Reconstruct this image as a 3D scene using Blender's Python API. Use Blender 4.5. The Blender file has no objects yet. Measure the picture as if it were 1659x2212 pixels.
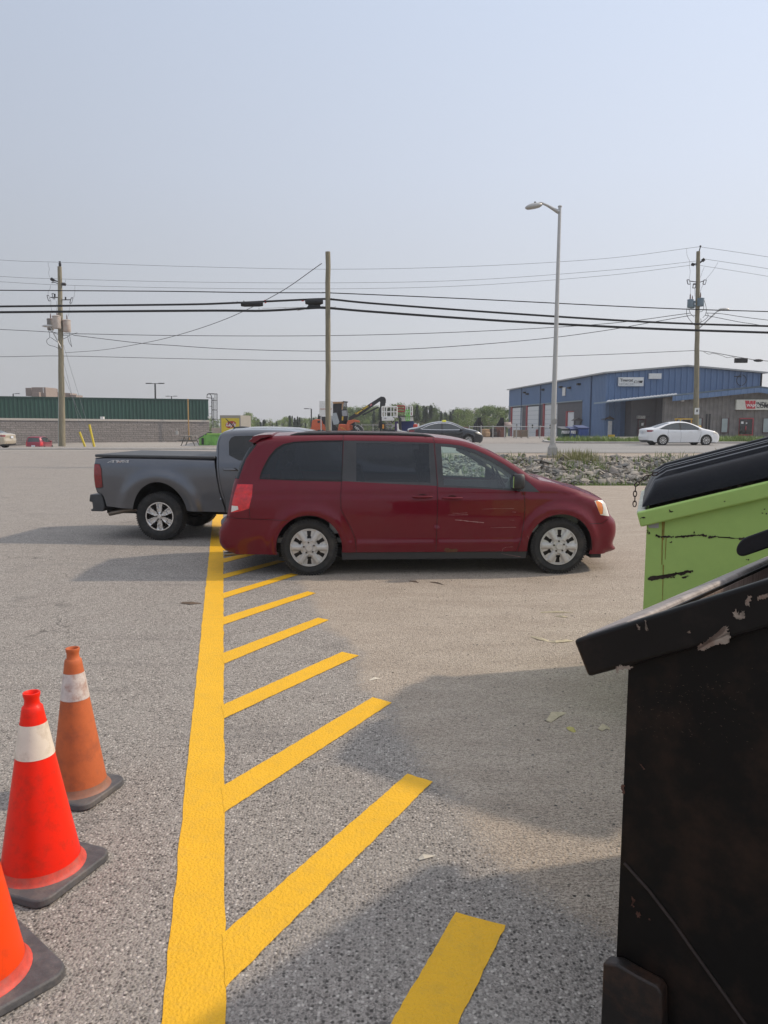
import bpy, bmesh, math, random
import numpy as np
from mathutils import Vector, Matrix
from mathutils.geometry import delaunay_2d_cdt
random.seed(7); RN = np.random.default_rng(7)
R = math.radians
sc = bpy.context.scene
col = sc.collection
# ---------------------------------------------------------------- camera, sky, sun, exposure
H = 1.89; F = 1600.0; CX = 829.5; CY = 1106.0
PITCH = math.atan((CY-911)/F); CP, SP = math.cos(PITCH), math.sin(PITCH)
cd = bpy.data.cameras.new('camera'); cam = bpy.data.objects.new('camera', cd); col.objects.link(cam)
cd.sensor_fit = 'VERTICAL'; cd.sensor_height = 36.0; cd.lens = 36.0*F/2212.0
cd.clip_start = 0.05; cd.clip_end = 4000
cam.location = (0, 0, H); cam.rotation_euler = (R(90)-PITCH, 0, 0); sc.camera = cam
SUN_EL, SUN_AZ = R(38.0), R(13.5)          # azimuth measured from +X towards +Y
SD = Vector((math.cos(SUN_EL)*math.cos(SUN_AZ), math.cos(SUN_EL)*math.sin(SUN_AZ), math.sin(SUN_EL)))
w = bpy.data.worlds.new('World'); sc.world = w; w.use_nodes = True
nt = w.node_tree; nt.nodes.clear()
wo = nt.nodes.new('ShaderNodeOutputWorld'); bg = nt.nodes.new('ShaderNodeBackground')
sky = nt.nodes.new('ShaderNodeTexSky'); sky.sky_type = 'NISHITA'; sky.sun_disc = False
sky.sun_elevation = SUN_EL; sky.sun_rotation = math.pi/2 - SUN_AZ
sky.air_density = 1.2; sky.dust_density = 4.0; sky.ozone_density = 1.5; sky.altitude = 200
tc = nt.nodes.new('ShaderNodeTexCoord'); sx = nt.nodes.new('ShaderNodeSeparateXYZ')
nt.links.new(tc.outputs['Generated'], sx.inputs[0])
ramp = nt.nodes.new('ShaderNodeValToRGB'); nt.links.new(sx.outputs['Z'], ramp.inputs[0])
er = ramp.color_ramp
er.elements[0].position = 0.0; er.elements[0].color = (4.7, 4.75, 4.95, 1)
er.elements[1].position = 1.0; er.elements[1].color = (6.3, 6.4, 6.8, 1)
for p, c in ((0.12, (4.8, 4.95, 5.3)), (0.3, (4.65, 5.05, 5.85)), (0.47, (4.35, 4.9, 5.95)), (0.7, (5.9, 6.2, 6.9))):
    e = er.elements.new(p); e.color = (*c, 1)
# thin smoke is brighter on the sun's side
mx = nt.nodes.new('ShaderNodeVectorMath'); mx.operation = 'DOT_PRODUCT'
nt.links.new(tc.outputs['Generated'], mx.inputs[0]); mx.inputs[1].default_value = SD
mr = nt.nodes.new('ShaderNodeMapRange'); nt.links.new(mx.outputs['Value'], mr.inputs[0])
mr.inputs[1].default_value = -0.1; mr.inputs[2].default_value = 0.9; mr.inputs[3].default_value = 0.86; mr.inputs[4].default_value = 1.42
mu = nt.nodes.new('ShaderNodeVectorMath'); mu.operation = 'SCALE'
nt.links.new(ramp.outputs[0], mu.inputs[0]); nt.links.new(mr.outputs[0], mu.inputs['Scale'])
mixs = nt.nodes.new('ShaderNodeMix'); mixs.data_type = 'RGBA'; mixs.inputs[0].default_value = 0.9
nt.links.new(sky.outputs[0], mixs.inputs[6]); nt.links.new(mu.outputs[0], mixs.inputs[7])
nt.links.new(mixs.outputs[2], bg.inputs[0]); bg.inputs[1].default_value = 0.1
nt.links.new(bg.outputs[0], wo.inputs[0])
ld = bpy.data.lights.new('sun', 'SUN'); ld.energy = 2.15; ld.angle = R(1.8); ld.color = (1.0, 0.84, 0.66)
sun = bpy.data.objects.new('sun', ld); col.objects.link(sun)
sun.rotation_euler = (-SD).to_track_quat('-Z', 'Y').to_euler()
sc.view_settings.view_transform = 'Standard'; sc.view_settings.look = 'None'
sc.view_settings.exposure = 0.32; sc.view_settings.gamma = 1.0
try: sc.cycles.max_bounces = 8; sc.cycles.transparent_max_bounces = 16
except Exception: pass
# ---------------------------------------------------------------- photo rays
def ray(px, py):
    u = (px-CX)/F; v = (CY-py)/F
    return np.array((u, CP+v*SP, -SP+v*CP))
def PG(px, py, z=0.0):
    d = ray(px, py); t = (z-H)/d[2]; return Vector((d[0]*t, d[1]*t, z))
def PD(px, py, Y):
    d = ray(px, py); t = Y/d[1]; return Vector((d[0]*t, Y, H+d[2]*t))
class Frame:
    """upright local frame: x forward along heading, y to its left"""
    def __init__(s, o, a): s.o = Vector(o); s.a = a; s.c, s.s = math.cos(a), math.sin(a)
    def loc(s, px, py, y=0.0):
        d = ray(px, py); n = (-s.s, s.c)
        den = d[0]*n[0]+d[1]*n[1]; t = (s.o.x*n[0]+s.o.y*n[1]+y)/den
        X, Y, Z = d[0]*t, d[1]*t, H+d[2]*t
        return ((X-s.o.x)*s.c+(Y-s.o.y)*s.s, Z-s.o.z)
# ---------------------------------------------------------------- materials
MATS = {}
def nd(t, k, **kw):
    n = t.nodes.new(k)
    for a, b in kw.items(): setattr(n, a, b)
    return n
def mat(name, c, rough=0.6, metal=0.0, coat=0.0, var=0.12, scale=6.0, bump=0.0, bscale=60.0, spec=0.5, dirt=None, dscale=3.0, damt=0.5, coatr=0.05, stretch=None):
    if name in MATS: return MATS[name]
    m = bpy.data.materials.new(name); m.use_nodes = True; t = m.node_tree
    b = t.nodes['Principled BSDF']; b.inputs['Roughness'].default_value = rough
    b.inputs['Metallic'].default_value = metal; b.inputs['Coat Weight'].default_value = coat
    b.inputs['Coat Roughness'].default_value = coatr; b.inputs['Specular IOR Level'].default_value = spec
    tcn = nd(t, 'ShaderNodeTexCoord'); src = tcn.outputs['Object']
    if stretch:
        mp = nd(t, 'ShaderNodeMapping'); mp.inputs['Scale'].default_value = stretch
        t.links.new(src, mp.inputs[0]); src = mp.outputs[0]
    no = nd(t, 'ShaderNodeTexNoise'); no.inputs['Scale'].default_value = scale; no.inputs['Detail'].default_value = 6
    no.inputs['Roughness'].default_value = 0.65
    t.links.new(src, no.inputs['Vector'])
    cr = nd(t, 'ShaderNodeValToRGB'); t.links.new(no.outputs[0], cr.inputs[0])
    e = cr.color_ramp.elements
    e[0].position = 0.3; e[1].position = 0.7
    e[0].color = (c[0]*(1-var), c[1]*(1-var), c[2]*(1-var), 1); e[1].color = (min(1, c[0]*(1+var)), min(1, c[1]*(1+var)), min(1, c[2]*(1+var)), 1)
    out = cr.outputs[0]
    if dirt:
        n2 = nd(t, 'ShaderNodeTexNoise'); n2.inputs['Scale'].default_value = dscale; n2.inputs['Detail'].default_value = 9
        n2.inputs['Roughness'].default_value = 0.7; t.links.new(src, n2.inputs['Vector'])
        r2 = nd(t, 'ShaderNodeMapRange'); t.links.new(n2.outputs[0], r2.inputs[0])
        r2.inputs[1].default_value = 0.48; r2.inputs[2].default_value = 0.68; r2.inputs[4].default_value = damt
        mm = nd(t, 'ShaderNodeMix', data_type='RGBA'); t.links.new(r2.outputs[0], mm.inputs[0])
        t.links.new(out, mm.inputs[6]); mm.inputs[7].default_value = (*dirt, 1); out = mm.outputs[2]
    t.links.new(out, b.inputs['Base Color'])
    if bump:
        n3 = nd(t, 'ShaderNodeTexNoise'); n3.inputs['Scale'].default_value = bscale; n3.inputs['Detail'].default_value = 4
        t.links.new(src, n3.inputs['Vector'])
        bp = nd(t, 'ShaderNodeBump'); bp.inputs['Strength'].default_value = bump; bp.inputs['Distance'].default_value = 0.01
        t.links.new(n3.outputs[0], bp.inputs['Height']); t.links.new(bp.outputs[0], b.inputs['Normal'])
    MATS[name] = m; return m
def glass(name, tint, refl=0.08, alpha=0.2):
    if name in MATS: return MATS[name]
    m = bpy.data.materials.new(name); m.use_nodes = True; t = m.node_tree; t.nodes.remove(t.nodes['Principled BSDF'])
    o = t.nodes['Material Output']
    tr = nd(t, 'ShaderNodeBsdfTransparent'); tr.inputs[0].default_value = (*tint, 1)
    gl = nd(t, 'ShaderNodeBsdfGlossy'); gl.inputs['Roughness'].default_value = 0.02
    fr = nd(t, 'ShaderNodeFresnel'); fr.inputs[0].default_value = 1.5
    ad = nd(t, 'ShaderNodeMath', operation='ADD'); ad.inputs[1].default_value = refl; t.links.new(fr.outputs[0], ad.inputs[0])
    mx = nd(t, 'ShaderNodeMixShader'); t.links.new(ad.outputs[0], mx.inputs[0]); t.links.new(tr.outputs[0], mx.inputs[1]); t.links.new(gl.outputs[0], mx.inputs[2])
    t.links.new(mx.outputs[0], o.inputs[0]); MATS[name] = m; return m
def emis(name, c, s):
    if name in MATS: return MATS[name]
    m = mat(name, c, 0.3); b = m.node_tree.nodes['Principled BSDF']
    b.inputs['Emission Color'].default_value = (*c, 1); b.inputs['Emission Strength'].default_value = s; return m
# ---------------------------------------------------------------- mesh builder
class MB:
    def __init__(s): s.v = []; s.f = []
    def add(s, vs, fs):
        n = len(s.v); s.v += [tuple(p) for p in vs]; s.f += [tuple(i+n for i in f) for f in fs]; return s
    def box(s, c, d, rz=0.0, M=None):
        x, y, z = d[0]/2, d[1]/2, d[2]/2; vs = [Vector((i*x, j*y, k*z)) for i in (-1, 1) for j in (-1, 1) for k in (-1, 1)]
        Rm = Matrix.Rotation(rz, 3, 'Z') if M is None else M
        vs = [Rm @ p + Vector(c) for p in vs]
        return s.add(vs, [(0,1,3,2),(4,6,7,5),(0,4,5,1),(2,3,7,6),(0,2,6,4),(1,5,7,3)])
    def bar(s, a, b, wd, ht, up=(0,0,1)):
        a = Vector(a); b = Vector(b); d = b-a; L = d.length; d.normalize(); u = Vector(up)
        sd = d.cross(u)
        if sd.length < 1e-4: sd = d.cross(Vector((1,0,0)))
        sd.normalize(); u = sd.cross(d)
        M = Matrix((d, sd, u)).transposed()
        return s.box((a+b)/2, (L, wd, ht), M=M)
    def tube(s, pts, r, n=8, cap=True):
        pts = [Vector(p) for p in pts]; rs = r if isinstance(r, (list, tuple)) else [r]*len(pts)
        base = len(s.v); up = Vector((0, 0, 1))
        d0 = (pts[1]-pts[0]).normalized()
        sd = d0.cross(up)
        if sd.length < 1e-3: sd = Vector((1, 0, 0))
        sd.normalize(); vs = []
        for i, p in enumerate(pts):
            d = (pts[min(i+1, len(pts)-1)]-pts[max(i-1, 0)]).normalized()
            sd = (sd - d*sd.dot(d)).normalized(); u = sd.cross(d)
            for k in range(n):
                a = 2*math.pi*k/n; vs.append(p+(sd*math.cos(a)+u*math.sin(a))*rs[i])
        fs = []
        for i in range(len(pts)-1):
            for k in range(n):
                k2 = (k+1) % n; fs.append((i*n+k, i*n+k2, (i+1)*n+k2, (i+1)*n+k))
        if cap: fs.append(tuple(range(n-1, -1, -1))); fs.append(tuple((len(pts)-1)*n+k for k in range(n)))
        return s.add(vs, fs)
    def lathe(s, prof, n=32, axis='Z', c=(0,0,0), full=True):
        vs = []; c = Vector(c)
        for r, h in prof:
            for k in range(n):
                a = 2*math.pi*k/n
                q = (r*math.cos(a), r*math.sin(a), h)
                if axis == 'Y': q = (r*math.cos(a), h, r*math.sin(a))
                if axis == 'X': q = (h, r*math.cos(a), r*math.sin(a))
                vs.append(Vector(q)+c)
        fs = []
        for i in range(len(prof)-1):
            for k in range(n):
                k2 = (k+1) % n; fs.append((i*n+k, i*n+k2, (i+1)*n+k2, (i+1)*n+k))
        return s.add(vs, fs)
    def prism(s, poly, fn0, fn1):
        """poly 2D; fn0/fn1 map (a,b) to 3D for the two faces"""
        n = len(poly); vs = [fn0(*p) for p in poly]+[fn1(*p) for p in poly]
        fs = [tuple(range(n)), tuple(range(2*n-1, n-1, -1))]+[(i, i+n, (i+1) % n+n, (i+1) % n) for i in range(n)]
        return s.add(vs, fs)
    def sphere(s, c, r, n=12, m=8):
        r = (r, r, r) if not isinstance(r, (tuple, list)) else r; vs = []; fs = []
        for i in range(m+1):
            p = math.pi*i/m
            for k in range(n):
                a = 2*math.pi*k/n; vs.append((c[0]+r[0]*math.sin(p)*math.cos(a), c[1]+r[1]*math.sin(p)*math.sin(a), c[2]+r[2]*math.cos(p)))
        for i in range(m):
            for k in range(n):
                k2 = (k+1) % n; fs.append((i*n+k, (i+1)*n+k, (i+1)*n+k2, i*n+k2))
        return s.add(vs, fs)
    def build(s, name, m, parent=None, smooth=40, bevel=0.0, merge=True, org=None, seg=2, nofix=False):
        me = bpy.data.meshes.new(name)
        if org is not None: s.v = [(p[0]-org[0], p[1]-org[1], p[2]-org[2]) for p in s.v]
        me.from_pydata(s.v, [], s.f); 
        if m: me.materials.append(m)
        if merge and not nofix:
            bm = bmesh.new(); bm.from_mesh(me); bmesh.ops.remove_doubles(bm, verts=bm.verts, dist=2e-4)
            bmesh.ops.recalc_face_normals(bm, faces=bm.faces); bm.to_mesh(me); bm.free()
        me.update()
        if smooth: me.shade_smooth(); me.set_sharp_from_angle(angle=R(smooth))
        o = bpy.data.objects.new(name, me); col.objects.link(o)
        if parent: o.parent = parent
        if bevel:
            b = o.modifiers.new('b', 'BEVEL'); b.width = bevel; b.segments = seg; b.limit_method = 'ANGLE'; b.angle_limit = R(35)
        return o
def split_loose(o, mod=True):
    me = o.data; n = len(me.vertices); par = list(range(n))
    def f(i):
        while par[i] != i: par[i] = par[par[i]]; i = par[i]
        return i
    for e in me.edges:
        a, b = f(e.vertices[0]), f(e.vertices[1])
        if a != b: par[a] = b
    gr = {}
    for p in me.polygons: gr.setdefault(f(p.vertices[0]), []).append(p.index)
    if len(gr) < 2: return [o]
    out = [o]; keep = list(gr.values()); src = me
    for ids in keep[1:]:
        ids = set(ids); m2 = src.copy(); bm = bmesh.new(); bm.from_mesh(m2); bm.faces.ensure_lookup_table(); bmesh.ops.delete(bm, geom=[q for q in bm.faces if q.index not in ids], context='FACES'); bm.to_mesh(m2); bm.free()
        c = o.copy(); c.data = m2; col.objects.link(c); out.append(c)
    ids = set(keep[0]); m2 = src.copy(); bm = bmesh.new(); bm.from_mesh(m2); bmesh.ops.delete(bm, geom=[q for q in bm.faces if q.index not in ids], context='FACES'); bm.to_mesh(m2); bm.free(); o.data = m2
    return out
def empty(name, loc=(0,0,0), rz=0.0, parent=None):
    o = bpy.data.objects.new(name, None); o.empty_display_size = 0.1; col.objects.link(o); o.location = loc; o.rotation_euler = (0,0,rz)
    if parent: o.parent = parent
    return o
def tag(o, label=None, cat=None, group=None, kind=None):
    if label: o['label'] = label
    if cat: o['category'] = cat
    if group: o['group'] = group
    if kind: o['kind'] = kind
    return o
def thing(name, label, cat, loc=(0,0,0), rz=0.0, group=None): return tag(empty(name, loc, rz), label, cat, group)
KIDS = {}
def copy_tree(o, parent=None):
    c = o.copy(); col.objects.link(c); c.parent = parent
    for ch in [q for q in bpy.data.objects if q.parent == o]: copy_tree(ch, c)
    return c
def text(s, size, M, m, parent, name='lettering', ext=0.004, shear=0.0, sx=1.0, align='LEFT', bold=0.0):
    cu = bpy.data.curves.new('t', 'FONT'); cu.body = s; cu.size = size; cu.extrude = ext; cu.shear = shear; cu.align_x = align; cu.offset = bold
    cu.resolution_u = 3
    o = bpy.data.objects.new('t', cu); col.objects.link(o); bpy.context.view_layer.update()
    dg = bpy.context.evaluated_depsgraph_get(); me = bpy.data.meshes.new_from_object(o.evaluated_get(dg))
    bpy.data.objects.remove(o); me.name = name
    me.transform(M @ Matrix.Diagonal((sx, 1, 1, 1)))
    me.materials.clear(); me.materials.append(m)
    q = bpy.data.objects.new(name, me); col.objects.link(q); q.parent = parent; return q
FACE = Matrix.Rotation(R(90), 4, 'X')       # text that faces -Y
def sstep(a, b, x):
    t = np.clip((x-a)/(b-a), 0, 1); return t*t*(3-2*t)
# ---------------------------------------------------------------- terrain
def hgt(X, Y):
    X = np.asarray(X, float); Y = np.asarray(Y, float)
    r = np.interp(Y, [0, 22.2, 23.6, 24.2, 30.2, 31.2, 75, 300, 3000], [0, 0, -.22, -.22, .38, .44, .42, 1.89-.0195*300, -5])
    l = np.interp(Y, [0, 57, 66, 73, 80, 300, 3000], [0, 0, -.95, -.95, 1.89-.028*80, -4.0, -5])
    t = sstep(-9, 3, X)
    return l*(1-t)+r*t
def hz(x, y): return float(hgt(x, y))
# ---------------------------------------------------------------- vehicle shells
def resamp(pts, step, closed=False):
    out = []; P = list(pts)+([pts[0]] if closed else [])
    for a, b in zip(P[:-1], P[1:]):
        n = max(1, int(math.ceil(math.hypot(b[0]-a[0], b[1]-a[1])/step)))
        for i in range(n): out.append((a[0]+(b[0]-a[0])*i/n, a[1]+(b[1]-a[1])*i/n))
    if not closed: out.append(P[-1])
    return out
def smooth_poly(pts, it=2, closed=False, keep=()):
    """Chaikin corner cutting"""
    for _ in range(it):
        q = []; P = list(pts)
        rng = range(len(P)) if closed else range(len(P)-1)
        if not closed: q.append(P[0])
        for i in rng:
            a = P[i]; b = P[(i+1) % len(P)]
            q += [(a[0]*.75+b[0]*.25, a[1]*.75+b[1]*.25), (a[0]*.25+b[0]*.75, a[1]*.25+b[1]*.75)]
        if not closed: q.append(P[-1])
        pts = q
    return pts
def pip(poly, x, y):
    x = np.asarray(x); y = np.asarray(y); c = np.zeros(x.shape, bool); n = len(poly)
    for i in range(n):
        x1, y1 = poly[i]; x2, y2 = poly[(i+1) % n]
        if y1 == y2: continue
        m = ((y1 > y) != (y2 > y)) & (x < (x2-x1)*(y-y1)/(y2-y1)+x1); c ^= m
    return c
def segd(poly, x, y, closed=False):
    x = np.asarray(x, float); y = np.asarray(y, float); d = np.full(x.shape, 1e9); n = len(poly)
    for i in range(n if closed else n-1):
        ax, ay = poly[i]; bx, by = poly[(i+1) % n]; vx, vy = bx-ax, by-ay; L = vx*vx+vy*vy
        if L < 1e-12: continue
        t = np.clip(((x-ax)*vx+(y-ay)*vy)/L, 0, 1); d = np.minimum(d, np.hypot(x-ax-t*vx, y-ay-t*vy))
    return d
def table(pts, sig=4):
    xs = np.arange(-1.0, 7.0, 0.01); ys = np.interp(xs, [p[0] for p in pts], [p[1] for p in pts])
    k = np.exp(-0.5*(np.arange(-3*sig, 3*sig+1)/sig)**2); k /= k.sum()
    ys = np.convolve(np.pad(ys, 3*sig, mode='edge'), k, 'valid')
    return lambda v: np.interp(v, xs, ys)
def tablex(pts, sig=5):
    f = table([(p[0]+3, p[1]) for p in pts], sig); return lambda v: f(np.asarray(v)+3)
def arc(cx, cz, r, a0, a1, n=28, rz=None):
    rz = rz or r
    return [(cx+r*math.cos(R(a0+(a1-a0)*i/n)), cz+rz*math.sin(R(a0+(a1-a0)*i/n))) for i in range(n+1)]
class Body:
    def __init__(s, top, bottom, wz, tx, Rf=0.09, flares=(), crown=0.04, step=0.05, feats=None, Rx=None):
        s.top = resamp(top, 0.035); s.bot = resamp(bottom, 0.035)
        s.out = s.top+s.bot[1:-1]; s.wz = wz; s.tx = tx; s.R = Rf; s.fl = flares; s.crown = crown; s.step = step; s.feats = feats; s.Rx = Rx
    def W(s, x, z):
        x = np.asarray(x, float); z = np.asarray(z, float)
        w = s.wz(z)*s.tx(x)
        for cx, cz, ra, wd, am in s.fl:
            r = np.hypot(x-cx, z-cz); w = w+am*np.exp(-((r-ra)/wd)**2)*sstep(cz-.35, cz+.05, z)
        if s.feats: w = w+s.feats(x, z)
        d = segd(s.top, x, z); Rr = s.Rx(x, z) if s.Rx else s.R
        e = np.clip(Rr-d, 0, None); w = w-(Rr-np.sqrt(Rr*Rr-(0.97*e)**2))
        return w
    def build(s, root, regions, gaps, tagf, keys, gw=0.0035, N=18, sides=(-1, 1)):
        segs = []; V = []; E = []
        def addl(pts, closed):
            n = len(V); V.extend(pts)
            for i in range(len(pts)-1): E.append((n+i, n+i+1))
            if closed: E.append((n+len(pts)-1, n))
        addl(s.out, True)
        cons = [(s.out, True)]
        for rg in regions:
            p = resamp(rg['poly'], 0.045, True); addl(p, True); cons.append((p, True))
        gl = []
        for g in gaps:
            p = resamp(g, 0.045); gl.append(p); lo = []; hi = []
            for i in range(len(p)):
                a = p[max(0, i-1)]; b = p[min(len(p)-1, i+1)]; dx, dz = b[0]-a[0], b[1]-a[1]; L = math.hypot(dx, dz)
                nx, nz = -dz/L*gw, dx/L*gw; lo.append((p[i][0]+nx, p[i][1]+nz)); hi.append((p[i][0]-nx, p[i][1]-nz))
            addl(lo, False); addl(hi, False); cons.append((p, False))
        xs = np.array([p[0] for p in s.out]); zs = np.array([p[1] for p in s.out]); st = s.step
        gx, gz = np.meshgrid(np.arange(xs.min(), xs.max(), st), np.arange(zs.min(), zs.max(), st))
        gx = gx+(np.arange(gx.shape[0]) % 2)[:, None]*st/2; gx = gx.ravel(); gz = gz.ravel()
        ok = pip(s.out, gx, gz)
        for p, c in cons: ok &= segd(p, gx, gz, c) > st*0.35
        V += list(zip(gx[ok].tolist(), gz[ok].tolist()))
        T = s.top
        for off in (0.006, 0.018, 0.036, 0.06, 0.085):
            rp = []
            for i in range(len(T)):
                a = T[max(0, i-1)]; b = T[min(len(T)-1, i+1)]; dx, dz = b[0]-a[0], b[1]-a[1]; L = math.hypot(dx, dz) or 1
                rp.append((T[i][0]+dz/L*off, T[i][1]-dx/L*off))
            rx = np.array([p[0] for p in rp]); rz = np.array([p[1] for p in rp])
            ok = pip(s.out, rx, rz) & (segd(T, rx, rz) > off*.9)
            for p, c in cons[1:]: ok &= segd(p, rx, rz, c) > 0.006
            V += list(zip(rx[ok].tolist(), rz[ok].tolist()))
        r = delaunay_2d_cdt([Vector(p) for p in V], E, [], 0, 1e-5)
        P = np.array([(p.x, p.y) for p in r[0]]); T3 = np.array([f[:3] for f in r[2] if len(f) == 3])
        C = P[T3].mean(axis=1); ins = pip(s.out, C[:, 0], C[:, 1]); T3 = T3[ins]; C = C[ins]
        key = np.full(len(T3), -1)
        for i, rg in enumerate(regions):
            m = pip(rg['poly'], C[:, 0], C[:, 1]) & (key < 0); key[m] = i
        nog = {i for i, rg in enumerate(regions) if rg.get('nogap')}
        gm = np.zeros(len(T3), bool)
        for p in gl: gm |= segd(p, C[:, 0], C[:, 1]) < gw*1.02
        for i in nog: gm &= key != i
        key[gm] = -2
        Wv = s.W(P[:, 0], P[:, 1]); e = 0.002
        gxn = (s.W(P[:, 0]+e, P[:, 1])-s.W(P[:, 0]-e, P[:, 1]))/(2*e); gzn = (s.W(P[:, 0], P[:, 1]+e)-s.W(P[:, 0], P[:, 1]-e))/(2*e)
        gxn = np.clip(gxn, -6, 6); gzn = np.clip(gzn, -6, 6)
        res = {}
        def emit(idx, depth, sd):
            u = np.unique(T3[idx]); mp = {int(q): k for k, q in enumerate(u)}
            vs = [(P[q, 0], sd*(Wv[q]-depth), P[q, 1]) for q in u]
            nn = [Vector((-gxn[q], sd*1.0, -gzn[q])).normalized() for q in u]
            fs = [tuple(mp[int(q)] for q in (t if sd < 0 else t[::-1])) for t in T3[idx]]
            return vs, fs, nn
        def link(name, vs, fs, nn, m, parent):
            me = bpy.data.meshes.new(name); me.from_pydata(vs, [], fs); me.materials.append(m); me.update()
            me.shade_smooth()
            if nn: me.normals_split_custom_set_from_vertices(nn)
            o = bpy.data.objects.new(name, me); col.objects.link(o); o.parent = parent; return o
        bv, bf, bn = [], [], []
        def acc(vs, fs, nn):
            n = len(bv); bv.extend(vs); bf.extend([tuple(i+n for i in f) for f in fs]); bn.extend(nn)
        gv, gf, gn = [], [], []
        for sd in sides:
            acc(*emit(np.where(key == -1)[0], 0, sd))
            a, b, c = emit(np.where(key == -2)[0], 0.006, sd); n = len(gv); gv += a; gf += [tuple(i+n for i in f) for f in b]; gn += c
            for i, rg in enumerate(regions):
                idx = np.where(key == i)[0]
                if not len(idx): continue
                a, b, c = emit(idx, rg.get('depth', 0), sd)
                if rg['key'] == 'body': acc(a, b, c); continue
                par = root
                if rg.get('sub'): par = res.get((rg['sub'], sd), root)
                o = link(rg['key'], a, b, c, rg['mat'], par); res[(rg['key'], sd)] = o
                if rg.get('solid'):
                    q = o.modifiers.new('s', 'SOLIDIFY'); q.thickness = rg['solid']; q.offset = -1
        # strip across the car
        Tn = s.top; n = len(Tn); we = s.W(np.array([p[0] for p in Tn]), np.array([p[1] for p in Tn]))
        sv = np.sin(np.linspace(-math.pi/2, math.pi/2, N+1)); vs = []
        for i in range(n):
            a = Tn[max(0, i-1)]; b = Tn[min(n-1, i+1)]; dx, dz = b[0]-a[0], b[1]-a[1]; L = math.hypot(dx, dz)
            cr = s.crown(Tn[i][0], Tn[i][1]) if callable(s.crown) else s.crown
            for q in sv:
                o_ = cr*(1-abs(q)**2.0); vs.append((Tn[i][0]-dz/L*o_, q*we[i], Tn[i][1]+dx/L*o_))
        groups = {}
        for i in range(n-1):
            for k in range(N):
                x = (Tn[i][0]+Tn[i+1][0])/2; z = (Tn[i][1]+Tn[i+1][1])/2; sm = (sv[k]+sv[k+1])/2
                groups.setdefault(tagf(x, z, abs(sm)), []).append((i*(N+1)+k, (i+1)*(N+1)+k, (i+1)*(N+1)+k+1, i*(N+1)+k+1))
        me = bpy.data.meshes.new('tmp'); allf = [f for g in groups.values() for f in g]; me.from_pydata(vs, [], allf); me.update()
        vn = [v.normal.copy() for v in me.vertices]; ce = Vector((xs.mean(), 0, 0.6))
        mid = Vector(vs[(n//2)*(N+1)+N//2]); flip = vn[(n//2)*(N+1)+N//2].z < 0
        if flip: vn = [-q for q in vn]
        bpy.data.meshes.remove(me)
        # match the side normals at the strip's edges
        ex = np.array([p[0] for p in Tn]); ez = np.array([p[1] for p in Tn])
        for g, fs in groups.items():
            if flip: fs = [f[::-1] for f in fs]
            u = sorted({q for f in fs for q in f}); mp = {q: k for k, q in enumerate(u)}
            a = [vs[q] for q in u]; b = [tuple(mp[q] for q in f) for f in fs]; c = [vn[q] for q in u]
            if g == 'body': acc(a, b, c)
            else:
                nm, m = keys[g]; o = link(nm, a, b, c, m, root); res[g] = o
        nm, m = keys['body']; res['body'] = link(nm, bv, bf, bn, m, root)
        if gv: link('panel_gap', gv, gf, gn, MATS['gap_black'], root)
        return res
def wheel_polar(Rr, f, n=96, nr=26):
    """two meshes on a polar grid facing -Y: metal where f gives a height, dark where it gives None"""
    rs = np.linspace(0, Rr, nr); A = MB(); B = MB()
    for i in range(nr-1):
        for k in range(n):
            q = []; hole = False
            rm = (rs[i]+rs[i+1])/2; am = 2*math.pi*(k+.5)/n
            if f(rm, am) is None: hole = True
            for (r, kk) in ((rs[i], k), (rs[i+1], k), (rs[i+1], k+1), (rs[i], k+1)):
                a = 2*math.pi*kk/n; h = f(r, a); 
                if h is None: h = f(r, a, True)
                q.append((r*math.cos(a), -(h if not hole else h-0.03), r*math.sin(a)))
            (B if hole else A).add(q, [(0, 1, 2, 3)])
    return A, B
def tyre_mb(Ro, Ri, wd):
    h = wd/2; m = MB()
    pr = [(Ri, -h*.55), (Ri, -h*.80), (Ri+.012, -h*.88), (Ri+(Ro-Ri)*.35, -h*1.0), (Ri+(Ro-Ri)*.6, -h*1.02), (Ri+(Ro-Ri)*.63, -h*1.0), (Ro-.03, -h*.95), (Ro-.012, -h*.88), (Ro-.003, -h*.76)]
    tr = []
    for y in np.linspace(-.74, .74, 9)*h:
        tr += [(Ro, y-.006), (Ro, y+.006), (Ro-.007, y+.008), (Ro-.007, y+.014)] if abs(y) < h*.7 else [(Ro, y)]
    pr = pr+tr+[(p[0], -p[1]) for p in pr[::-1]]
    m.lathe(pr, 64, 'Y')
    for k in range(64):                      # shoulder blocks
        a = 2*math.pi*k/64
        M = Matrix.Rotation(-a, 3, 'Y')
        for sy in (-1, 1): m.box(M @ Vector((Ro-.013, sy*h*.86, 0)), (.03, .035, .016), M=M)
    return m
def mk_wheel(Ro, Rr, wd, rimf, rimmat, extra=None):
    w_ = empty('wheel'); tyre_mb(Ro, Rr-.004, wd).build('tyre', MATS['rubber'], w_, smooth=35)
    A, B = wheel_polar(Rr, rimf)
    A.v = [(x, y-wd*.36, z) for x, y, z in A.v]; B.v = [(x, y-wd*.36, z) for x, y, z in B.v]
    r = A.build('rim', rimmat, w_, smooth=35)
    if B.v: split_loose(B.build('rim_opening', MATS['hub_dark'], w_, smooth=35))
    m = MB().lathe([(Rr, -wd*.45), (Rr-.02, -wd*.3), (Rr-.03, wd*.3), (.02, wd*.32)], 32, 'Y'); m.build('barrel', MATS['hub_dark'], w_)
    if extra: extra(w_, -wd*.36)
    return w_
mat('rubber', (.022, .022, .022), .75, var=.3, scale=9, bump=.12, bscale=80, dirt=(.12, .1, .08), damt=.35, dscale=5)
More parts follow.
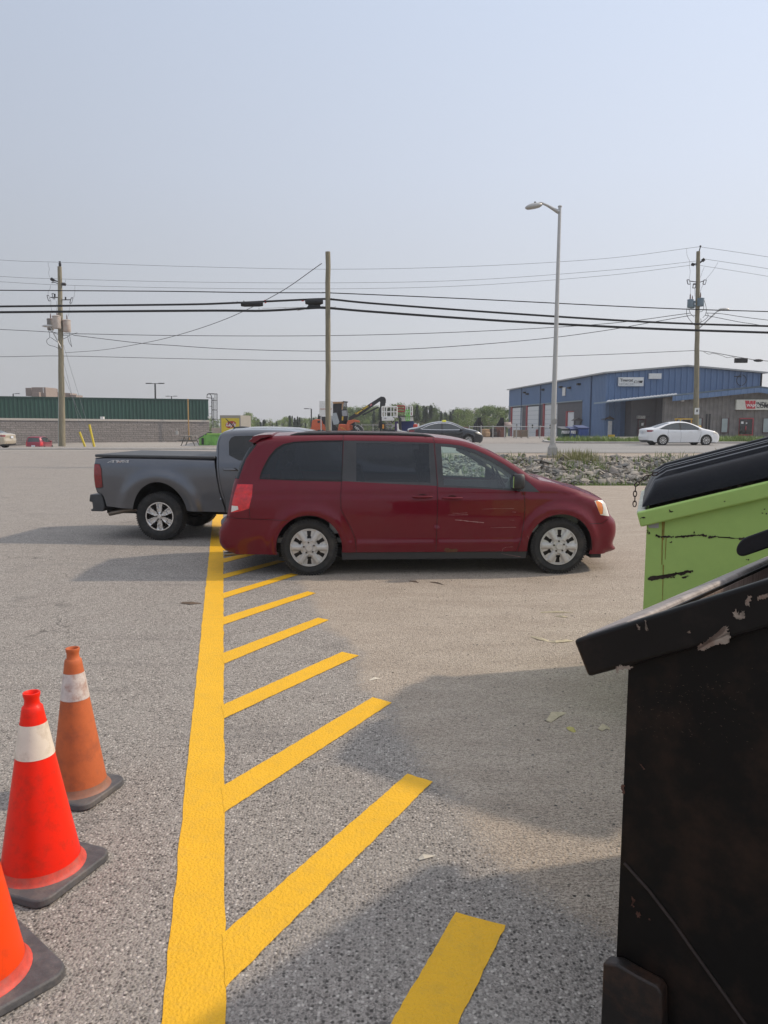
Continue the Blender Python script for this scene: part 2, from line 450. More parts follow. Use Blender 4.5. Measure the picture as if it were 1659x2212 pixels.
mat('gap_black', (.006, .006, .006), .6); mat('hub_dark', (.02, .018, .017), .7, dirt=(.1, .06, .04), damt=.5, dscale=20)
mat('plastic', (.03, .03, .032), .5, bump=.15, bscale=300, var=.1); mat('trim', (.045, .046, .05), .42, bump=.1, bscale=400)
mat('under', (.012, .012, .012), .9); mat('dark_glass', (.012, .014, .017), .03, spec=.6, var=.02)
mat('chrome', (.75, .75, .76), .12, metal=1, var=.03)
mat('silver', (.56, .545, .52), .42, metal=.25, coat=.2, var=.06, dirt=(.3, .27, .23), damt=.35, dscale=12)
def well(root, cx, cz, r, W0, y_in, rz=None, depth=.34, a0=-8):
    for sd in (-1, 1):
        m = MB(); a = arc(cx, cz, r, a0, 180-a0, 30, rz); vs = []; fs = []
        for x, z in a: vs += [(x, sd*(W0-.012), z), (x, sd*(W0-depth), z)]
        for i in range(len(a)-1): fs.append((2*i, 2*i+1, 2*i+3, 2*i+2))
        m.add(vs, fs); m.add([(x, sd*(W0-depth), z) for x, z in a], [tuple(range(len(a)))])
        m.build('wheel_well', MATS['under'], root, smooth=60)

# ================================================================ red minivan
def minivan():
    A = lambda x, y: ((800+x/1.8433)/1.8445, (1650+y/1.8433)/1.8445)
    B = lambda x, y: ((1650+x/1.8433)/1.8445, (1650+y/1.8433)/1.8445)
    p0 = PG(*A(797, 1186)); p1 = PG(*B(1057, 1173)); hd = (p1-p0).normalized(); ang = math.atan2(hd.y, hd.x)
    mid = (p0+p1)/2; nrm = Vector((-hd.y, hd.x, 0)); tyr_y = .945
    o = mid+nrm*tyr_y; fr = Frame((o.x, o.y, 0), ang)
    wz = table([(0, .90), (.2, .90), (.35, .925), (.45, .962), (.55, .97), (.75, .985), (.95, .975), (1.06, .955), (1.2, .90), (1.4, .845), (1.6, .785), (1.8, .72)], 5)
    tx = tablex([(-2.9, .80), (-2.62, .87), (-2.45, .93), (-2.1, .975), (-1.5, 1), (1.2, 1), (1.8, .98), (2.2, .92), (2.4, .84), (2.52, .74), (2.7, .6)], 6)
    def L(q, rec=0.0):
        y = .95
        for _ in range(4):
            x, z = fr.loc(*q, -y); y = float(wz(z)*tx(x))-rec
        return (x, z)
    LA = lambda l, rec=0: [L(A(*p), rec) for p in l]
    LB = lambda l, rec=0: [L(B(*p), rec) for p in l]
    rear = LA([(240, 1022), (185, 1006), (150, 975), (133, 930), (133, 850), (160, 800), (186, 770), (200, 700), (215, 610), (235, 520), (262, 440), (300, 340), (345, 260), (385, 205)], .06)
    roof = LA([(430, 186), (490, 168), (560, 160), (700, 156), (1046, 153), (1400, 156)], .06)+LB([(92, 166), (180, 174), (300, 187), (400, 207), (500, 245), (600, 294), (700, 349), (800, 414), (880, 474)], .06)
    hood = LB([(930, 487), (1020, 503), (1100, 525), (1200, 555), (1300, 592), (1370, 618), (1408, 640), (1428, 690), (1446, 745), (1478, 775), (1489, 815), (1490, 860), (1482, 905), (1468, 940), (1467, 962), (1486, 985), (1482, 1000), (1410, 1022)], .05)
    rw = L(A(797, 985)); fw = L(B(1057, 985)); zc = .352; rwx = rw[0]; fwx = fw[0]; ra = .405
    top = smooth_poly(rear+roof, 1)[:-1]+smooth_poly(hood, 1)
    zb = L(A(1100, 1013))[1]; zbr = L(A(530, 1030))[1]; zbf = L(B(1310, 1024))[1]
    def arcp(cx, zl, zr, rr=ra):
        a0 = math.degrees(math.asin(max(-1, (zr-zc)/rr))); a1 = 180-math.degrees(math.asin(max(-1, (zl-zc)/rr)))
        return arc(cx, zc, rr, a0, a1, 30, rr*1.0)
    bot = [top[-1]]+arcp(fwx+.01, zb, zbf)+arcp(rwx, zbr, zb)+[top[0]]
    gs = LA([(1048, 155), (1040, 300), (1034, 490), (1028, 600), (1030, 700), (1060, 760), (1105, 840), (1135, 920), (1143, 1012)])
    gs[0] = (gs[0][0], gs[0][1]+.02)
    gd = LB([(141, 172), (150, 218), (160, 380), (171, 540), (171, 700), (166, 850), (158, 1012)])
    gf = LB([(798, 566), (812, 620), (814, 700), (803, 800), (780, 920), (745, 1016)])
    grb = LA([(176, 752), (225, 762), (365, 770), (640, 780)]); grb2 = LA([(370, 515), (352, 640), (362, 770)])
    gfb = LB([(1284, 803), (1380, 803), (1425, 770)])
    lip = lambda l: [(x, z) for x, z in l]
    paint = mat('minivan_red', (.140, .005, .015), .45, metal=.0, spec=.08, coat=.7, var=.05, scale=3, coatr=.03, dirt=(.15, .03, .03), damt=.2, dscale=2.0)
    tgl = glass('tinted_glass', (.15, .16, .18), .03); cgl = glass('clear_glass', (.80, .92, .88), .07)
    red = mat('tail_red', (.62, .008, .014), .12, coat=1, var=.35, scale=14); wl = mat('lamp_white', (.75, .72, .68), .1, coat=1, var=.06, scale=30)
    amb = mat('lamp_amber', (.8, .22, .02), .15, coat=1, var=.2, scale=20); hl = mat('headlamp', (.72, .68, .58), .12, coat=1, metal=.2, var=.2, scale=16)
    qg = smooth_poly(LA([(441, 470), (450, 435), (470, 390), (510, 320), (560, 262), (610, 230), (690, 212), (860, 203), (1040, 200), (1034, 482), (740, 478)]), 0)
    qtrim = LA([(430, 478), (440, 430), (460, 385), (500, 312), (550, 252), (605, 220), (690, 202), (860, 194), (1046, 192), (1039, 497), (700, 489)])
    slf = LA([(1050, 194), (1400, 200)])+LB([(92, 210), (143, 213), (170, 528), (92, 523)])+LA([(1400, 512), (1038, 492)])
    slg = LA([(1142, 214), (1400, 217)])+LB([(92, 221), (108, 222), (121, 505), (60, 500)])+LA([(1142, 493)])
    fdt = LB([(153, 214), (250, 219), (340, 231), (450, 262), (560, 312), (660, 368), (760, 436), (850, 506), (922, 574), (800, 568), (500, 548), (176, 536)])
    fdg = LB([(198, 238), (270, 244), (350, 258), (450, 291), (560, 345), (640, 393), (712, 442), (712, 548), (500, 537), (218, 523)])
    fvg = LB([(728, 452), (790, 500), (790, 555), (728, 551)])
    tl = LA([(268, 514), (383, 516), (376, 600), (354, 695), (290, 714), (222, 724), (228, 650), (248, 570)])
    tlw = LA([(226, 672), (272, 676), (276, 700), (222, 720)])
    hlp = LB([(1327, 638), (1398, 634), (1418, 660), (1440, 752), (1368, 740), (1348, 692)]); hla = LB([(1335, 640), (1380, 640), (1390, 690), (1385, 735), (1368, 738), (1348, 692)])
    rglass = LA([(388, 204), (412, 222), (330, 330), (278, 478), (235, 472), (262, 420), (300, 330), (345, 250)])
    sill = LA([(1052, 1013), (1143, 1013)])+LB([(158, 1013), (830, 1018), (826, 1056), (400, 1054)])+LA([(1300, 1050), (1057, 1050)])
    sld = LA([(1048, 158), (1040, 300), (1034, 490), (1028, 600), (1030, 700), (1060, 760), (1105, 840), (1135, 920), (1143, 1016)])+LB([(158, 1016), (166, 850), (171, 700), (171, 540), (160, 380), (150, 218), (141, 168)])
    frd = LB([(141, 172), (150, 218), (160, 380), (171, 540), (171, 700), (166, 850), (158, 1016), (745, 1022), (780, 920), (803, 800), (814, 700), (812, 620), (798, 566), (922, 574), (850, 506), (760, 436), (660, 368), (560, 312), (450, 262), (340, 231), (250, 219)])
    bmp = LA([(100, 752), (225, 762), (365, 770), (640, 780), (540, 1060), (100, 1060)])
    fbm = LB([(1275, 803), (1380, 803), (1425, 768), (1520, 740), (1520, 1080), (1290, 1080)])
    moul = LA([(1140, 812)])+LB([(752, 829), (752, 839)])+LA([(1140, 822)])
    regs = [dict(key='quarter_glass', poly=qg, mat=tgl, depth=.006), dict(key='window_trim', poly=qtrim, mat=MATS['gap_black'], depth=.002),
        dict(key='sliding_door_glass', poly=slg, mat=tgl, depth=.006), dict(key='window_frame', poly=slf, mat=MATS['trim'], depth=.001),
        dict(key='front_door_glass', poly=fdg, mat=cgl, depth=.006, nogap=1), dict(key='vent_glass', poly=fvg, mat=MATS['plastic'], depth=.004),
        dict(key='window_frame', poly=fdt, mat=MATS['trim'], depth=.001),
        dict(key='reversing_lens', poly=tlw, mat=wl, depth=-.003), dict(key='tail_light', poly=tl, mat=red, depth=-.002, nogap=1),
        dict(key='indicator_lens', poly=hla, mat=amb, depth=.002), dict(key='headlight', poly=hlp, mat=hl, depth=-.001),
        dict(key='rear_window_edge', poly=rglass, mat=tgl, depth=.003, nogap=1), dict(key='sliding_door', poly=sld, mat=paint), dict(key='front_door', poly=frd, mat=paint),
        dict(key='rear_bumper', poly=bmp, mat=paint), dict(key='front_bumper', poly=fbm, mat=paint)]
    zm = L(B(400, 832))[1]; zk = L(B(400, 926))[1]; xA = L(A(1140, 818))[0]; xB = L(B(752, 834))[0]; zk0 = L(B(400, 590))[1]
    def feats(x, z):
        f = .010*np.exp(-((z-zm)/.012)**4)*sstep(xA-.03, xA, x)*sstep(xB+.03, xB, x)
        f = f+.024*sstep(zk+.012, zk-.010, z)*sstep(rwx+.40, rwx+.55, x)*sstep(fwx-.42, fwx-.55, x)
        f = f-.006*np.exp(-((z-(zk0-.005))/.02)**2)
        return f
    def tagf(x, z, sq):
        xw0, xw1 = -.2, 0
        if z > 1.02 and x > 1.0 and x < L(B(895, 488))[0] and z < 1.66 and sq < .93: return 'windshield'
        if x < -2.0 and 1.10 < z < 1.62 and sq < .90: return 'rear_window'
        if x > 2.35 and .62 < z < .86 and sq < .55: return 'grille'
        if x > 2.35 and .30 < z < .48 and sq < .6: return 'grille'
        return 'body'
    bd = Body(top, bot, wz, tx, .10, [(rwx, zc, .455, .070, .034), (fwx, zc, .455, .070, .038)], crown=lambda x, z: .035 if x < 1.9 else .05, step=.05, feats=feats,
              Rx=lambda x, z: .07+.05*sstep(1.5, 2.1, x)+.03*sstep(-2.1, -2.4, x))
    root = thing('minivan', 'dark red minivan with scratched front door parked side-on across the hatched yellow lines', 'minivan', (o.x, o.y, 0), ang)
    bd.build(root, regs, [gs, gd, gf, grb, grb2, gfb], tagf, {'body': ('body', paint), 'windshield': ('windshield', cgl), 'rear_window': ('rear_window', tgl), 'grille': ('grille', MATS['plastic'])})
    yw = lambda x, z: float(bd.W(x, z))
    # sill
    m = MB(); sp = [(rwx+.395, zb+.004), (fwx-.395, zb+.004), (fwx-.40, zb-.095), (rwx+.40, zb-.10)]
    for sd in (-1, 1): m.prism(sp, lambda a, b: (a, sd*.925, b), lambda a, b: (a, sd*.7, b))
    split_loose(m.build('sill', MATS['plastic'], root, bevel=.012))
    m = MB().box((0.0, 0, .24), (3.9, 1.3, .12)).box((-1.9, 0, .34), (.8, 1.5, .16)).box((2.0, 0, .30), (.6, 1.4, .12)); m.build('underbody', MATS['under'], root)
    for cx in (rwx, fwx+.01): well(root, cx, zc, ra+.004, .955, .6)
    # wheels with six spoke covers
    def rf(r, a, force=False):
        Rr = .235; t = (a-math.pi/2) % (math.pi/3); t = min(t, math.pi/3-t)      # t=0 opening centre
        if r > .218: return .028-.06*(r-.218)
        hw = .036+.05*(r-.1); arcd = r*abs(t)
        if r > .115 and arcd < hw*.62 and r < .205 and not force: return None
        spk = r*(math.pi/6-t)
        base = .018+.03*math.sqrt(max(0, 1-(r/.26)**2))
        if r < .045: return base+.012
        if r < .085: return base-.004
        if spk < .028: base += .007 if spk < .02 else .002
        else: base -= .024*min(1, (spk-.028)/.012)
        return base
    def nuts(w_, y0):
        m = MB(); k = MB()
        for i in range(5):
            a = R(90+72*i+6); c = (.066*math.cos(a), y0-.045, .066*math.sin(a)); m.lathe([(.0, -.012), (.009, -.012), (.012, -.004), (.012, .02)], 8, 'Y', c)
            k.lathe([(.017, .004), (.019, .002), (.017, .02)], 12, 'Y', c)
        split_loose(m.build('lug_nut', mat('nut', (.10, .09, .08), .5, metal=.6), w_)); split_loose(k.build('lug_ring', MATS['silver'], w_))
    wh = mk_wheel(.35, .236, .215, rf, MATS['silver'], nuts)
    for i, (x, sd) in enumerate(((rwx, -1), (fwx, -1), (rwx, 1), (fwx, 1))):
        q = wh if i == 0 else copy_tree(wh); q.parent = root; q.location = (x, sd*(tyr_y-.1075), .35)
        q.rotation_euler = (0, R((0, 33, 10, 50)[i]), 0) if sd < 0 else (0, 0, math.pi)
        if i == 1: q.rotation_euler = (0, R(2), 0)
    # roof rail, spoiler, mirror, handles, antenna, wiper, exhaust
    rl = [L(A(*p), .16) for p in ((662, 150), (720, 142), (800, 138), (1046, 137), (1400, 141))]+[L(B(*p), .16) for p in ((60, 150), (110, 158), (140, 163))]
    for sd in (-1, 1):
        m = MB(); n = len(rl); rs = [.008]+[.022]*(n-3)+[.02, .008]; m.tube([(p[0], sd*.66, p[1]-.008) for p in rl], rs, 8)
        for i in (1, 4, n-3): m.box((rl[i][0], sd*.66, rl[i][1]-.03), (.16, .035, .04))
        m.build('roof_rail', MATS['plastic'], root, smooth=60)
    sp = LA([(357, 180), (392, 163), (440, 152), (530, 148), (530, 160), (455, 175), (400, 210), (362, 196)], .12)
    m = MB(); nn = 12; pr = []
    for k in range(nn+1):
        t = k/nn*2-1; y = .74*t; dx = .05*(t*t); pr.append([(p[0]+dx*(1.0 if p[0] < -2.3 else 0), y, p[1]+.022*(1-t*t)) for p in sp])
    for k in range(nn): 
        for j in range(len(sp)): 
            j2 = (j+1) % len(sp); m.add([pr[k][j], pr[k][j2], pr[k+1][j2], pr[k+1][j]], [(0, 1, 2, 3)])
    m.add(pr[0], [tuple(range(len(sp)))]); m.add(pr[-1], [tuple(range(len(sp)))])
    m.build('spoiler', paint, root, smooth=50)
    for sd in (-1, 1):
        c = L(B(738, 492)); mr_ = empty('side_mirror', (c[0]+.02, sd*(yw(*c)+.10), c[1]), 0, root)
        m = MB(); m.sphere((0, 0, 0), (.085, .075, .105), 20, 14); m.v = [(max(-.062, min(.078, x*1.25)), y, max(-.085, min(.095, z*1.15))) for x, y, z in m.v]
        m.build('mirror_housing', MATS['plastic'], mr_, smooth=50, bevel=.012)
        m = MB().box((-.064, 0, .0), (.006, .12, .14)); m.build('mirror_glass', mat('mirror', (.6, .62, .65), .03, metal=1), mr_)
        m = MB().tube([(0, sd*.03, -.075), (.03, -sd*.06, -.10), (.05, -sd*.14, -.085)], [.035, .03, .028], 10); m.build('mirror_arm', MATS['plastic'], mr_)
    for (q0, q1) in ((A(1556, 606), B(136, 607)), (B(207, 616), B(354, 616))):
        for sd in (-1, 1):
            a = L(q0); b = L(q1); m = MB(); cz_ = (a[1]+b[1])/2; pts = []; rs = []
            for i in range(9):
                t = i/8; x = a[0]+(b[0]-a[0])*t; pts.append((x, sd*(yw(x, cz_)+.004+.026*math.sin(math.pi*t)**.5), cz_)); rs.append(.009+.007*math.sin(math.pi*t)**.6)
            m.tube(pts, rs, 8); h_ = m.build('door_handle', paint, root, smooth=60)
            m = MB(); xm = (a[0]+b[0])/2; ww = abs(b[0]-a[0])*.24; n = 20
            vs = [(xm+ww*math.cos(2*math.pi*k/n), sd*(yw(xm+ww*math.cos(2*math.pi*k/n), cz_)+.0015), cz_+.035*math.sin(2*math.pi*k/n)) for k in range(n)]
            m.add(vs, [tuple(range(n))]); m.build('recess_shade', mat('handle_shade', (.05, .004, .007), .4), h_)  # flat disc in darkened body red, painting the shade behind the handle
    a = L(B(1008, 528), .2); b = L(B(1010, 300), .2)
    m = MB().tube([(a[0], -.72, a[1]-.01), (a[0]+.01, -.72, a[1]+.05)], [.014, .006], 8).tube([(a[0]+.01, -.72, a[1]+.04), (a[0]+.02, -.72, b[1])], .0022, 5); m.build('antenna', MATS['plastic'], root)
    a = L(A(210, 402), -.0); b = L(A(268, 440)); m = MB().tube([(a[0]+.03, -.60, a[1]), (b[0]-.0, -.48, b[1]-.01), (b[0]-.02, -.2, b[1]-.03)], [.006, .008, .010], 6); m.build('rear_wiper', MATS['plastic'], root)
    a = L(A(195, 1010), .2); b = L(A(300, 1012), .2); m = MB().tube([(a[0]-.02, -.68, a[1]-.02), (a[0]+.15, -.68, a[1]+.0), (a[0]+.5, -.6, a[1]+.02)], .03, 12, cap=False); m.build('exhaust', mat('steel_dull', (.25, .23, .2), .45, metal=.9, dirt=(.2, .1, .05)), root)
    a = L(A(150, 840)); m = MB()
    n = 14; pl = []
    for k in range(n+1):
        t = k/n*2-1; pl.append((a[0]-.035+.10*abs(t)**3, .78*t, a[1]+.035))
    for k in range(n): m.bar(pl[k], pl[k+1], .11, .03)
    m.build('bumper_step', mat('step_grey', (.09, .10, .12), .5), root)
    a = L(B(1290, 1056), .1); c = L(B(1372, 1024), .1); m = MB().box(((a[0]+c[0])/2, 0, (a[1]+c[1])/2), (c[0]-a[0], 1.5, c[1]-a[1])); m.build('air_dam', MATS['plastic'], root, bevel=.01)
    # cowl opening at the base of the windshield
    a = L(B(935, 497), .1); m = MB()
    for sd in (-1, 1): m.sphere((a[0], sd*.66, a[1]-.004), (.09, .06, .022), 16, 8)
    m.build('cowl_vent', MATS['gap_black'], root)
    # rust and scrapes on the front door
    sc_ = MB()
    def streak(pts, wdt, sd=-1):
        for a, b in zip(pts[:-1], pts[1:]):
            a = L(B(*a)); b = L(B(*b)); d = Vector((b[0]-a[0], b[1]-a[1])); 
            if d.length < 1e-5: continue
            n_ = Vector((-d.y, d.x)).normalized()*wdt
            q = [(a[0]+n_.x*.4, a[1]+n_.y*.4), (b[0]+n_.x, b[1]+n_.y), (b[0]-n_.x, b[1]-n_.y), (a[0]-n_.x*.4, a[1]-n_.y*.4)]
            sc_.add([(x, sd*(yw(x, z)+.0015), z) for x, z in q], [(0, 1, 2, 3)])
    streak([(300, 777), (350, 780), (400, 787), (470, 793), (512, 797)], .0045)
    streak([(252, 740), (300, 741), (395, 739)], .0018); streak([(280, 727), (330, 729), (390, 725)], .0014)
    streak([(500, 698), (600, 694), (735, 694)], .0012); streak([(722, 718), (748, 720)], .002)
    streak([(560, 833), (748, 830)], .0018); streak([(705, 778), (735, 779)], .0012)
    streak([(643, 1012), (650, 985), (672, 975), (720, 972)], .0016); streak([(830, 890), (838, 912)], .002); streak([(640, 1022), (780, 1046)], .002)
    sc_.build('scratch', mat('scratch_pale', (.42, .24, .24), .6, var=.3, scale=80), root, smooth=None, merge=False)
    m = MB(); rr = random.Random(3)
    for cx_, cz_, ax, az in ((265, 1000, 50, 14), (240, 992, 22, 12), (300, 998, 20, 12)):
        q = []
        for k in range(26):
            t = 2*math.pi*k/26; f_ = .75+.35*rr.random(); x, z = L(B(cx_+ax*f_*math.cos(t), min(1012, cz_-az*f_*math.sin(t)))); q.append((x, -(yw(x, z)+.0016), z))
        m.add(q, [tuple(range(26))])
    m.build('rust_patch', mat('rust_mud', (.12, .05, .025), .9, var=.5, scale=60), root, smooth=None, merge=False)
    # cabin
    fab = mat('seat_fabric', (.10, .095, .09), .9, bump=.2, bscale=200); dsh = mat('dash', (.30, .31, .31), .7, bump=.1, bscale=200); lg = mat('cabin_light', (.62, .60, .52), .85)
    for (sx_, rws) in ((.28, (-.40, .40)), (-.62, (-.42, .42)), (-1.5, (-.42, .42))):
        for sy in rws:
            m = MB().box((sx_, sy, .68), (.50, .50, .16)).box((sx_-.28, sy, 1.0), (.14, .48, .62), M=Matrix.Rotation(R(-14), 3, 'Y')); st_ = m.build('seat', fab, root, bevel=.05, seg=3)
            m = MB().box((sx_-.40, sy, 1.42), (.09, .25, .18), M=Matrix.Rotation(R(-10), 3, 'Y')); m.build('headrest', fab, st_, bevel=.035, seg=3)
            m = MB().tube([(sx_-.37, sy-.06, 1.28), (sx_-.39, sy-.06, 1.36)], .006, 6).tube([(sx_-.37, sy+.06, 1.28), (sx_-.39, sy+.06, 1.36)], .006, 6); m.build('headrest_post', MATS['chrome'], st_)
    m = MB(); dp = [(1.12, .70), (1.10, 1.0), (1.18, 1.09), (1.5, 1.10), (1.85, 1.0), (1.85, .6)]; m.prism(dp, lambda a, b: (a, -.76, b), lambda a, b: (a, .76, b)); m.build('dashboard', dsh, root, bevel=.03, seg=3)
    m = MB(); c = Vector((1.03, .40, 1.12)); M = Matrix.Rotation(R(-26), 3, 'Y'); pts = [c+M @ Vector((0, .185*math.cos(2*math.pi*k/28), .185*math.sin(2*math.pi*k/28))) for k in range(29)]
    m.tube(pts, .015, 8, cap=False); m.sphere(c, (.04, .06, .06))
    for a_ in (0, 180, 270): m.tube([c, c+M @ Vector((0, .18*math.cos(R(a_)), .18*math.sin(R(a_))))], .014, 6)
    m.tube([c, c+Vector((.25, 0, -.12))], .035, 8); m.build('steering_wheel', MATS['plastic'], root, smooth=60)
    m = MB().box((-.35, 0, .42), (3.9, 1.6, .06)); m.build('cabin_floor', dsh, root)
    for sd in (-1, 1):
        m = MB().box((.0, sd*.87, .78), (2.6, .05, .52)); m.build('door_lining', dsh, root)
    m = MB().box((-.85, 0, 1.645), (2.0, 1.2, .03)); m.build('headliner', lg, root)
    for sd in (-1, 1):
        m = MB(); pl = [L(B(420, 262), .12), L(B(560, 335), .12), L(B(700, 425), .12), L(B(860, 520), .12)]; m.tube([(x, sd*(.66+.05*i), z-.03) for i, (x, z) in enumerate(pl)], .035, 8); m.build('pillar_lining', lg, root)
    m = MB().box((.72, 0, 1.43), (.04, .22, .07)); m.build('interior_mirror', MATS['plastic'], root, bevel=.01)
    return fr, root
VAN_FR, VAN = minivan()
# ================================================================ grey pickup
def pickup():
    C = lambda x, y: ((300+x/2.37)/1.8445, (1650+y/2.37)/1.8445)
    g = PG(*C(800, 1192)); ang = R(-5.5); ty = .93
    nrm = Vector((-math.sin(ang), math.cos(ang), 0)); o = g+nrm*ty; fr = Frame((o.x, o.y, 0), ang)
    wz = table([(0, .86), (.45, .88), (.62, .90), (.8, .925), (1.0, .94), (1.2, .93), (1.35, .86), (1.5, .80), (1.7, .70), (1.8, .66)], 4)
    tx = tablex([(-1.4, .985), (-1.0, 1), (3.5, 1), (4.1, .97), (4.4, .90), (4.6, .78)], 6)
    def L(q, rec=0.0):
        y = .93
        for _ in range(4):
            x, z = fr.loc(*q, -y); y = float(wz(z)*tx(x))-rec
        return (x, z)
    LC = lambda l, rec=0: [L(C(*p), rec) for p in l]
    paint = mat('pickup_grey', (.125, .133, .152), .28, metal=.6, coat=1, spec=.3, var=.05, scale=3, coatr=.05)
    tgl = MATS['tinted_glass']; cgl = MATS['clear_glass']; red = MATS['tail_red']
    ws = 3.25*1.0; zc = .385; ra = .50
    # bed
    bt = LC([(296, 868), (285, 830), (262, 760), (212, 748), (192, 700), (178, 600), (178, 500), (190, 440), (192, 404)], .03)+LC([(600, 410), (1000, 420), (1318, 432)], .03)
    gapx = LC([(1318, 432), (1322, 520), (1332, 600), (1360, 740), (1410, 885), (1416, 925)])
    zb = L(C(1100, 912))[1]; zr = L(C(500, 892))[1]
    def arcp(cx, zl, zr_, rr=ra):
        rz = .555; rx = .455; a0 = math.degrees(math.asin((zr_-zc)/rz)); a1 = 180-math.degrees(math.asin((zl-zc)/rz)); return arc(cx, zc, rx, a0, a1, 30, rz)
    root = thing('pickup_truck', 'grey four-wheel-drive pickup with covered bed, parked beyond the red minivan', 'pickup truck', (o.x, o.y, 0), ang)
    topb = smooth_poly(bt[:-1], 1)+[bt[-1]]
    zt = bt[-1][1]
    # 'top' strip ends at the cab side; bottom comes back with the arch
    bot = [topb[-1]]+gapx[1:]+arcp(0.0, zr, zb+.0)+[topb[0]]
    tlp = LC([(150, 470), (230, 474), (246, 520), (259, 686), (240, 694), (150, 692)]); tlb = LC([(140, 464), (234, 468), (252, 518), (266, 692), (244, 702), (140, 700)])
    bd = Body(topb, bot, wz, tx, .06, [(0, zc+.03, .60, .11, .055)], crown=.0, step=.05, feats=lambda x, z: .018*sstep(.70, .67, z)*sstep(.40, .52, x)-.0*z, Rx=lambda x, z: .035+0*x)
    regs = [dict(key='tail_light', poly=tlp, mat=mat('tail_dark_red', (.22, .006, .01), .1, coat=1, var=.4, scale=9), depth=-.004), dict(key='tail_light_surround', poly=tlb, mat=MATS['plastic'], depth=.002)]
    bd.build(root, regs, [], lambda x, z, s: 'tailgate' if x < -1.1 and z < 1.25 and s < .8 else ('tonneau' if z > zt-.06 and x > -1.15 and s < .98 else 'body'),
             {'body': ('bed', paint), 'tailgate': ('tailgate', paint), 'tonneau': ('bed_cover', MATS['plastic'])})
    a = L(C(195, 396), .02); b = L(C(1322, 416), .02); m = MB(); wv = .885
    m.box(((a[0]+b[0])/2, 0, (a[1]+b[1])/2+.008), (b[0]-a[0], 2*wv, .045), M=Matrix.Rotation(-math.atan2(b[1]-a[1], b[0]-a[0]), 3, 'Y'))
    m.build('bed_cover', mat('vinyl_black', (.06, .064, .068), .55, bump=.1, bscale=120), root, bevel=.015)
    # cab, front half in local metres
    cabb = LC([(1410, 925), (1405, 885), (1356, 740), (1330, 600), (1326, 430), (1327, 350), (1334, 280), (1350, 222), (1374, 180), (1430, 160)], .03)
    x0 = cabb[-1][0]; zroof = cabb[-1][1]
    A = lambda x, y: ((800+x/1.8433)/1.8445, (1650+y/1.8433)/1.8445)
    r2 = [L(A(*p), .05) for p in ((250, 120), (380, 115), (520, 117), (700, 125))]
    xe = r2[-1][0]
    frt = [(xe+.35, zroof-.10), (3.15-.35, 1.36), (3.15, 1.17), (3.35, 1.13), (4.0, 1.07), (4.32, .99), (4.40, .86), (4.42, .62), (4.40, .40), (4.25, .30)]
    topc = smooth_poly(cabb+r2+frt[:2], 1)[:-1]+smooth_poly([frt[1]]+frt[2:], 1)
    zbc = cabb[0][1]
    botc = [topc[-1]]+arc(3.26, zc, ra, math.degrees(math.asin((.32-zc)/ra)), 180-math.degrees(math.asin((zbc-zc)/ra)), 30)+[topc[0]]
    bdc = Body(topc, botc, wz, tx, .08, [(3.26, zc, .58, .10, .04)], crown=.05, step=.06, Rx=lambda x, z: .06+.06*sstep(2.7, 3.2, x)+0*z)
    wg = LC([(1450, 262), (1470, 225), (1505, 207), (1640, 203)]); wx = wg[-1][0]; zt2 = wg[-1][1]; wb = LC([(1545, 432), (1452, 388)])
    w1 = wg+[(wx+.75, zt2-.0), (wx+.78, wb[0][1]-.02), (wb[0][0], wb[0][1]-.01), wb[1]]
    w1b = LC([(1436, 262), (1460, 214), (1500, 193), (1640, 190)])+[(wx+.82, zt2+.02), (wx+.85, wb[0][1]-.04), (wb[0][0]-.02, wb[0][1]-.03)]+LC([(1436, 396)])
    w2 = [(wx+.90, zt2-.01), (wx+1.35, zt2-.06), (2.75, 1.30), (2.85, 1.14), (wx+.92, 1.13)]
    d1 = [(x0+.22, .50), (x0+.18, zt2+.08)]
    regs = [dict(key='rear_door_glass', poly=w1, mat=MATS['tinted_glass'], depth=.006), dict(key='window_frame', poly=w1b, mat=paint, depth=.003),
            dict(key='front_door_glass', poly=w2, mat=cgl, depth=.006), dict(key='headlight', poly=[(4.0, .98), (4.5, .95), (4.5, .80), (4.1, .82)], mat=MATS['headlamp'])]
    gp = [LC([(1352, 260), (1352, 440), (1362, 600), (1385, 720), (1412, 800), (1420, 880)]), [(wx+.88, zt2+.05), (wx+.9, 1.1), (wx+.86, .45)], [(2.9, 1.2), (2.86, .9), (2.75, .45)]]
    gp[0].insert(0, LC([(1372, 212)])[0])
    bdc.build(root, regs, gp, lambda x, z, s: 'windshield' if xe+.3 < x < 3.1 and z > 1.19 and s < .92 else ('grille' if x > 4.3 and .55 < z < .95 and s < .6 else 'body'),
              {'body': ('cab', paint), 'windshield': ('windshield', cgl), 'grille': ('grille', MATS['plastic'])})
    well(root, 0, zc, .459, .915, .6, rz=.559, depth=.45, a0=10); well(root, 3.26, zc, ra+.004, .915, .6, depth=.4, a0=14)
    m = MB().box((1.6, 0, .44), (5.4, .9, .14)).box((1.5, 0, .62), (1.6, 1.6, .1)); m.build('chassis', MATS['under'], root)
    m = MB().tube([(0, -.7, .37), (0, .7, .37)], .05, 10).sphere((0, 0, .37), (.16, .14, .15)); m.build('axle', MATS['under'], root)
    # bumper
    bp = LC([(146, 757), (258, 757), (268, 790), (292, 876), (276, 916), (166, 912), (160, 897), (182, 888), (170, 828), (143, 822)], .06)
    m = MB(); m.prism(bp, lambda a, b: (a, -.88, b), lambda a, b: (a, .88, b)); m.build('rear_bumper', mat('bumper_grey', (.05, .053, .058), .5, bump=.1, bscale=200), root, bevel=.02)
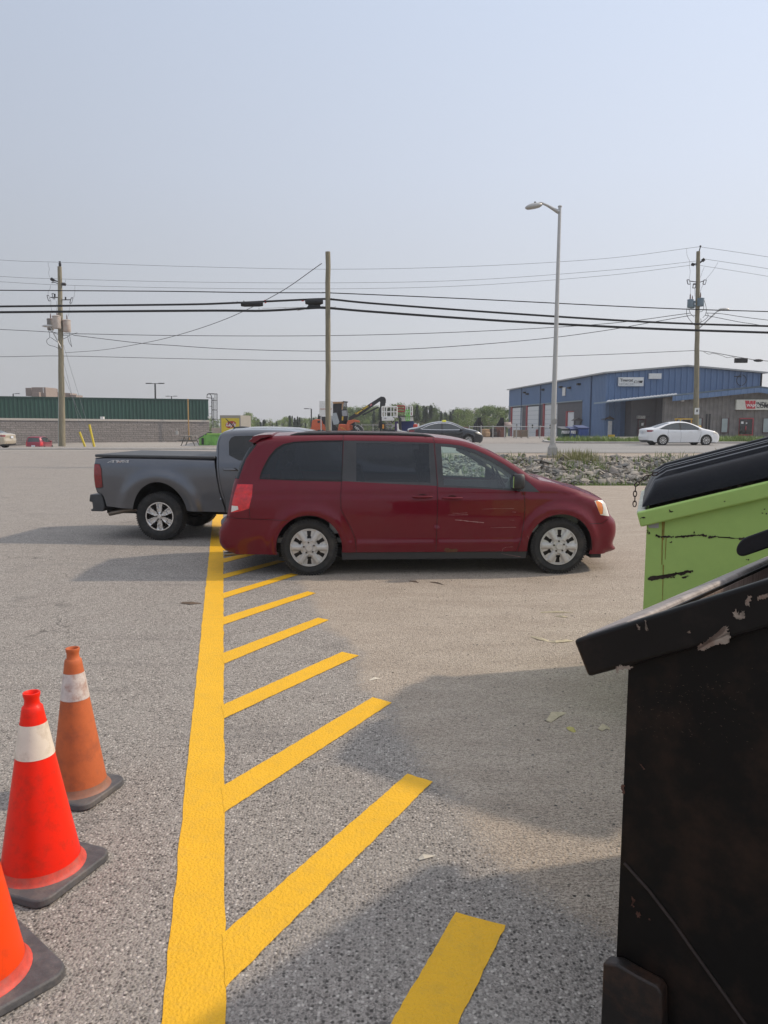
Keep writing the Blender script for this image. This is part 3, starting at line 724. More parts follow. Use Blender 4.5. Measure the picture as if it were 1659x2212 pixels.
    a = L(C(345, 925), .25); b = L(C(470, 905), .25); m = MB(); m.tube([(a[0], -.72, a[1]-.01), (b[0], -.70, b[1]), (b[0]+.35, -.5, b[1]+.02)], .045, 14, cap=False); m.build('exhaust', MATS['steel_dull'], root)
    h0 = L(C(1406, 524)); h1 = L(C(1510, 524)); m = MB(); m.tube([(h0[0], -.945, h0[1]), (h0[0]+.03, -.975, h0[1]), (h1[0]+.02, -.975, h1[1]), (h1[0]+.06, -.945, h1[1])], .016, 8); m.build('door_handle', paint, root, smooth=60)
    a = L(C(1515, 135), .5); m = MB(); m.sphere((a[0]+.12, -.2, a[1]+.0), (.16, .04, .035)); m.tube([(a[0], -.2, a[1]+.01), L(C(1460, 42), .7)[0:1]+(-.2,)+L(C(1460, 42), .7)[1:2]], [.012, .006], 6); m.build('antenna', MATS['plastic'], root)
    # 4X4 decal
    M0 = L(C(302, 470)); M1 = L(C(524, 470)); hgt_ = L(C(400, 444))[1]-L(C(400, 470))[1]
    Wd = lambda x, z: float(bd.W(x, z)); wl = mat('decal_white', (.62, .62, .62), .5); rd = mat('decal_rust', (.25, .07, .03), .5); gy = mat('decal_grey', (.10, .12, .15), .4)
    sc1 = (M1[0]-M0[0])
    for s_, xo, mm, nm in (('4', 0.0, wl, 'decal'), ('X', .30*sc1, wl, 'decal'), ('4', .62*sc1, wl, 'decal')):
        M = Matrix.Translation((M0[0]+xo, -(Wd(M0[0]+.1, M0[1]+.03)+.003), M0[1]))@FACE
        text(s_, hgt_*1.75, M, mm, root, nm, .001, shear=.35, sx=2.05, bold=.008)
        M = Matrix.Translation((M0[0]+xo, -(Wd(M0[0]+.1, M0[1]+.03)+.0055), M0[1]))@FACE
        text(s_, hgt_*1.75, M, rd if s_ == 'X' else gy, root, nm, .001, shear=.35, sx=2.05, bold=-.005)
    def rf(r, a, force=False):
        Rr = .232; t = (a-R(90)) % (math.pi/3); t = min(t, math.pi/3-t)   # t=0 spoke centre
        d = r*math.sin(t); al = r*math.cos(t)
        if r > .210: return .022
        hw = .022+.035*(r/.2)
        if r < .062: return .016 if r > .03 else .024
        inn = abs(d) < hw
        if not inn: return -.03 if force else None
        if r > .135 and abs(d) < hw*.45 and r < .2: return -.012
        return .010-.10*(r-.06)*0+.008*(abs(d) > hw*.55)
    def nuts(w_, y0):
        m = MB()
        for i in range(6):
            a = R(60*i); m.lathe([(0, -.012), (.012, -.012), (.014, -.002), (.014, .03)], 8, 'Y', (.057*math.cos(a), y0-.02, .057*math.sin(a)))
        split_loose(m.build('lug_nut', mat('nut', (.10, .09, .08), .5, metal=.6), w_))
        MB().lathe([(0, -.02), (.09, -.02), (.15, -.01), (.155, .01)], 32, 'Y', (0, y0+.11, 0)).build('brake_disc', MATS['steel_dull'], w_)
    wh = mk_wheel(.385, .232, .25, rf, mat('alloy', (.66, .66, .66), .25, metal=.85, coat=.3, var=.04), nuts)
    for i, (x, sd) in enumerate(((0, -1), (3.26, -1), (0, 1), (3.26, 1))):
        q = wh if i == 0 else copy_tree(wh); q.parent = root; q.location = (x, sd*(ty-.125), .385); q.rotation_euler = (0, 0, 0) if sd < 0 else (0, 0, math.pi)
    m = MB().box((1.9, 0, .9), (1.6, 1.4, .5)); 
    for sy in (-.38, .38): 
        MB().box((1.75, sy, .8), (.5, .5, .2)).box((1.5, sy, 1.12), (.14, .48, .6)).build('seat', MATS['seat_fabric'], root, bevel=.04)
    return root
pickup()
# ================================================================ sedans and hatchback (local metres)
def plain_rim(Rr, n=10, wf=.35):
    def f(r, a, force=False):
        t = (a % (2*math.pi/n)); t = min(t, 2*math.pi/n-t)
        if r > Rr*.88: return .015
        if r < Rr*.25: return .01
        if t > (math.pi/n)*(.55): return -.03 if force else None
        return .006
    return f
def small_car(label, cat, name, loc, ang, paint, kind='sedan', taxi=False, wheelm=None, plate=True):
    root = thing(name, label, cat, loc, ang)
    tgl = MATS['tinted_glass']; sg = mat('car_glass', (.05, .06, .065), .04, spec=.7, var=.1)
    if kind == 'sedan':
        rw, fw, zc, ra, hw = -1.36, 1.34, .325, .36, .90
        top = [(-2.22, .22), (-2.30, .36), (-2.33, .52), (-2.30, .62), (-2.27, .80), (-2.30, .93), (-2.25, 1.00), (-2.02, 1.04), (-1.75, 1.07), (-1.25, 1.25), (-.85, 1.37), (-.4, 1.43), (0, 1.44), (.35, 1.40), (.7, 1.27), (1.05, 1.10), (1.22, 1.02), (1.6, .95), (1.95, .86), (2.18, .74), (2.28, .60), (2.31, .45), (2.27, .28), (2.15, .19)]
        wn = [(-1.60, 1.02), (-1.38, 1.10), (-1.05, 1.24), (-.6, 1.35), (-.1, 1.375), (.25, 1.34), (.6, 1.21), (.92, 1.05), (.95, .985), (.2, .975), (-.8, .985)]
        gps = [[(-.25, 1.42), (-.28, .97), (-.24, .5), (-.25, .24)], [(.98, 1.02), (.98, .7), (.86, .28)], [(-1.12, 1.25), (-1.02, 1.0), (-1.08, .7), (-.95, .30)]]
        glr = lambda x, z: -1.9 < x < -.85 and z > 1.07; glf = lambda x, z: .33 < x < 1.16 and z > 1.045
        tl = [(-2.45, .96), (-2.02, .95), (-1.92, .90), (-2.06, .84), (-2.45, .83)]; hp = [(2.4, .74), (1.95, .84), (1.75, .80), (1.98, .70), (2.4, .64)]
        wz = table([(0, .84), (.3, .87), (.5, .90), (.8, .895), (.95, .87), (1.1, .78), (1.3, .66), (1.45, .58)], 5); xl, xh = -2.33, 2.31
        pil = [[(-.30, 1.36), (-.22, 1.36), (-.22, .98), (-.32, .98)]]
    else:
        rw, fw, zc, ra, hw = -1.19, 1.19, .29, .33, .80
        top = [(-1.70, .22), (-1.80, .34), (-1.83, .50), (-1.80, .72), (-1.78, .90), (-1.70, 1.15), (-1.60, 1.38), (-1.62, 1.43), (-1.3, 1.47), (-.8, 1.485), (-.2, 1.47), (.25, 1.40), (.7, 1.18), (1.0, 1.02), (1.4, .94), (1.65, .80), (1.78, .62), (1.82, .45), (1.78, .26), (1.65, .19)]
        wn = [(-1.42, 1.16), (-1.32, 1.34), (-.9, 1.39), (-.2, 1.38), (.2, 1.31), (.62, 1.08), (.64, .98), (-.4, .95), (-1.1, 1.0)]
        gps = [[(-.28, 1.45), (-.28, .97), (-.3, .3)], [(.72, 1.0), (.70, .6), (.62, .28)]]
        glr = lambda x, z: x < -1.55 and .98 < z < 1.36; glf = lambda x, z: .3 < x < .95 and z > 1.04
        tl = [(-1.95, 1.0), (-1.5, 1.0), (-1.42, .95), (-1.5, .68), (-1.95, .66)]; hp = [(1.9, .8), (1.4, .86), (1.2, .78), (1.5, .66), (1.9, .62)]
        wz = table([(0, .72), (.3, .77), (.5, .80), (.8, .80), (1.0, .775), (1.2, .70), (1.5, .58)], 5); xl, xh = -1.83, 1.82
        pil = [[(-.32, 1.42), (-.22, 1.42), (-.22, .98), (-.32, .98)]]
    tx = tablex([(xl-.1, .70), (xl+.08, .84), (xl+.3, .93), (xl+.8, .99), (0, 1), (xh-1.0, .99), (xh-.5, .93), (xh-.15, .80), (xh+.1, .60)], 6)
    tp = smooth_poly(top, 2); zb = .21
    def ap(cx): return arc(cx, zc, ra, math.degrees(math.asin((zb-zc)/ra)), 180-math.degrees(math.asin((zb-zc)/ra)), 20)
    bot = [tp[-1]]+ap(fw)+ap(rw)+[tp[0]]
    bd = Body(tp, bot, wz, tx, .08, [(rw, zc, ra+.05, .06, .02), (fw, zc, ra+.05, .06, .02)], crown=.05, step=.09, Rx=lambda x, z: .09+0*x,
              feats=lambda x, z: .012*np.exp(-((z-.82)/.05)**2)-.012*np.exp(-((z-.45)/.12)**2))
    wns = smooth_poly(wn, 1, True); cxm = sum(p[0] for p in wn)/len(wn); czm = sum(p[1] for p in wn)/len(wn)
    wtr = [(cxm+(x-cxm)*1.04, czm+(z-czm)*1.12) for x, z in wns]
    trm = MATS['chrome'] if taxi else MATS['gap_black']
    regs = [dict(key='window_pillar', poly=pil[0], mat=MATS['gap_black'], depth=.002), dict(key='side_window', poly=wns, mat=sg, depth=.006, nogap=1), dict(key='window_trim', poly=wtr, mat=trm, depth=.0, nogap=1),
            dict(key='tail_light', poly=tl, mat=MATS['tail_dark_red'] if kind == 'sedan' else MATS['tail_red']), dict(key='headlight', poly=hp, mat=MATS['headlamp']),
            dict(key='lower_trim', poly=[(xl-.2, .36), (xl+.35, .30), (xl+.55, .15), (xl-.2, .15)], mat=MATS['plastic'])]
    def tagf(x, z, s):
        if glr(x, z) and s < .92: return 'rear_window'
        if glf(x, z) and s < .92: return 'windshield'
        if x > xh-.15 and .3 < z < .66 and s < .6: return 'grille'
        if x < xl+.2 and z < .34: return 'lower'
        return 'body'
    bd.build(root, regs, gps, tagf, {'body': ('body', paint), 'windshield': ('windshield', sg), 'rear_window': ('rear_window', sg), 'grille': ('grille', MATS['plastic']), 'lower': ('lower_bumper', MATS['plastic'])}, gw=.006, N=14)
    for cx in (rw, fw): well(root, cx, zc, ra+.003, hw-.02, .5, depth=.25)
    MB().box((0, 0, .24), (fw-rw+.9, hw*1.5, .10)).build('underbody', MATS['under'], root)
    for sd in (-1, 1):
        m = MB(); xm = .88 if kind == 'sedan' else .55; m.sphere((xm, sd*(hw+.07), 1.0), (.09, .10, .075), 12, 8); m.tube([(xm, sd*(hw-.1), .96), (xm, sd*(hw+.04), .98)], .02, 6); m.build('side_mirror', paint, root, smooth=60)
        for hx in ((-.62, .32) if kind == 'sedan' else (-.05,)):
            MB().tube([(hx-.1, sd*(float(bd.W(hx, .86))), .86), (hx-.06, sd*(float(bd.W(hx, .86))+.03), .86), (hx+.1, sd*(float(bd.W(hx, .86))+.03), .86), (hx+.13, sd*float(bd.W(hx, .86)), .86)], .014, 6).build('door_handle', paint, root, smooth=60)
    if plate:
        zp = .80 if kind == 'sedan' else .62; MB().box((xl-.055, 0, zp), (.02, .31, .16)).build('number_plate', mat('plate', (.62, .66, .72), .4, var=.2, scale=40), root)
    Rr = .215 if kind == 'sedan' else .19
    wh = mk_wheel(zc, Rr, .20, plain_rim(Rr), wheelm or MATS['alloy'])
    for i, (x, sd) in enumerate(((rw, -1), (fw, -1), (rw, 1), (fw, 1))):
        q = wh if i == 0 else copy_tree(wh); q.parent = root; q.location = (x, sd*(hw-.10), zc); q.rotation_euler = (0, R(12*i), 0) if sd < 0 else (0, 0, math.pi)
    return root
def at_px(px, Y, z=None):
    X = (px-CX)/F*(Y*CP+0)*1.0; d = ray(px, 930); X = d[0]/d[1]*Y
    return (X, Y, hz(X, Y) if z is None else z)
wpaint = mat('white_paint', (.78, .79, .80), .3, coat=.8, var=.02); bpaint = mat('black_paint', (.022, .025, .032), .25, metal=.3, coat=1, var=.05)
bg_ = mat('beige_paint', (.52, .46, .36), .3, metal=.35, coat=.8, var=.03); mpaint = mat('magenta_paint', (.26, .012, .035), .3, metal=.2, coat=.8, var=.05)
small_car('white four-door saloon driving along the road in front of the blue workshop', 'car', 'sedan_car', at_px(1467, 46.5), R(2), wpaint)
q = at_px(961, 46.3); tx_ = small_car('black saloon taxi with a small yellow roof sign, passing behind the minivan bonnet', 'taxi', 'taxi_car', q, R(2), bpaint, taxi=True)
m = MB().box((-.1, -.1, 1.50), (.26, .55, .12)); m.v = [(x*(.8 if z > 1.5 else 1), y*(.85 if z > 1.5 else 1), z) for x, y, z in m.v]
rs_ = m.build('roof_sign', mat('taxi_yellow', (.75, .72, .05), .35, coat=.5), tx_, bevel=.02)
q = at_px(-44, 53.5, .0); small_car('beige saloon whose boot shows at the left edge of the picture', 'car', 'sedan_car', q, R(176), bg_)
small_car('crimson hatchback parked low before the grey block wall, rear towards us', 'car', 'hatchback_car', (at_px(84, 70)[0], 70, -.95), R(98), mpaint, 'hatch')
# ---------------------------------------------------------------- driver of the white saloon (arm at the window)
# ================================================================ ground
def noise_mat_ground():
    m = bpy.data.materials.new('ground_surface'); m.use_nodes = True; t = m.node_tree; b = t.nodes['Principled BSDF']
    b.inputs['Roughness'].default_value = .92; b.inputs['Specular IOR Level'].default_value = .25
    geo = nd(t, 'ShaderNodeNewGeometry'); P = geo.outputs['Position']
    at = nd(t, 'ShaderNodeAttribute', attribute_name='surf'); sep = nd(t, 'ShaderNodeSeparateColor'); t.links.new(at.outputs['Color'], sep.inputs[0])
    def noise(s, d=5, r=.6, vec=None, dist=0):
        n = nd(t, 'ShaderNodeTexNoise'); n.inputs['Scale'].default_value = s; n.inputs['Detail'].default_value = d; n.inputs['Roughness'].default_value = r
        n.inputs['Distortion'].default_value = dist; t.links.new(vec or P, n.inputs['Vector']); return n.outputs[0]
    def vor(s, f='F1', rnd=1):
        n = nd(t, 'ShaderNodeTexVoronoi', feature=f); n.inputs['Scale'].default_value = s; t.links.new(P, n.inputs['Vector']); return n
    def ramp(x, st):
        n = nd(t, 'ShaderNodeValToRGB'); t.links.new(x, n.inputs[0]); e = n.color_ramp.elements
        e[0].position = st[0][0]; e[0].color = (*st[0][1], 1); e[1].position = st[-1][0]; e[1].color = (*st[-1][1], 1)
        for p, c in st[1:-1]: k = e.new(p); k.color = (*c, 1)
        return n.outputs[0]
    def mixc(f, a, c, mode='MIX', fv=None):
        n = nd(t, 'ShaderNodeMix', data_type='RGBA', blend_type=mode)
        if fv is not None: n.inputs[0].default_value = fv
        else: t.links.new(f, n.inputs[0])
        for s_, i in ((a, 6), (c, 7)):
            if isinstance(s_, tuple): n.inputs[i].default_value = (*s_, 1)
            else: t.links.new(s_, n.inputs[i])
        return n.outputs[2]
    def mth(op, a, c):
        n = nd(t, 'ShaderNodeMath', operation=op)
        for s_, i in ((a, 0), (c, 1)):
            if isinstance(s_, (int, float)): n.inputs[i].default_value = s_
            else: t.links.new(s_, n.inputs[i])
        return n.outputs[0]
    def mrange(x, a, c, lo=0, hi=1):
        n = nd(t, 'ShaderNodeMapRange'); t.links.new(x, n.inputs[0]); n.inputs[1].default_value = a; n.inputs[2].default_value = c; n.inputs[3].default_value = lo; n.inputs[4].default_value = hi; return n.outputs[0]
    # asphalt: stones of mixed greys in a pale binder
    v1 = vor(72); st = nd(t, 'ShaderNodeSeparateColor'); t.links.new(v1.outputs['Color'], st.inputs[0])
    v2 = vor(170)
    stones = ramp(st.outputs[0], [(0, (.014, .014, .014)), (.22, (.06, .056, .051)), (.40, (.26, .236, .213)), (.78, (.41, .375, .34)), (1, (.72, .67, .61))])
    s2 = nd(t, 'ShaderNodeSeparateColor'); t.links.new(v2.outputs['Color'], s2.inputs[0])
    fine = ramp(s2.outputs[1], [(0, (.10, .093, .086)), (.4, (.275, .25, .226)), (1, (.43, .395, .36))])
    asp = mixc(mrange(v1.outputs['Distance'], .25, .6), stones, fine)
    asp = mixc(None, asp, mixc(mrange(noise(.8, 6, .65), .35, .65), (.315, .29, .265), (.355, .32, .285)), fv=.18)
    asp = mixc(mrange(noise(2.6, 5), .45, .75, 0, .35), asp, (.36, .34, .31))
    # dusty dirt with grit, twig-like streaks and wheel tracks
    mp = nd(t, 'ShaderNodeMapping'); mp.inputs['Scale'].default_value = (1.0, 2.6, 1); mp.inputs['Rotation'].default_value = (0, 0, R(8)); t.links.new(P, mp.inputs[0])
    d1 = mixc(mrange(noise(1.3, 7, .7, mp.outputs[0]), .35, .65), (.44, .375, .31), (.53, .46, .385))
    grit = ramp(mth('ADD', mth('MULTIPLY', noise(110, 3, .7), .55), mth('MULTIPLY', noise(34, 4, .8, mp.outputs[0]), .5)), [(.38, (.06, .055, .05)), (.475, (.62, .60, .58)), (.54, (1, 1, 1)), (.68, (1.2, 1.18, 1.15))])
    d2 = mixc(None, d1, grit, 'MULTIPLY', fv=.9)
    d2 = mixc(mrange(noise(14, 8, .85, mp.outputs[0]), .53, .60, 0, .5), d2, (.17, .15, .13)); d2 = mixc(mrange(noise(46, 6, .85, mp.outputs[0]), .53, .585, 0, .75), d2, (.10, .092, .08))
    v3 = vor(34); s3 = nd(t, 'ShaderNodeSeparateColor'); t.links.new(v3.outputs['Color'], s3.inputs[0])
    peb = mth('MULTIPLY', mrange(s3.outputs[0], .86, .90), mrange(v3.outputs['Distance'], .32, .22))
    d2 = mixc(peb, d2, mixc(s3.outputs[1], (.06, .055, .05), (.42, .38, .33)))
    d2 = mixc(mrange(noise(5.5, 6, .75, mp.outputs[0]), .52, .75, 0, .5), d2, (.20, .175, .15))
    edge = mth('ADD', sep.outputs[0], mth('ADD', mth('MULTIPLY', mth('SUBTRACT', noise(4, 8, .8), .5), 1.1), mth('MULTIPLY', mth('SUBTRACT', noise(70, 3, .7), .5), 1.3)))
    dm = mrange(edge, .30, .74)
    # oil and tyre stains, hairline cracks in the asphalt
    asp = mixc(mrange(noise(1.1, 7, .72), .60, .72, 0, .45), asp, (.085, .08, .078))
    mpc = nd(t, 'ShaderNodeMapping'); mpc.inputs['Scale'].default_value = (.22, 1.6, 1); mpc.inputs['Rotation'].default_value = (0, 0, R(14)); t.links.new(P, mpc.inputs[0])
    asp = mixc(mrange(noise(2.0, 6, .6, mpc.outputs[0]), .56, .68, 0, .28), asp, (.13, .12, .118))
    nv = nd(t, 'ShaderNodeVectorMath', operation='SCALE'); nn_ = nd(t, 'ShaderNodeTexNoise'); nn_.inputs['Scale'].default_value = 1.6; nn_.inputs['Detail'].default_value = 6; t.links.new(P, nn_.inputs['Vector']); t.links.new(nn_.outputs['Color'], nv.inputs[0]); nv.inputs['Scale'].default_value = .9
    av = nd(t, 'ShaderNodeVectorMath', operation='ADD'); t.links.new(P, av.inputs[0]); t.links.new(nv.outputs[0], av.inputs[1]); vc = nd(t, 'ShaderNodeTexVoronoi', feature='DISTANCE_TO_EDGE'); vc.inputs['Scale'].default_value = .23; t.links.new(av.outputs[0], vc.inputs['Vector'])
    crk = mth('MULTIPLY', mrange(vc.outputs['Distance'], .0008, .003, .55, 0), mrange(noise(.35, 2), .56, .62)); asp = mixc(crk, asp, (.04, .038, .036))
    c = mixc(dm, asp, d2)
    gr = mixc(noise(3, 8, .7), (.055, .085, .02), (.14, .16, .055)); c = mixc(mrange(mth('ADD', sep.outputs[1], mth('MULTIPLY', mth('SUBTRACT', noise(1.6, 8, .8), .5), .8)), .4, .62), c, gr)
    c = mixc(mrange(sep.outputs[2], .3, .7), c, mixc(noise(.6, 5), (.33, .31, .28), (.42, .39, .355)))
    t.links.new(c, b.inputs['Base Color'])
    hh = mth('ADD', mth('MULTIPLY', mrange(v1.outputs['Distance'], 0, .6, 1, 0), .55), mth('MULTIPLY', noise(60, 4, .7), .8))
    hh = mth('ADD', hh, mth('MULTIPLY', noise(9, 5, .7), .9))
    bp = nd(t, 'ShaderNodeBump'); bp.inputs['Strength'].default_value = .9; bp.inputs['Distance'].default_value = .010
    t.links.new(hh, bp.inputs['Height']); t.links.new(bp.outputs[0], b.inputs['Normal'])
    return m
def rng(*seg):
    o = []
    for a, b, s in seg: o += list(np.arange(a, b, s))
    o.append(seg[-1][1]); return np.array(sorted(set(np.round(o, 4))))
xs = rng((-800, -300, 250), (-300, -100, 50), (-100, -45, 5), (-45, -8, 1.2), (-8, -3, .4), (-3, 3, .06), (3, 30, .5), (30, 110, 5), (110, 300, 40), (300, 800, 250))
ys = rng((-30, -2, 4), (-2, 1.5, .5), (1.5, 10, .07), (10, 60, .4), (60, 100, 1), (100, 300, 20), (300, 670, 185))
GX, GY = np.meshgrid(xs, ys); GZ = hgt(GX, GY)
bpx = [(1640, 2212), (1200, 1960), (1060, 1850), (976, 1723), (941, 1694), (914, 1659), (891, 1609), (856, 1570), (846, 1520), (782, 1491), (776, 1415), (753, 1388), (700, 1350), (676, 1300), (644, 1247), (600, 1215)]
bw = [PG(*p) for p in bpx]; bY = [p.y for p in bw]+[12, 21]; bX = [p.x for p in bw]+[-1.5, -3.0]
o_ = np.argsort(bY); bY = np.array(bY)[o_]; bX = np.array(bX)[o_]
dist = GX-np.interp(GY, bY, bX)
dirt = np.clip(.5+dist*3.2, 0, 1)*(GY < 36)
dirt = np.maximum(dirt, .62*sstep(29.8, 30.6, GY)*(1-sstep(33.2, 33.8, GY))*sstep(-1, 2, GX))
grs = np.maximum(sstep(21.6, 22.3, GY)*(1-sstep(24.2, 25, GY))*sstep(-4, -1, GX)*.75, (sstep(51.2, 51.6, GY)*(1-sstep(56.5, 57.5, GY))*sstep(11.6, 12.2, GX)*.8))
grs = np.maximum(grs, sstep(24.2, 25, GY)*(1-sstep(29.6, 30.3, GY))*sstep(-4, -1, GX)*.42)
grs = np.maximum(grs, .9*sstep(130, 150, GY))
con = np.maximum(sstep(57, 58, GY)*(GX < -10)*.62, ((GY > 54)*(GX > -10)*.40))
con = np.maximum(con, .55*(sstep(48.6, 49, GY)-sstep(52, 53, GY))*(GX < 3))
n, k = GX.shape
vs = np.stack([GX.ravel(), GY.ravel(), GZ.ravel()], 1)
idx = np.arange(n*k).reshape(n, k); fs = np.stack([idx[:-1, :-1].ravel(), idx[:-1, 1:].ravel(), idx[1:, 1:].ravel(), idx[1:, :-1].ravel()], 1)
me = bpy.data.meshes.new('ground'); me.vertices.add(len(vs)); me.vertices.foreach_set('co', vs.ravel()); me.loops.add(len(fs)*4); me.loops.foreach_set('vertex_index', fs.ravel().astype(np.int32))
me.polygons.add(len(fs)); me.polygons.foreach_set('loop_start', np.arange(0, len(fs)*4, 4, dtype=np.int32)); me.update(); me.validate()
ca = me.color_attributes.new('surf', 'FLOAT_COLOR', 'POINT'); ca.data.foreach_set('color', np.stack([dirt.ravel(), grs.ravel(), con.ravel(), np.ones(n*k)], 1).ravel())
me.shade_smooth(); me.materials.append(noise_mat_ground()); go = bpy.data.objects.new('ground', me); col.objects.link(go); tag(go, kind='structure')
# road as its own sheet
asph = mat('road_asphalt', (.27, .262, .25), .9, var=.14, scale=.9, bump=.3, bscale=150, stretch=(.15, 1, 1)); 
def sheet(x0, x1, y0, y1, dz, nx, ny, name, m):
    X = np.linspace(x0, x1, nx); Y = np.linspace(y0, y1, ny); b = MB()
    for j in range(ny): b.v += [(x, Y[j], hz(x, Y[j])+dz) for x in X]
    b.f = [(j*nx+i, j*nx+i+1, (j+1)*nx+i+1, (j+1)*nx+i) for j in range(ny-1) for i in range(nx-1)]
    o = b.build(name, m, None, merge=False); tag(o, kind='structure'); return o
sheet(-4, 140, 34.5, 48.8, .02, 73, 8, 'road', asph)
kc = mat('kerb_concrete', (.46, .44, .41), .85, var=.12, scale=2, bump=.2)
b = MB(); X = np.linspace(2.0, 11.0, 12)
def kerb(pts, wd=.3, hgt_=.12):
    for p, q in zip(pts[:-1], pts[1:]): b.bar((p[0], p[1], hz(*p)+hgt_/2), (q[0], q[1], hz(*q)+hgt_/2), wd, hgt_)
kerb([(12.2, 56.5), (11.7, 53.5), (12.0, 51.6), (13.0, 50.7), (15, 50.4)]+[(x, 50.4) for x in range(18, 80, 3)])
o = b.build('kerb', kc, None, bevel=.02); tag(o, kind='structure')
b = MB(); kerb([(x, 51.0) for x in range(-90, 2, 4)], .5, .10); o = b.build('kerb', kc, None, bevel=.02); tag(o, kind='structure')
# ---------------------------------------------------------------- yellow paint
ym = mat('road_paint_yellow', (.84, .465, .016), .6, var=.05, scale=2.2, bump=.8, bscale=90, dirt=(.55, .34, .05), damt=.30, dscale=14, spec=.4)
def paint_poly(pts, z=.004):
    rr = random.Random(int(pts[0][0]*10)); P = [PG(*p) for p in pts]; out = []
    for a, c in zip(P, P[1:]+P[:1]):
        L = (c-a).length; n = max(1, int(L/.03)); nr = Vector((-(c-a).y, (c-a).x, 0)).normalized()
        for i in range(n): out.append(a+(c-a)*(i/n)+nr*rr.uniform(-.0025, .0025))
    return [(p.x, p.y, z) for p in out]
ml = thing('hatched_parking_marking', 'bright yellow freshly painted line with slanted hatch bars on the asphalt', 'road marking', (0, 0, 0))
L0 = PG(348, 2212); L1 = PG(460, 1115); Rr0 = PG(487, 2212); Rr1 = PG(482, 1120)
dl = (L1-L0).normalized(); dr = (Rr1-Rr0).normalized(); la = L0-dl*1.0; ra_ = Rr0-dr*1.0; lb = L1+dl*2.2; rb = Rr1+dr*2.2
P = []; rr = random.Random(1)
for a, c in ((la, lb), (rb, ra_)):
    for i in range(160): p = a+(c-a)*(i/159); P.append((p.x+rr.uniform(-.004, .004), p.y, .003))
MB().add(P, [tuple(range(len(P)))]).build('centre_line', ym, ml, smooth=None, merge=False)
for h in ([(985, 1973), (1093, 2001), (990, 2212), (930, 2335), (780, 2330), (845, 2212)], [(880, 1673), (934, 1690), (487, 2136), (480, 2020)], [(805, 1507), (846, 1519), (484, 1757), (478, 1701)],
          [(739, 1409), (775, 1417), (484, 1553), (478, 1525)], [(687, 1335), (711, 1340), (484, 1435), (478, 1413)], [(665, 1278), (682, 1282), (484, 1350), (478, 1335)], [(628, 1239), (645, 1242), (484, 1293), (478, 1283)],
          [(600, 1211), (618, 1213), (484, 1250), (478, 1242)], [(566, 1188), (584, 1190), (484, 1216), (478, 1208)], [(540, 1170), (558, 1171), (484, 1190), (478, 1184)]):
    p = paint_poly(h, .0048); MB().add(p, [tuple(range(len(p)))]).build('hatch_bar', ym, ml, smooth=None, merge=False)
# ================================================================ traffic cones
def cone(label, px, py, body, dirtc, band, rz, group='traffic cones along the left edge', hgt_=.74, lean=(0, 0), R0=.133, hb=.17):
    p = PG(px, py); r = thing('traffic_cone', label, 'traffic cone', p, rz, group)
    m = MB(); q = []
    for cx_, cy_, a0 in ((hb-.06, hb-.06, 0), (-hb+.06, hb-.06, 90), (-hb+.06, -hb+.06, 180), (hb-.06, -hb+.06, 270)):
        for k in range(5): a = R(a0+90*k/4); q.append((cx_+.06*math.cos(a), cy_+.06*math.sin(a)))
    f = lambda z, s: (lambda a, b: (a*s, b*s, z+.004*math.sin(a*14+b*9)))
    m.prism(q, f(.002, 1.0), f(.034, .985)); m.build('base', mat('cone_rubber', (.085, .085, .09), .65, var=.25, scale=14, bump=.35, bscale=40, dirt=(.20, .17, .15), damt=.6, dscale=9), r, bevel=.006)
    m = MB().lathe([(R0+.020, .034), (R0+.013, .038), (R0+.006, .048), (R0-.002, .072)], 40); m.lathe([(.10, .04), (R0+.020, .034)], 40); m.build('foot_ring', mat(body+'_foot', (.30, .13, .08) if body == 'cone_old' else (.62, .07, .045), .6, var=.25, scale=20, dirt=(.2, .17, .15), damt=.35, dscale=14), r)
    R1 = .034; zt = hgt_-.06
    rad = lambda z: R0+(R1+.006-R0)*(z-.055)/(zt-.055)
    n = 30; pr = [(rad(.055+(zt-.055)*i/n), .055+(zt-.055)*i/n) for i in range(n+1)]
    pr += [(.036, zt+.004), (.0305, zt+.010), (.0290, zt+.024), (.0290, zt+.034), (.0325, zt+.046), (.034, zt+.055), (.033, zt+.060), (.028, zt+.060), (.022, zt+.05), (.022, zt-.05)]
    m = MB().lathe(pr, 48); 
    if lean != (0, 0): m.v = [(x+lean[0]*z, y+lean[1]*z, z) for x, y, z in m.v]
    m.build('cone_body', MATS[body], r, smooth=50)
    z0, z1 = hgt_*.665, hgt_*.84
    m = MB().lathe([(rad(z)+.0016, z) for z in np.linspace(z0, z1, 8)], 48); m.build('reflective_collar', MATS[band], r, smooth=60)
    return r
mat('cone_red', (.90, .018, .004), .5, spec=.25, var=.05, scale=5, coat=.15, dirt=(.48, .03, .015), damt=.5, dscale=17, coatr=.3)
mat('cone_orange', (.92, .065, .006), .5, spec=.25, var=.05, scale=5, coat=.1, dirt=(.50, .05, .02), damt=.45, dscale=15, coatr=.3)
mat('cone_old', (.52, .125, .038), .7, var=.14, scale=6, dirt=(.24, .07, .04), damt=.55, dscale=10, bump=.2, bscale=30)
mat('band_old', (.62, .56, .53), .5, var=.15, scale=30, dirt=(.34, .17, .12), damt=.75, dscale=22); mat('band_new', (.78, .70, .60), .35, var=.10, scale=7, dirt=(.45, .34, .24), damt=.6, dscale=13)
cone('faded brown-orange traffic cone with a cracked collar, farthest of the three', 173, 1712, 'cone_old', 0, 'band_old', R(-16), hgt_=.765)
cone('bright red-orange traffic cone with a cream collar, standing between the other two', 91, 1884, 'cone_red', 0, 'band_new', R(-20), hgt_=.79, R0=.157, hb=.205)
cone('orange traffic cone cut off by the bottom left corner of the picture', -52, 2122, 'cone_orange', 0, 'band_new', R(-40), hgt_=.79, R0=.157, hb=.225)
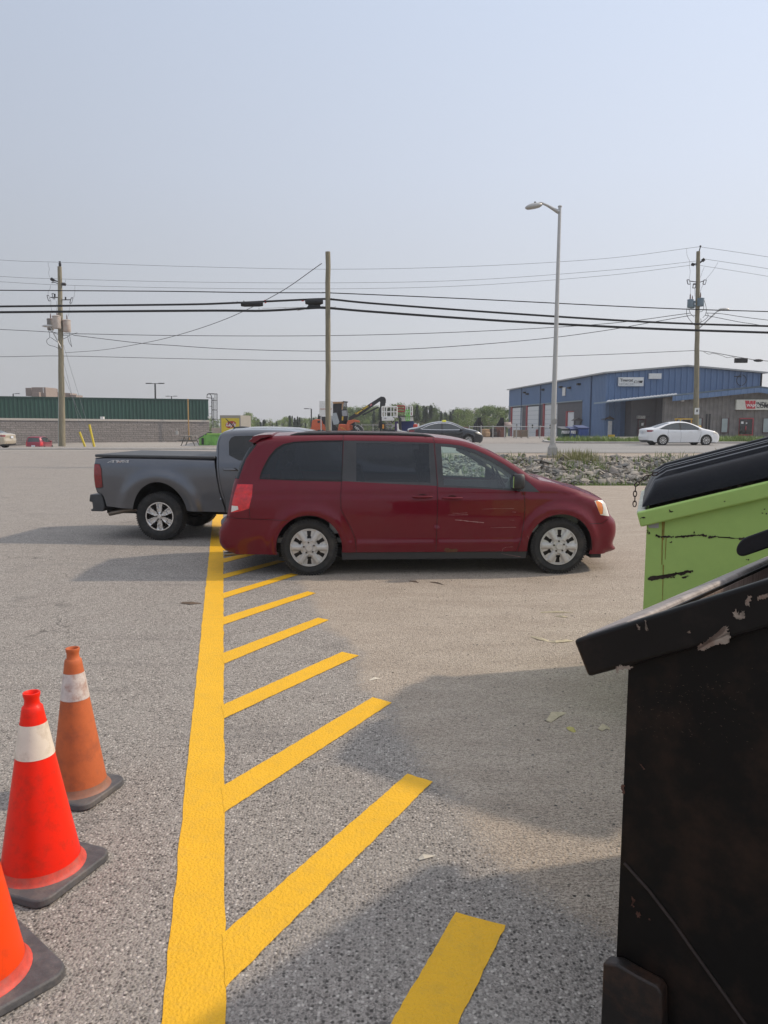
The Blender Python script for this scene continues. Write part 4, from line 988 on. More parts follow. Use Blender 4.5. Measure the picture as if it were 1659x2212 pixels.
# ================================================================ dumpsters
def dumpster(name, label, bx, by, Y, ang, front_w, side_l, rim_pts, m_body, m_rim, m_in, lid=None, hemw=.10, over=.09, zr=1.3, thick=.004):
    d = ray(bx, by); X = d[0]/d[1]*Y; fr = Frame((X, Y, 0), ang); root = thing(name, label, 'dumpster', (X, Y, 0), ang)
    (xa, za), (xb, zb) = [fr.loc(*q, -.03) for q in rim_pts]; sl = (zb-za)/(xb-xa); zf = za+sl*(0-xa)
    return fr, root, sl, zf
def side_poly(L, zf, sl, z0=.12, flat=.35):
    xt = L-flat; return [(0, z0), (L, z0), (L, zf+sl*xt), (xt, zf+sl*xt), (0, zf)]
def prof(x, zf, sl, L, flat=.35): return zf+sl*min(x, L-flat)
def rimbar(m, p, q, wd, h): m.bar(p, q, wd, h)
def blobs(fr, lst, y, m, root, name='worn_paint'):
    b = MB(); rr = random.Random(5)
    for pts in lst:
        q = [fr.loc(*p, y) for p in pts]; out = []
        for a, c in zip(q, q[1:]+q[:1]):
            for i in range(6):
                t = i/6; j = 0 if len(pts) <= 4 and pts[0][0] == -1 else .004
                out.append((a[0]+(c[0]-a[0])*t+rr.uniform(-j, j), a[1]+(c[1]-a[1])*t+rr.uniform(-j, j)))
        b.add([(x, y, z) for x, z in out], [tuple(range(len(out)))])
    o = b.build(name, m, root, smooth=None, merge=False); split_loose(o); return o
def make_dumpster(fr, root, zf, sl, L, Wf, mb, mi, mr, hem=(.10, .115), over=.09, flat=.35, ribs=(), mf=None):
    sp = side_poly(L, zf, sl, flat=flat); th = .006
    MB().prism(sp, lambda a, b: (a, 0, b), lambda a, b: (a, th, b)).build('side_panel', mb, root)
    MB().prism(sp, lambda a, b: (a, Wf-th, b), lambda a, b: (a, Wf, b)).build('side_panel', mb, root)
    m = MB(); m.box((.003, Wf/2, (.12+zf)/2), (.006, Wf-.012, zf-.12)); m.build('front_panel', mb, root); MB().box((.009, Wf/2, (.14+zf)/2), (.002, Wf-.03, zf-.16)).build('front_liner', mi, root)
    zb = prof(L, zf, sl, L, flat); MB().box((L-.003, Wf/2, (.12+zb)/2), (.006, Wf-.012, zb-.12)).build('back_panel', mb, root); MB().box((L-.009, Wf/2, (.14+zb)/2), (.002, Wf-.03, zb-.16)).build('back_liner', mi, root)
    MB().box((L/2, Wf/2, .125), (L-.012, Wf-.012, .01)).build('floor_panel', mi, root)
    # liner: inner faces of the near and far sides
    for yy in (th+.002, Wf-th-.002): MB().prism(sp, lambda a, b: (a, yy, b), lambda a, b: (a, yy+.001 if yy < .5 else yy-.001, b)).build('side_liner', mi, root)
    h, wd = hem[1], hem[0]; cz = -h/2+.012; s3 = math.hypot(1, sl); ux, uz = 1/s3, sl/s3; nx, nz = -uz, ux
    for yy, nm in ((-wd/2+.02, 'rim'), (Wf+wd/2-.02, 'rim')):
        xs_ = L-flat; m = MB(); a = Vector((-over, yy, zf-sl*over)); c = Vector((xs_, yy, zf+sl*xs_)); off = Vector((nx, 0, nz))*cz
        m.bar(a+off, c+off, wd, h, up=(0, 0, 1)); m.build(nm, mr, root, bevel=.010, seg=3)
        m = MB(); m.bar(c+off+Vector((.002, 0, -.004)), Vector((L+.04, yy, zf+sl*xs_))+off, wd-.004, h); m.build(nm, mr, root, bevel=.010, seg=3)
    m = MB(); a = Vector((-over/2-.004, .0, zf-sl*over/2)); off = Vector((nx, 0, nz))*(cz+.006)
    m.bar(a+off+Vector((0, .021, 0)), a+off+Vector((0, Wf-.021, 0)), over, h-.01, up=(nx, 0, nz)); m.build('front_rim', mf or mr, root, bevel=.010, seg=3)
    m = MB()
    for yy in (-.075, Wf+.075): m.box((L*.55, yy, .52), (L*.62, .15, .20))
    m.build('fork_pocket', mb, root, bevel=.012) if ribs is None else None
    m = MB()
    for x_ in (.12, L-.12):
        for y_ in (.14, Wf-.14): m.lathe([(0, -.03), (.06, -.03), (.065, 0), (.06, .03), (0, .03)], 16, 'Y', (x_, y_, .066))
    split_loose(m.build('caster', MATS['rubber'], root))
def lid_mesh(L, zf, sl, Wf, y0, y1, x0, x1, dz, nrib=4, sag=.0, skirt=.13):
    """moulded plastic lid lying on the sloped rim, ribs along x, rounded skirt"""
    m = MB(); ny = 64; nx = 24; vs = []
    hx, hy = (x1-x0)/2, (y1-y0)/2
    for i in range(nx+1):
        for j in range(ny+1):
            u = -1+2*i/nx; v = -1+2*j/ny; x = x0+hx*(u+1); y = y0+hy*(v+1)
            eu = max(0, abs(u)-(1-.10/hx))/(.10/hx); ev = max(0, abs(v)-(1-.09/hy))/(.09/hy); e = min(1, math.hypot(eu, ev))
            zz = dz-skirt*(1-math.sqrt(max(0, 1-e*e)))
            rib = 0
            if abs(v) < .80 and abs(u) < .93:
                ph = (v+.80)/1.6*nrib; t = ph-math.floor(ph); rib = .022*(1 if .28 < t < .62 else 0)
                rib *= min(1, (.93-abs(u))/.07)
            crn = .03*(1-v*v)
            vs.append((x, y, zf+sl*x+zz+rib+crn-sag*max(0, -u)**2))
    fs = [(i*(ny+1)+j, i*(ny+1)+j+1, (i+1)*(ny+1)+j+1, (i+1)*(ny+1)+j) for i in range(nx) for j in range(ny)]
    m.add(vs, fs); return m
lidm = mat('lid_plastic', (.005, .006, .010), .42, spec=.3, var=.15, scale=5, bump=.15, bscale=60, dirt=(.02, .021, .026), damt=.35, dscale=4)
gp_ = mat('dumpster_green', (.40, .59, .17), .5, spec=.3, var=.05, scale=2.5, bump=.12, bscale=12, dirt=(.34, .52, .15), damt=.6, dscale=2.6)
gin = mat('dumpster_inside', (.10, .09, .075), .85, var=.4, scale=9)
blk = mat('dumpster_black', (.0055, .0048, .0045), .5, spec=.2, var=.2, scale=4, bump=.18, bscale=14, dirt=(.036, .020, .013), damt=.8, dscale=3.2)
blr = mat('rim_black', (.0065, .0055, .0055), .42, spec=.25, var=.2, scale=5, bump=.25, bscale=9, dirt=(.034, .024, .02), damt=.6, dscale=5)
bare = mat('bare_metal', (.30, .25, .21), .55, metal=.3, var=.35, scale=26, dirt=(.19, .085, .05), damt=.7, dscale=16)
brn = mat('inside_brown', (.24, .185, .155), .75, var=.28, scale=14, stretch=(1, 5, .6), dirt=(.10, .06, .05), damt=.75, dscale=16, bump=.3, bscale=40)
# green one
ga = R(-20); Ls, Wg = 1.75, 1.45
fr, root, sl, zf = dumpster('dumpster', 'lime green dumpster with closed black plastic lids and dark scrapes along its side', 1392, 1250, 4.35, ga, Wg, Ls, ((1400, 1106), (1659, 1045)), gp_, gp_, gin)
DG = root
make_dumpster(fr, root, zf, sl, Ls, Wg, gp_, gin, gp_, hem=(.06, .088), over=.055, flat=.25, ribs=None, mf=mat('rim_scraped', (.55, .56, .48), .7, var=.15, scale=12))
for k_, (y0, y1) in enumerate(((.035, Wg/2-.01), (Wg/2+.01, Wg-.03))):
    lid_mesh(Ls, zf, sl, Wg, y0, y1, -.03, Ls-.22, .16 if k_ == 0 else .15, 3).build('lid', lidm, root, smooth=50)
dk = mat('scrape_dark', (.035, .022, .016), .75, var=.4, scale=50)
V = lambda x, y: ((2500+x/2.9625)/1.8445, (1750+y/2.9625)/1.8445)
bl = [[(330, 1135), (345, 1118), (362, 1140), (385, 1148), (380, 1165), (350, 1155)], [(392, 1147), (470, 1142), (548, 1144), (545, 1162), (460, 1165), (398, 1160)], [(562, 1150), (640, 1140), (700, 1138), (760, 1130), (800, 1120), (800, 1135), (740, 1155), (640, 1158), (560, 1160)],
      [(800, 1130), (860, 1122), (890, 1118), (935, 1130), (940, 1150), (900, 1155), (880, 1140), (800, 1138)], [(950, 1145), (1000, 1137), (1068, 1142), (1060, 1155), (1020, 1150), (990, 1166), (950, 1168)], [(1070, 1150), (1200, 1156), (1310, 1170), (1310, 1176), (1200, 1163), (1070, 1158)], [(1310, 1162), (1370, 1158), (1415, 1166), (1405, 1185), (1320, 1182)], [(1425, 1172), (1475, 1188), (1470, 1205), (1435, 1195)],
      [(245, 1100), (262, 1098), (270, 1112), (255, 1120)], [(230, 1072), (244, 1080), (240, 1105), (230, 1100)], [(505, 1208), (525, 1206), (518, 1225), (508, 1222)], [(784, 1092), (788, 1095), (792, 1118), (783, 1115)]]
Z7 = lambda x, y: ((2260+x/2.0738)/1.8445, (1700+y/2.0738)/1.8445)
bl = [[V(*p) for p in q] for q in bl]
bl += [[Z7(*p) for p in q] for q in [[(665, 1250), (690, 1235), (800, 1228), (860, 1212), (905, 1203), (935, 1215), (975, 1192), (1040, 1183), (1038, 1200), (980, 1215), (950, 1232), (910, 1222), (880, 1238), (800, 1255), (700, 1272), (668, 1268)], [(950, 1240), (1005, 1230), (985, 1245), (955, 1255)], [(850, 1240), (890, 1238), (885, 1250), (855, 1250)], [(1475, 1095), (1502, 1098), (1495, 1106)], [(1625, 680), (1638, 682), (1632, 688)], [(1605, 710), (1616, 712), (1610, 718)], [(1640, 715), (1652, 718), (1646, 724)]]]
blobs(fr, bl, -.0025, dk, root, 'scrape')
rs = MB()
ru = mat('rust_run', (.26, .20, .04), .8, var=.4, scale=30)
for x, y0, y1, wv in ((408, 900, 1480, .0045), (428, 895, 1190, .004), (448, 1160, 1420, .0025), (415, 1480, 1900, .003)):
    a = fr.loc(*V(x+9, y0), 0); c = fr.loc(*V(x-2, y1), 0)
    rs.add([(a[0]-wv, -.002, a[1]), (a[0]+wv, -.002, a[1]), (c[0]+wv*.5, -.002, c[1]), (c[0]-wv*.5, -.002, c[1])], [(0, 1, 2, 3)])
rs.build('rust_run', ru, root, smooth=None, merge=False)
q = [fr.loc(*V(*p), 0) for p in ((232, 918), (370, 918), (368, 1048), (260, 1044), (238, 1020))]
MB().add([(x, -.003, z) for x, z in q], [tuple(range(5))]).build('sticker', mat('sticker_grey', (.42, .42, .44), .5), root, smooth=None)
hemy = -.045
bl = [[V(*p) for p in q] for q in [[(1305, 548), (1350, 540), (1345, 562), (1318, 566)], [(527, 700), (560, 697), (548, 706), (536, 716), (530, 708)], [(495, 838), (502, 836), (498, 860), (492, 860)], [(505, 856), (540, 852), (530, 862), (510, 864)], [(1120, 585), (1200, 565), (1210, 570), (1130, 592)], [(1400, 525), (1470, 512), (1468, 518), (1410, 532)], [(385, 735), (425, 725), (415, 738)], [(1138, 735), (1152, 732), (1150, 738)], [(150, 928), (210, 918), (210, 930), (155, 938)]]]
blobs(fr, bl, -.0415, dk, root, 'scrape')
# chain over the front corner
m = MB(); pts = [fr.loc(*V(*p), -.02) for p in ((360, 405), (300, 415), (250, 425), (205, 460), (150, 495), (110, 530), (95, 580), (90, 640), (88, 700), (86, 745), (84, 790))]
pl = [Vector((x, -.03-.0*i, z)) for i, (x, z) in enumerate(pts)]; L_ = 0; acc_ = [0]
for a, c in zip(pl[:-1], pl[1:]): L_ += (c-a).length; acc_.append(L_)
nl = int(L_/.027)
for i in range(nl):
    s_ = (i+.5)/nl*L_; j = max(k for k in range(len(acc_)) if acc_[k] <= s_); j = min(j, len(pl)-2); t = (s_-acc_[j])/(acc_[j+1]-acc_[j]); c = pl[j].lerp(pl[j+1], t); d = (pl[j+1]-pl[j]).normalized()
    sd = Vector((0, 1, 0)) if i % 2 else d.cross(Vector((0, 1, 0))).normalized(); ring = []
    for k in range(13): a_ = 2*math.pi*k/12; ring.append(c+d*(.018*math.cos(a_))+sd*(.0095*math.sin(a_)))
    m.tube(ring, .0032, 5, cap=False)
m.build('chain', mat('chain_rust', (.045, .03, .028), .6, metal=.5, var=.4, scale=50), root, smooth=60)
# black one
ba = R(-43); Lb, Wb = 1.6, 1.75
fr, root, sl, zf = dumpster('dumpster', 'open black steel dumpster with a dented rim and chipped paint, nearest the camera', 1351, 1600, 1.96, ba, Wb, Lb, ((1350, 1358), (1659, 1262)), blk, blr, brn)
DB = root
make_dumpster(fr, root, zf, sl, Lb, Wb, blk, brn, blr, hem=(.055, .108), over=.145, flat=.25, ribs=0, mf=mat('rim_worn', (.32, .285, .265), .6, var=.3, scale=9, stretch=(1, 4, 1), dirt=(.08, .06, .055), damt=.6))
Zb = lambda x, y: ((2260+x/1.3163)/1.8445, (2400+y/1.3163)/1.8445)
# corner gusset, weld line, pocket
a = [fr.loc(*Zb(*p), 0) for p in ((300, 1365), (430, 1510), (560, 1680), (700, 1880), (950, 2230))]
m = MB(); m.tube([(x, -.001, z) for x, z in a], .005, 6); m.build('weld_seam', mat('weld', (.022, .013, .010), .6, var=.4, scale=60), root)
q = [fr.loc(*Zb(*p), 0) for p in ((226, 1850), (300, 1858), (400, 1915), (505, 1968), (530, 2010), (535, 2300), (215, 2300))]; q[0] = (-.02, q[0][1]); q[-1] = (-.02, q[-1][1])
m = MB(); m.prism(q, lambda a, b: (a, -.045, b), lambda a, b: (a, -.001, b)); m.build('corner_plate', mat('plate_rusty', (.010, .008, .007), .5, var=.3, scale=6, bump=.4, bscale=18, dirt=(.07, .032, .018), damt=.75, dscale=7), root, bevel=.006, seg=2)
bl = [[Z7(*p) for p in q] for q in [[(1075, 1830), (1090, 1805), (1130, 1795), (1180, 1755), (1230, 1720), (1280, 1695), (1305, 1690), (1308, 1655), (1328, 1658), (1330, 1690), (1340, 1720), (1335, 1770), (1310, 1805), (1260, 1800), (1200, 1820), (1150, 1840), (1100, 1852)],
      [(1372, 1530), (1400, 1515), (1412, 1530), (1402, 1550), (1430, 1545), (1440, 1520), (1462, 1530), (1465, 1570), (1440, 1592), (1405, 1590), (1376, 1570)], [(400, 2010), (420, 1975), (470, 1970), (540, 1982), (540, 1998), (480, 2005), (430, 2020), (405, 2035)],
      [(1475, 1450), (1490, 1400), (1520, 1395), (1528, 1420), (1505, 1440), (1500, 1475), (1480, 1470)], [(1580, 1420), (1600, 1395), (1660, 1385), (1660, 1405), (1620, 1420), (1590, 1435)], [(1000, 1695), (1012, 1693), (1010, 1704)], [(580, 1640), (588, 1640), (596, 1672), (590, 1672)], [(640, 1610), (650, 1605), (662, 1680), (652, 1682)]]]
blobs(fr, bl, -.0375, bare, root, 'chipped_patch')
bl = [[Zb(*p) for p in q] for q in [[(285, 955), (300, 960), (298, 1000), (288, 1005)], [(345, 1545), (352, 1560), (348, 1600), (340, 1595)], [(362, 1625), (385, 1630), (380, 1655), (368, 1650)], [(380, 850), (390, 855), (408, 880), (398, 878)], [(430, 1660), (438, 1662), (432, 1668)]]]
blobs(fr, bl, -.002, mat('rust_spot', (.10, .045, .03), .7, var=.4, scale=40), root, 'rust_spot')
rr = random.Random(8); b = MB()
for i in range(170):
    x, z = fr.loc(*Zb(rr.gauss(620, 190), rr.gauss(560, 110)), 0)
    if not (.02 < x < 1.3 and .2 < z < zf+sl*x-.14): continue
    a_ = rr.uniform(-1.2, 1.2); l = rr.uniform(.002, .007); b.add([(x, -.002, z), (x+l*math.cos(a_), -.002, z+l*math.sin(a_)), (x+l*math.cos(a_), -.002, z+l*math.sin(a_)+.0009)], [(0, 1, 2)])
b.build('fine_scratch', mat('scratch_tan', (.13, .09, .06), .7, var=.5, scale=90), root, smooth=None, merge=False)
# black lid on the far half, its rounded front lip showing over the inside wall
lx, lz = fr.loc((1612), 1180, .95)
m = MB(); x0 = lx; n = 20
q = [(x0+.035*math.cos(R(a_)), .035*math.sin(R(a_))) for a_ in range(90, 271, 15)]
q = q+[(x0+.9, -.035), (x0+.9, .035)]
m.prism(q, lambda a, b: (a, .95, lz+b+sl*(a-x0)), lambda a, b: (a, Wb-.03, lz+b+sl*(a-x0))); m.build('lid', lidm, root, smooth=50, bevel=.006)
# ================================================================ background buildings
def G(px, Y, z=None):
    d = ray(px, 930); X = d[0]/d[1]*Y; return Vector((X, Y, hz(X, Y) if z is None else z))
def corr(p0, p1, zb, zt, pitch, dep, m=None, rib=.5):
    """trapezoid-ribbed sheet from p0 to p1 (plan); zb, zt functions of the 0..1 position; ribs point to the right of p0->p1"""
    m = m or MB(); a = Vector(p0[:2]); c = Vector(p1[:2]); L = (c-a).length; d = (c-a)/L; nr = Vector((d.y, -d.x)); n = max(1, int(L/pitch)); pts = []
    for i in range(n):
        s0 = i*L/n; w_ = L/n
        pts += [(s0, 0), (s0+w_*(1-rib)*.5, 0), (s0+w_*((1-rib)*.5+.12), dep), (s0+w_*((1-rib)*.5+.12+max(.08, rib-.24)), dep), (s0+w_*((1-rib)*.5+rib), 0)]
    pts.append((L, 0)); vs = []
    for s, h in pts:
        q = a+d*s+nr*h; t = s/L; vs += [(q.x, q.y, zb(t)), (q.x, q.y, zt(t))]
    m.add(vs, [(2*i, 2*i+2, 2*i+3, 2*i+1) for i in range(len(pts)-1)]); return m
K = lambda v: (lambda t: v)
# ---- green and grey store on the left
sa = G(-500, 66.5); sb = G(451.5, 88.5)
st = thing('store_building', 'long low store with dark green ribbed cladding over grey split-face block', 'building', (sa.x, sa.y, -.5))
og = (sa.x, sa.y, -.5)
zt_a, zt_b = PD(-500, 851.3, 66.5).z, PD(451, 865.2, 88.5).z; zm_a, zm_b = PD(-500, 903.4, 66.5).z, PD(451, 911.5, 88.5).z
blkm = bpy.data.materials.new('split_block'); blkm.use_nodes = True; t_ = blkm.node_tree; b_ = t_.nodes['Principled BSDF']; b_.inputs['Roughness'].default_value = .95
tc_ = nd(t_, 'ShaderNodeTexCoord'); sp_ = nd(t_, 'ShaderNodeSeparateXYZ'); cb_ = nd(t_, 'ShaderNodeCombineXYZ'); t_.links.new(tc_.outputs['Object'], sp_.inputs[0]); t_.links.new(sp_.outputs['X'], cb_.inputs['X']); t_.links.new(sp_.outputs['Z'], cb_.inputs['Y'])
br_ = nd(t_, 'ShaderNodeTexBrick'); br_.inputs['Scale'].default_value = 1; br_.inputs['Brick Width'].default_value = .8; br_.inputs['Row Height'].default_value = .24; br_.inputs['Mortar Size'].default_value = .022
br_.inputs['Color1'].default_value = (.26, .235, .22, 1); br_.inputs['Color2'].default_value = (.34, .305, .285, 1); br_.inputs['Mortar'].default_value = (.15, .138, .128, 1)
t_.links.new(cb_.outputs[0], br_.inputs[0]); n_ = nd(t_, 'ShaderNodeTexNoise'); n_.inputs['Scale'].default_value = 7; n_.inputs['Detail'].default_value = 6; t_.links.new(tc_.outputs['Object'], n_.inputs[0])
mx_ = nd(t_, 'ShaderNodeMix', data_type='RGBA', blend_type='MULTIPLY'); mx_.inputs[0].default_value = .6; t_.links.new(br_.outputs[0], mx_.inputs[6]); t_.links.new(n_.outputs[0], mx_.inputs[7]); 
hsv = nd(t_, 'ShaderNodeBrightContrast'); hsv.inputs['Bright'].default_value = .04; t_.links.new(mx_.outputs[2], hsv.inputs[0]); t_.links.new(hsv.outputs[0], b_.inputs['Base Color'])
bp_ = nd(t_, 'ShaderNodeBump'); bp_.inputs['Distance'].default_value = .06; t_.links.new(n_.outputs[0], bp_.inputs['Height']); t_.links.new(bp_.outputs[0], b_.inputs['Normal'])
MATS['split_block'] = blkm
grn = mat('cladding_green', (.018, .066, .052), .5, var=.1, scale=.5); stone = mat('ledge_stone', (.46, .43, .39), .9); grn2 = mat('fascia_green', (.012, .045, .036), .45)
dv = (sb-sa); dv.z = 0; Lw = dv.length; dn = dv/Lw; nr = Vector((dn.y, -dn.x, 0)); bk = -nr*34
def lw(a, c, z0a, z0b, z1a, z1b, th, m): # wall slab
    m.add([(a.x, a.y, z0a), (c.x, c.y, z0b), (c.x, c.y, z1b), (a.x, a.y, z1a), (a.x+th.x, a.y+th.y, z0a), (c.x+th.x, c.y+th.y, z0b), (c.x+th.x, c.y+th.y, z1b), (a.x+th.x, a.y+th.y, z1a)], [(0, 1, 2, 3), (7, 6, 5, 4), (0, 4, 5, 1), (3, 2, 6, 7), (1, 5, 6, 2), (0, 3, 7, 4)])
m = MB(); lw(sa+nr*.12, sb+nr*.12, -1.6, -1.6, zm_a, zm_b, -nr*.3, m); lw(sb+nr*.12-nr*.31, sb+bk, -1.6, -1.6, zm_b, zm_b, -dn*.3, m); m.build('block_wall', blkm, st, org=og, smooth=None)
m = MB(); lw(sa+nr*.20, sb+nr*.20, zm_a+.002, zm_b+.002, zm_a+.22, zm_b+.22, -nr*.45, m); m.build('stone_ledge', stone, st, org=og)
m = corr(sa, sb, lambda t: zm_a+(zm_b-zm_a)*t+.2, lambda t: zt_a+(zt_b-zt_a)*t, .40, .06); corr(sb, sb+bk, K(zm_b+.2), K(zt_b), .4, .06, m); m.build('green_cladding', grn, st, org=og, smooth=None)
m = MB(); lw(sa+nr*.12, sb+nr*.12, zt_a-.02, zt_b-.02, zt_a+.14, zt_b+.14, -nr*.3, m); m.build('roof_fascia', grn2, st, org=og)
m = MB(); lw(sa-nr*.3, sb-nr*.3, zt_a-.2, zt_b-.2, zt_a-.02, zt_b-.02, bk+nr*1, m); m.build('roof', mat('roof_grey', (.2, .19, .18), .9), st, org=og)
tan_ = mat('rooftop_tan', (.30, .245, .215), .7, var=.08); wht = mat('panel_white', (.72, .72, .70), .6); dkm = mat('dark_metal', (.02, .022, .024), .6)
def pxbox(px0, px1, py0, py1, Y, dep, m): 
    a = PD(px0, py0, Y); c = PD(px1, py1, Y); m.box(((a.x+c.x)/2, Y+dep/2, (a.z+c.z)/2), (abs(c.x-a.x), dep, abs(a.z-c.z))); return m
Zl = lambda x, y: (x*.183, 813.2+y*.183)
def zb2(x0, x1, y0, y1, Y, dep, m=None):
    a = Zl(x0, y0); c = Zl(x1, y1); return pxbox(a[0], c[0], a[1], c[1], Y, dep, m or MB())
u = zb2(370, 545, 127, 262, 88, 3.0); zb2(370, 465, 185, 262, 87.4, 1.0, u); u.build('air_handler', tan_, st, org=og, bevel=.03)
zb2(300, 372, 135, 230, 88.6, 1.5).build('air_intake_hood', tan_, st, org=og); zb2(540, 582, 135, 262, 89, 2.4).build('air_handler_end', mat('rooftop_brown', (.22, .17, .15), .7), st, org=og)
zb2(505, 516, 133, 195, 87.95, .03).build('unit_label', wht, st, org=og); zb2(585, 700, 185, 262, 92, 3).build('rooftop_unit', mat('rooftop_brown', (.22, .17, .15), .7), st, org=og)
zb2(770, 832, 197, 262, 92, 2).build('rooftop_unit', tan_, st, org=og); zb2(822, 900, 219, 262, 92, 2).build('rooftop_unit', tan_, st, org=og)
zb2(1181, 1222, 474, 505, 79.7, .3).build('wall_light', wht, st, org=og); 
Zr = lambda x, y: (271.1+x*.183, 813.2+y*.183)
p = [PD(*Zr(736, 265), 86), PD(*Zr(742, 500), 86), PD(*Zr(748, 705), 86), PD(*Zr(756, 745), 86), PD(*Zr(735, 750), 86)]
MB().tube(p, .07, 8).build('gas_pipe', mat('pipe_ochre', (.42, .26, .10), .6), st, org=og)
a = PD(*Zr(608, 665), 85.4); MB().box(a, (.28, .15, .38)).tube([a, PD(*Zr(607, 608), 85.4)], .03, 6).build('electric_meter', mat('meter_grey', (.45, .45, .44), .5), st, org=og)
a = PD(*Zr(984, 482), 88.2); MB().box(a+Vector((.05, -.1, 0)), (.24, .2, .22)).build('wall_light', wht, st, org=og)
# caged roof ladder
Yl = 90.0; m = MB(); A_ = lambda x, y, dY=0: PD(*Zr(x, y), Yl+dY)
for x in (1022, 1038): m.tube([A_(x, 610), A_(x, 250)], .035, 6)
m.tube([A_(1022, 610), A_(1018, 250), A_(1008, 215), A_(985, 205), A_(965, 215), A_(960, 250), A_(1018, 256)], .05, 6); m.tube([A_(965, 212), A_(985, 203), A_(1083, 206)], .05, 6)
for x in (1052, 1066, 1078, 1084): m.tube([A_(x, 210), A_(x, 600)], .022, 5)
for y in (208, 282, 396, 504): m.tube([A_(1022, y), A_(1050, y-2, -.4), A_(1084, y)], .04, 6); m.tube([A_(1022, y), A_(1050, y, .4), A_(1084, y)], .04, 6)
for k_ in range(22): m.tube([A_(1022, 265+k_*15), A_(1038, 265+k_*15)], .015, 5)
for y in (352, 442): m.tube([A_(992, y), A_(1022, y)], .03, 5)
m.build('roof_ladder', dkm, st, org=og)
# ---- things by the store
def parking_light(label, px, ytop, Y, heads, ybase=890):
    a = PD(px, ybase, Y); t0 = PD(px, ytop, Y); r = thing('parking_light', label, 'lamp post', (a.x, Y, hz(a.x, Y)), 0, 'tall lights beyond the store'); o = r.location.copy()
    MB().tube([(a.x, Y, o.z), t0], .13, 8).build('pole', dkm, r, org=o)
    for sx_ in heads: MB().box(t0+Vector((sx_*1.0, 0, .02)), (.9, .4, .14)).tube([t0, t0+Vector((sx_*.7, 0, 0))], .05, 6).build('lamp_head', dkm, r, org=o)
parking_light('tall lamp post with two flat heads rising behind the green roof', 335, 828.5, 120, (-1, 1)); parking_light('shorter two-headed lamp post behind the roof, right of the tall one', 370.5, 856, 190, (-1, 1))
parking_light('single-headed lamp post behind the roof at the far left', 28.4, 850.5, 170, (1,)); parking_light('lone lamp post above the trees left of the orange loader', 672.5, 883, 150, (-1,), 930)
# box truck with crisp advert (yellow box)
a = PD(476, 940, 78); c = PD(520.5, 940, 78); zt = PD(500, 897, 78).z; g0 = hz(a.x, 78)
r = thing('box_trailer', 'silver-framed box trailer showing a yellow snack advert on its end', 'trailer', ((a.x+c.x)/2, 78, g0)); o = r.location.copy()
MB().box(((a.x+c.x)/2, 81, (zt+g0+.9)/2), (c.x-a.x, 6, zt-g0-.9)).build('box', mat('trailer_grey', (.30, .28, .24), .5), r, org=o)
MB().box(((a.x+c.x)/2, 77.98, (zt+g0+.9)/2-.1), (c.x-a.x-.28, .03, zt-g0-1.3)).build('advert_panel', mat('advert_yellow', (.60, .47, .03), .5, var=.12, scale=1.2), r, org=o)
m = MB(); cx_ = (a.x+c.x)/2+.05; cz_ = PD(500, 922-5, 78).z
for k_ in range(28): pass
q = [(cx_+.56*math.cos(2*math.pi*k_/28), cz_+.36*math.sin(2*math.pi*k_/28)+.08*math.cos(2*math.pi*k_/28)) for k_ in range(28)]
m.add([(x, 77.955, z) for x, z in q], [tuple(range(28))]); m.build('advert_emblem', mat('emblem_red', (.35, .03, .02), .5), r, org=o, smooth=None)
text("Lay's", .52, Matrix.Translation((cx_-o.x-.50, 77.94-o.y, cz_-o.z-.17))@FACE, wht, r, bold=.012, ext=.004, shear=.2)
m = MB()
for x_ in (a.x+.3, c.x-.3): m.lathe([(.1, -.12), (.42, -.12), (.45, 0), (.42, .12), (.1, .12)], 16, 'X', (x_, 80, g0+.45))
m.build('wheel', MATS['rubber'], r, org=o)
# electrical cabinet beside it
a = PD(*Zr(1078, 640), 84); MB().box((a.x, 84, a.z-.3), (1.0, .8, 1.2)).build('cabinet', mat('cabinet_pink', (.52, .42, .35), .7), None, bevel=.02); cbn = col.objects[-1]; tag(cbn, 'small pinkish utility cabinet between the store corner and the trailer', 'cabinet')
# far green dumpster
gp2 = mat('dumpster_lime', (.20, .45, .10), .6, var=.1, scale=1.5, dirt=(.03, .06, .03), damt=.6, dscale=2.2)
a = PD(430, 962, 56.5); c = PD(478, 962, 56.5); g0 = 0.0; r = thing('dumpster', 'small lime dumpster with its grey lid propped open at the store end', 'dumpster', (a.x, 56.5, g0)); o = r.location.copy()
hx = c.x-a.x; m = MB(); m.prism([(0, .1), (hx, .1), (hx, 1.0), (.75, 1.0), (0, .62)], lambda x, z: (a.x+x, 56.5, z), lambda x, z: (a.x+x, 57.9, z)); m.build('bin_body', gp2, r, org=o, bevel=.02)
MB().box((a.x+1.1, 56.48, .97), (hx-.7, .06, .10)).build('rim', mat('dumpster_lime_rim', (.30, .55, .12), .6), r, org=o)
m = MB(); [m.box((a.x+.42+k_*.62, 56.47, .52), (.07, .06, .8)) for k_ in range(3)]; m.build('rib', gp2, r, org=o)
m = MB(); m.bar((a.x-.15, 57.2, .58), (a.x+.8, 57.2, 1.12), 1.3, .04); m.build('lid', mat('lid_grey', (.10, .105, .11), .6), r, org=o)
MB().box((a.x+.3, 56.46, .42), (.18, .08, .5)).build('fork_pocket', mat('pocket_dark', (.03, .04, .03), .8), r, org=o)
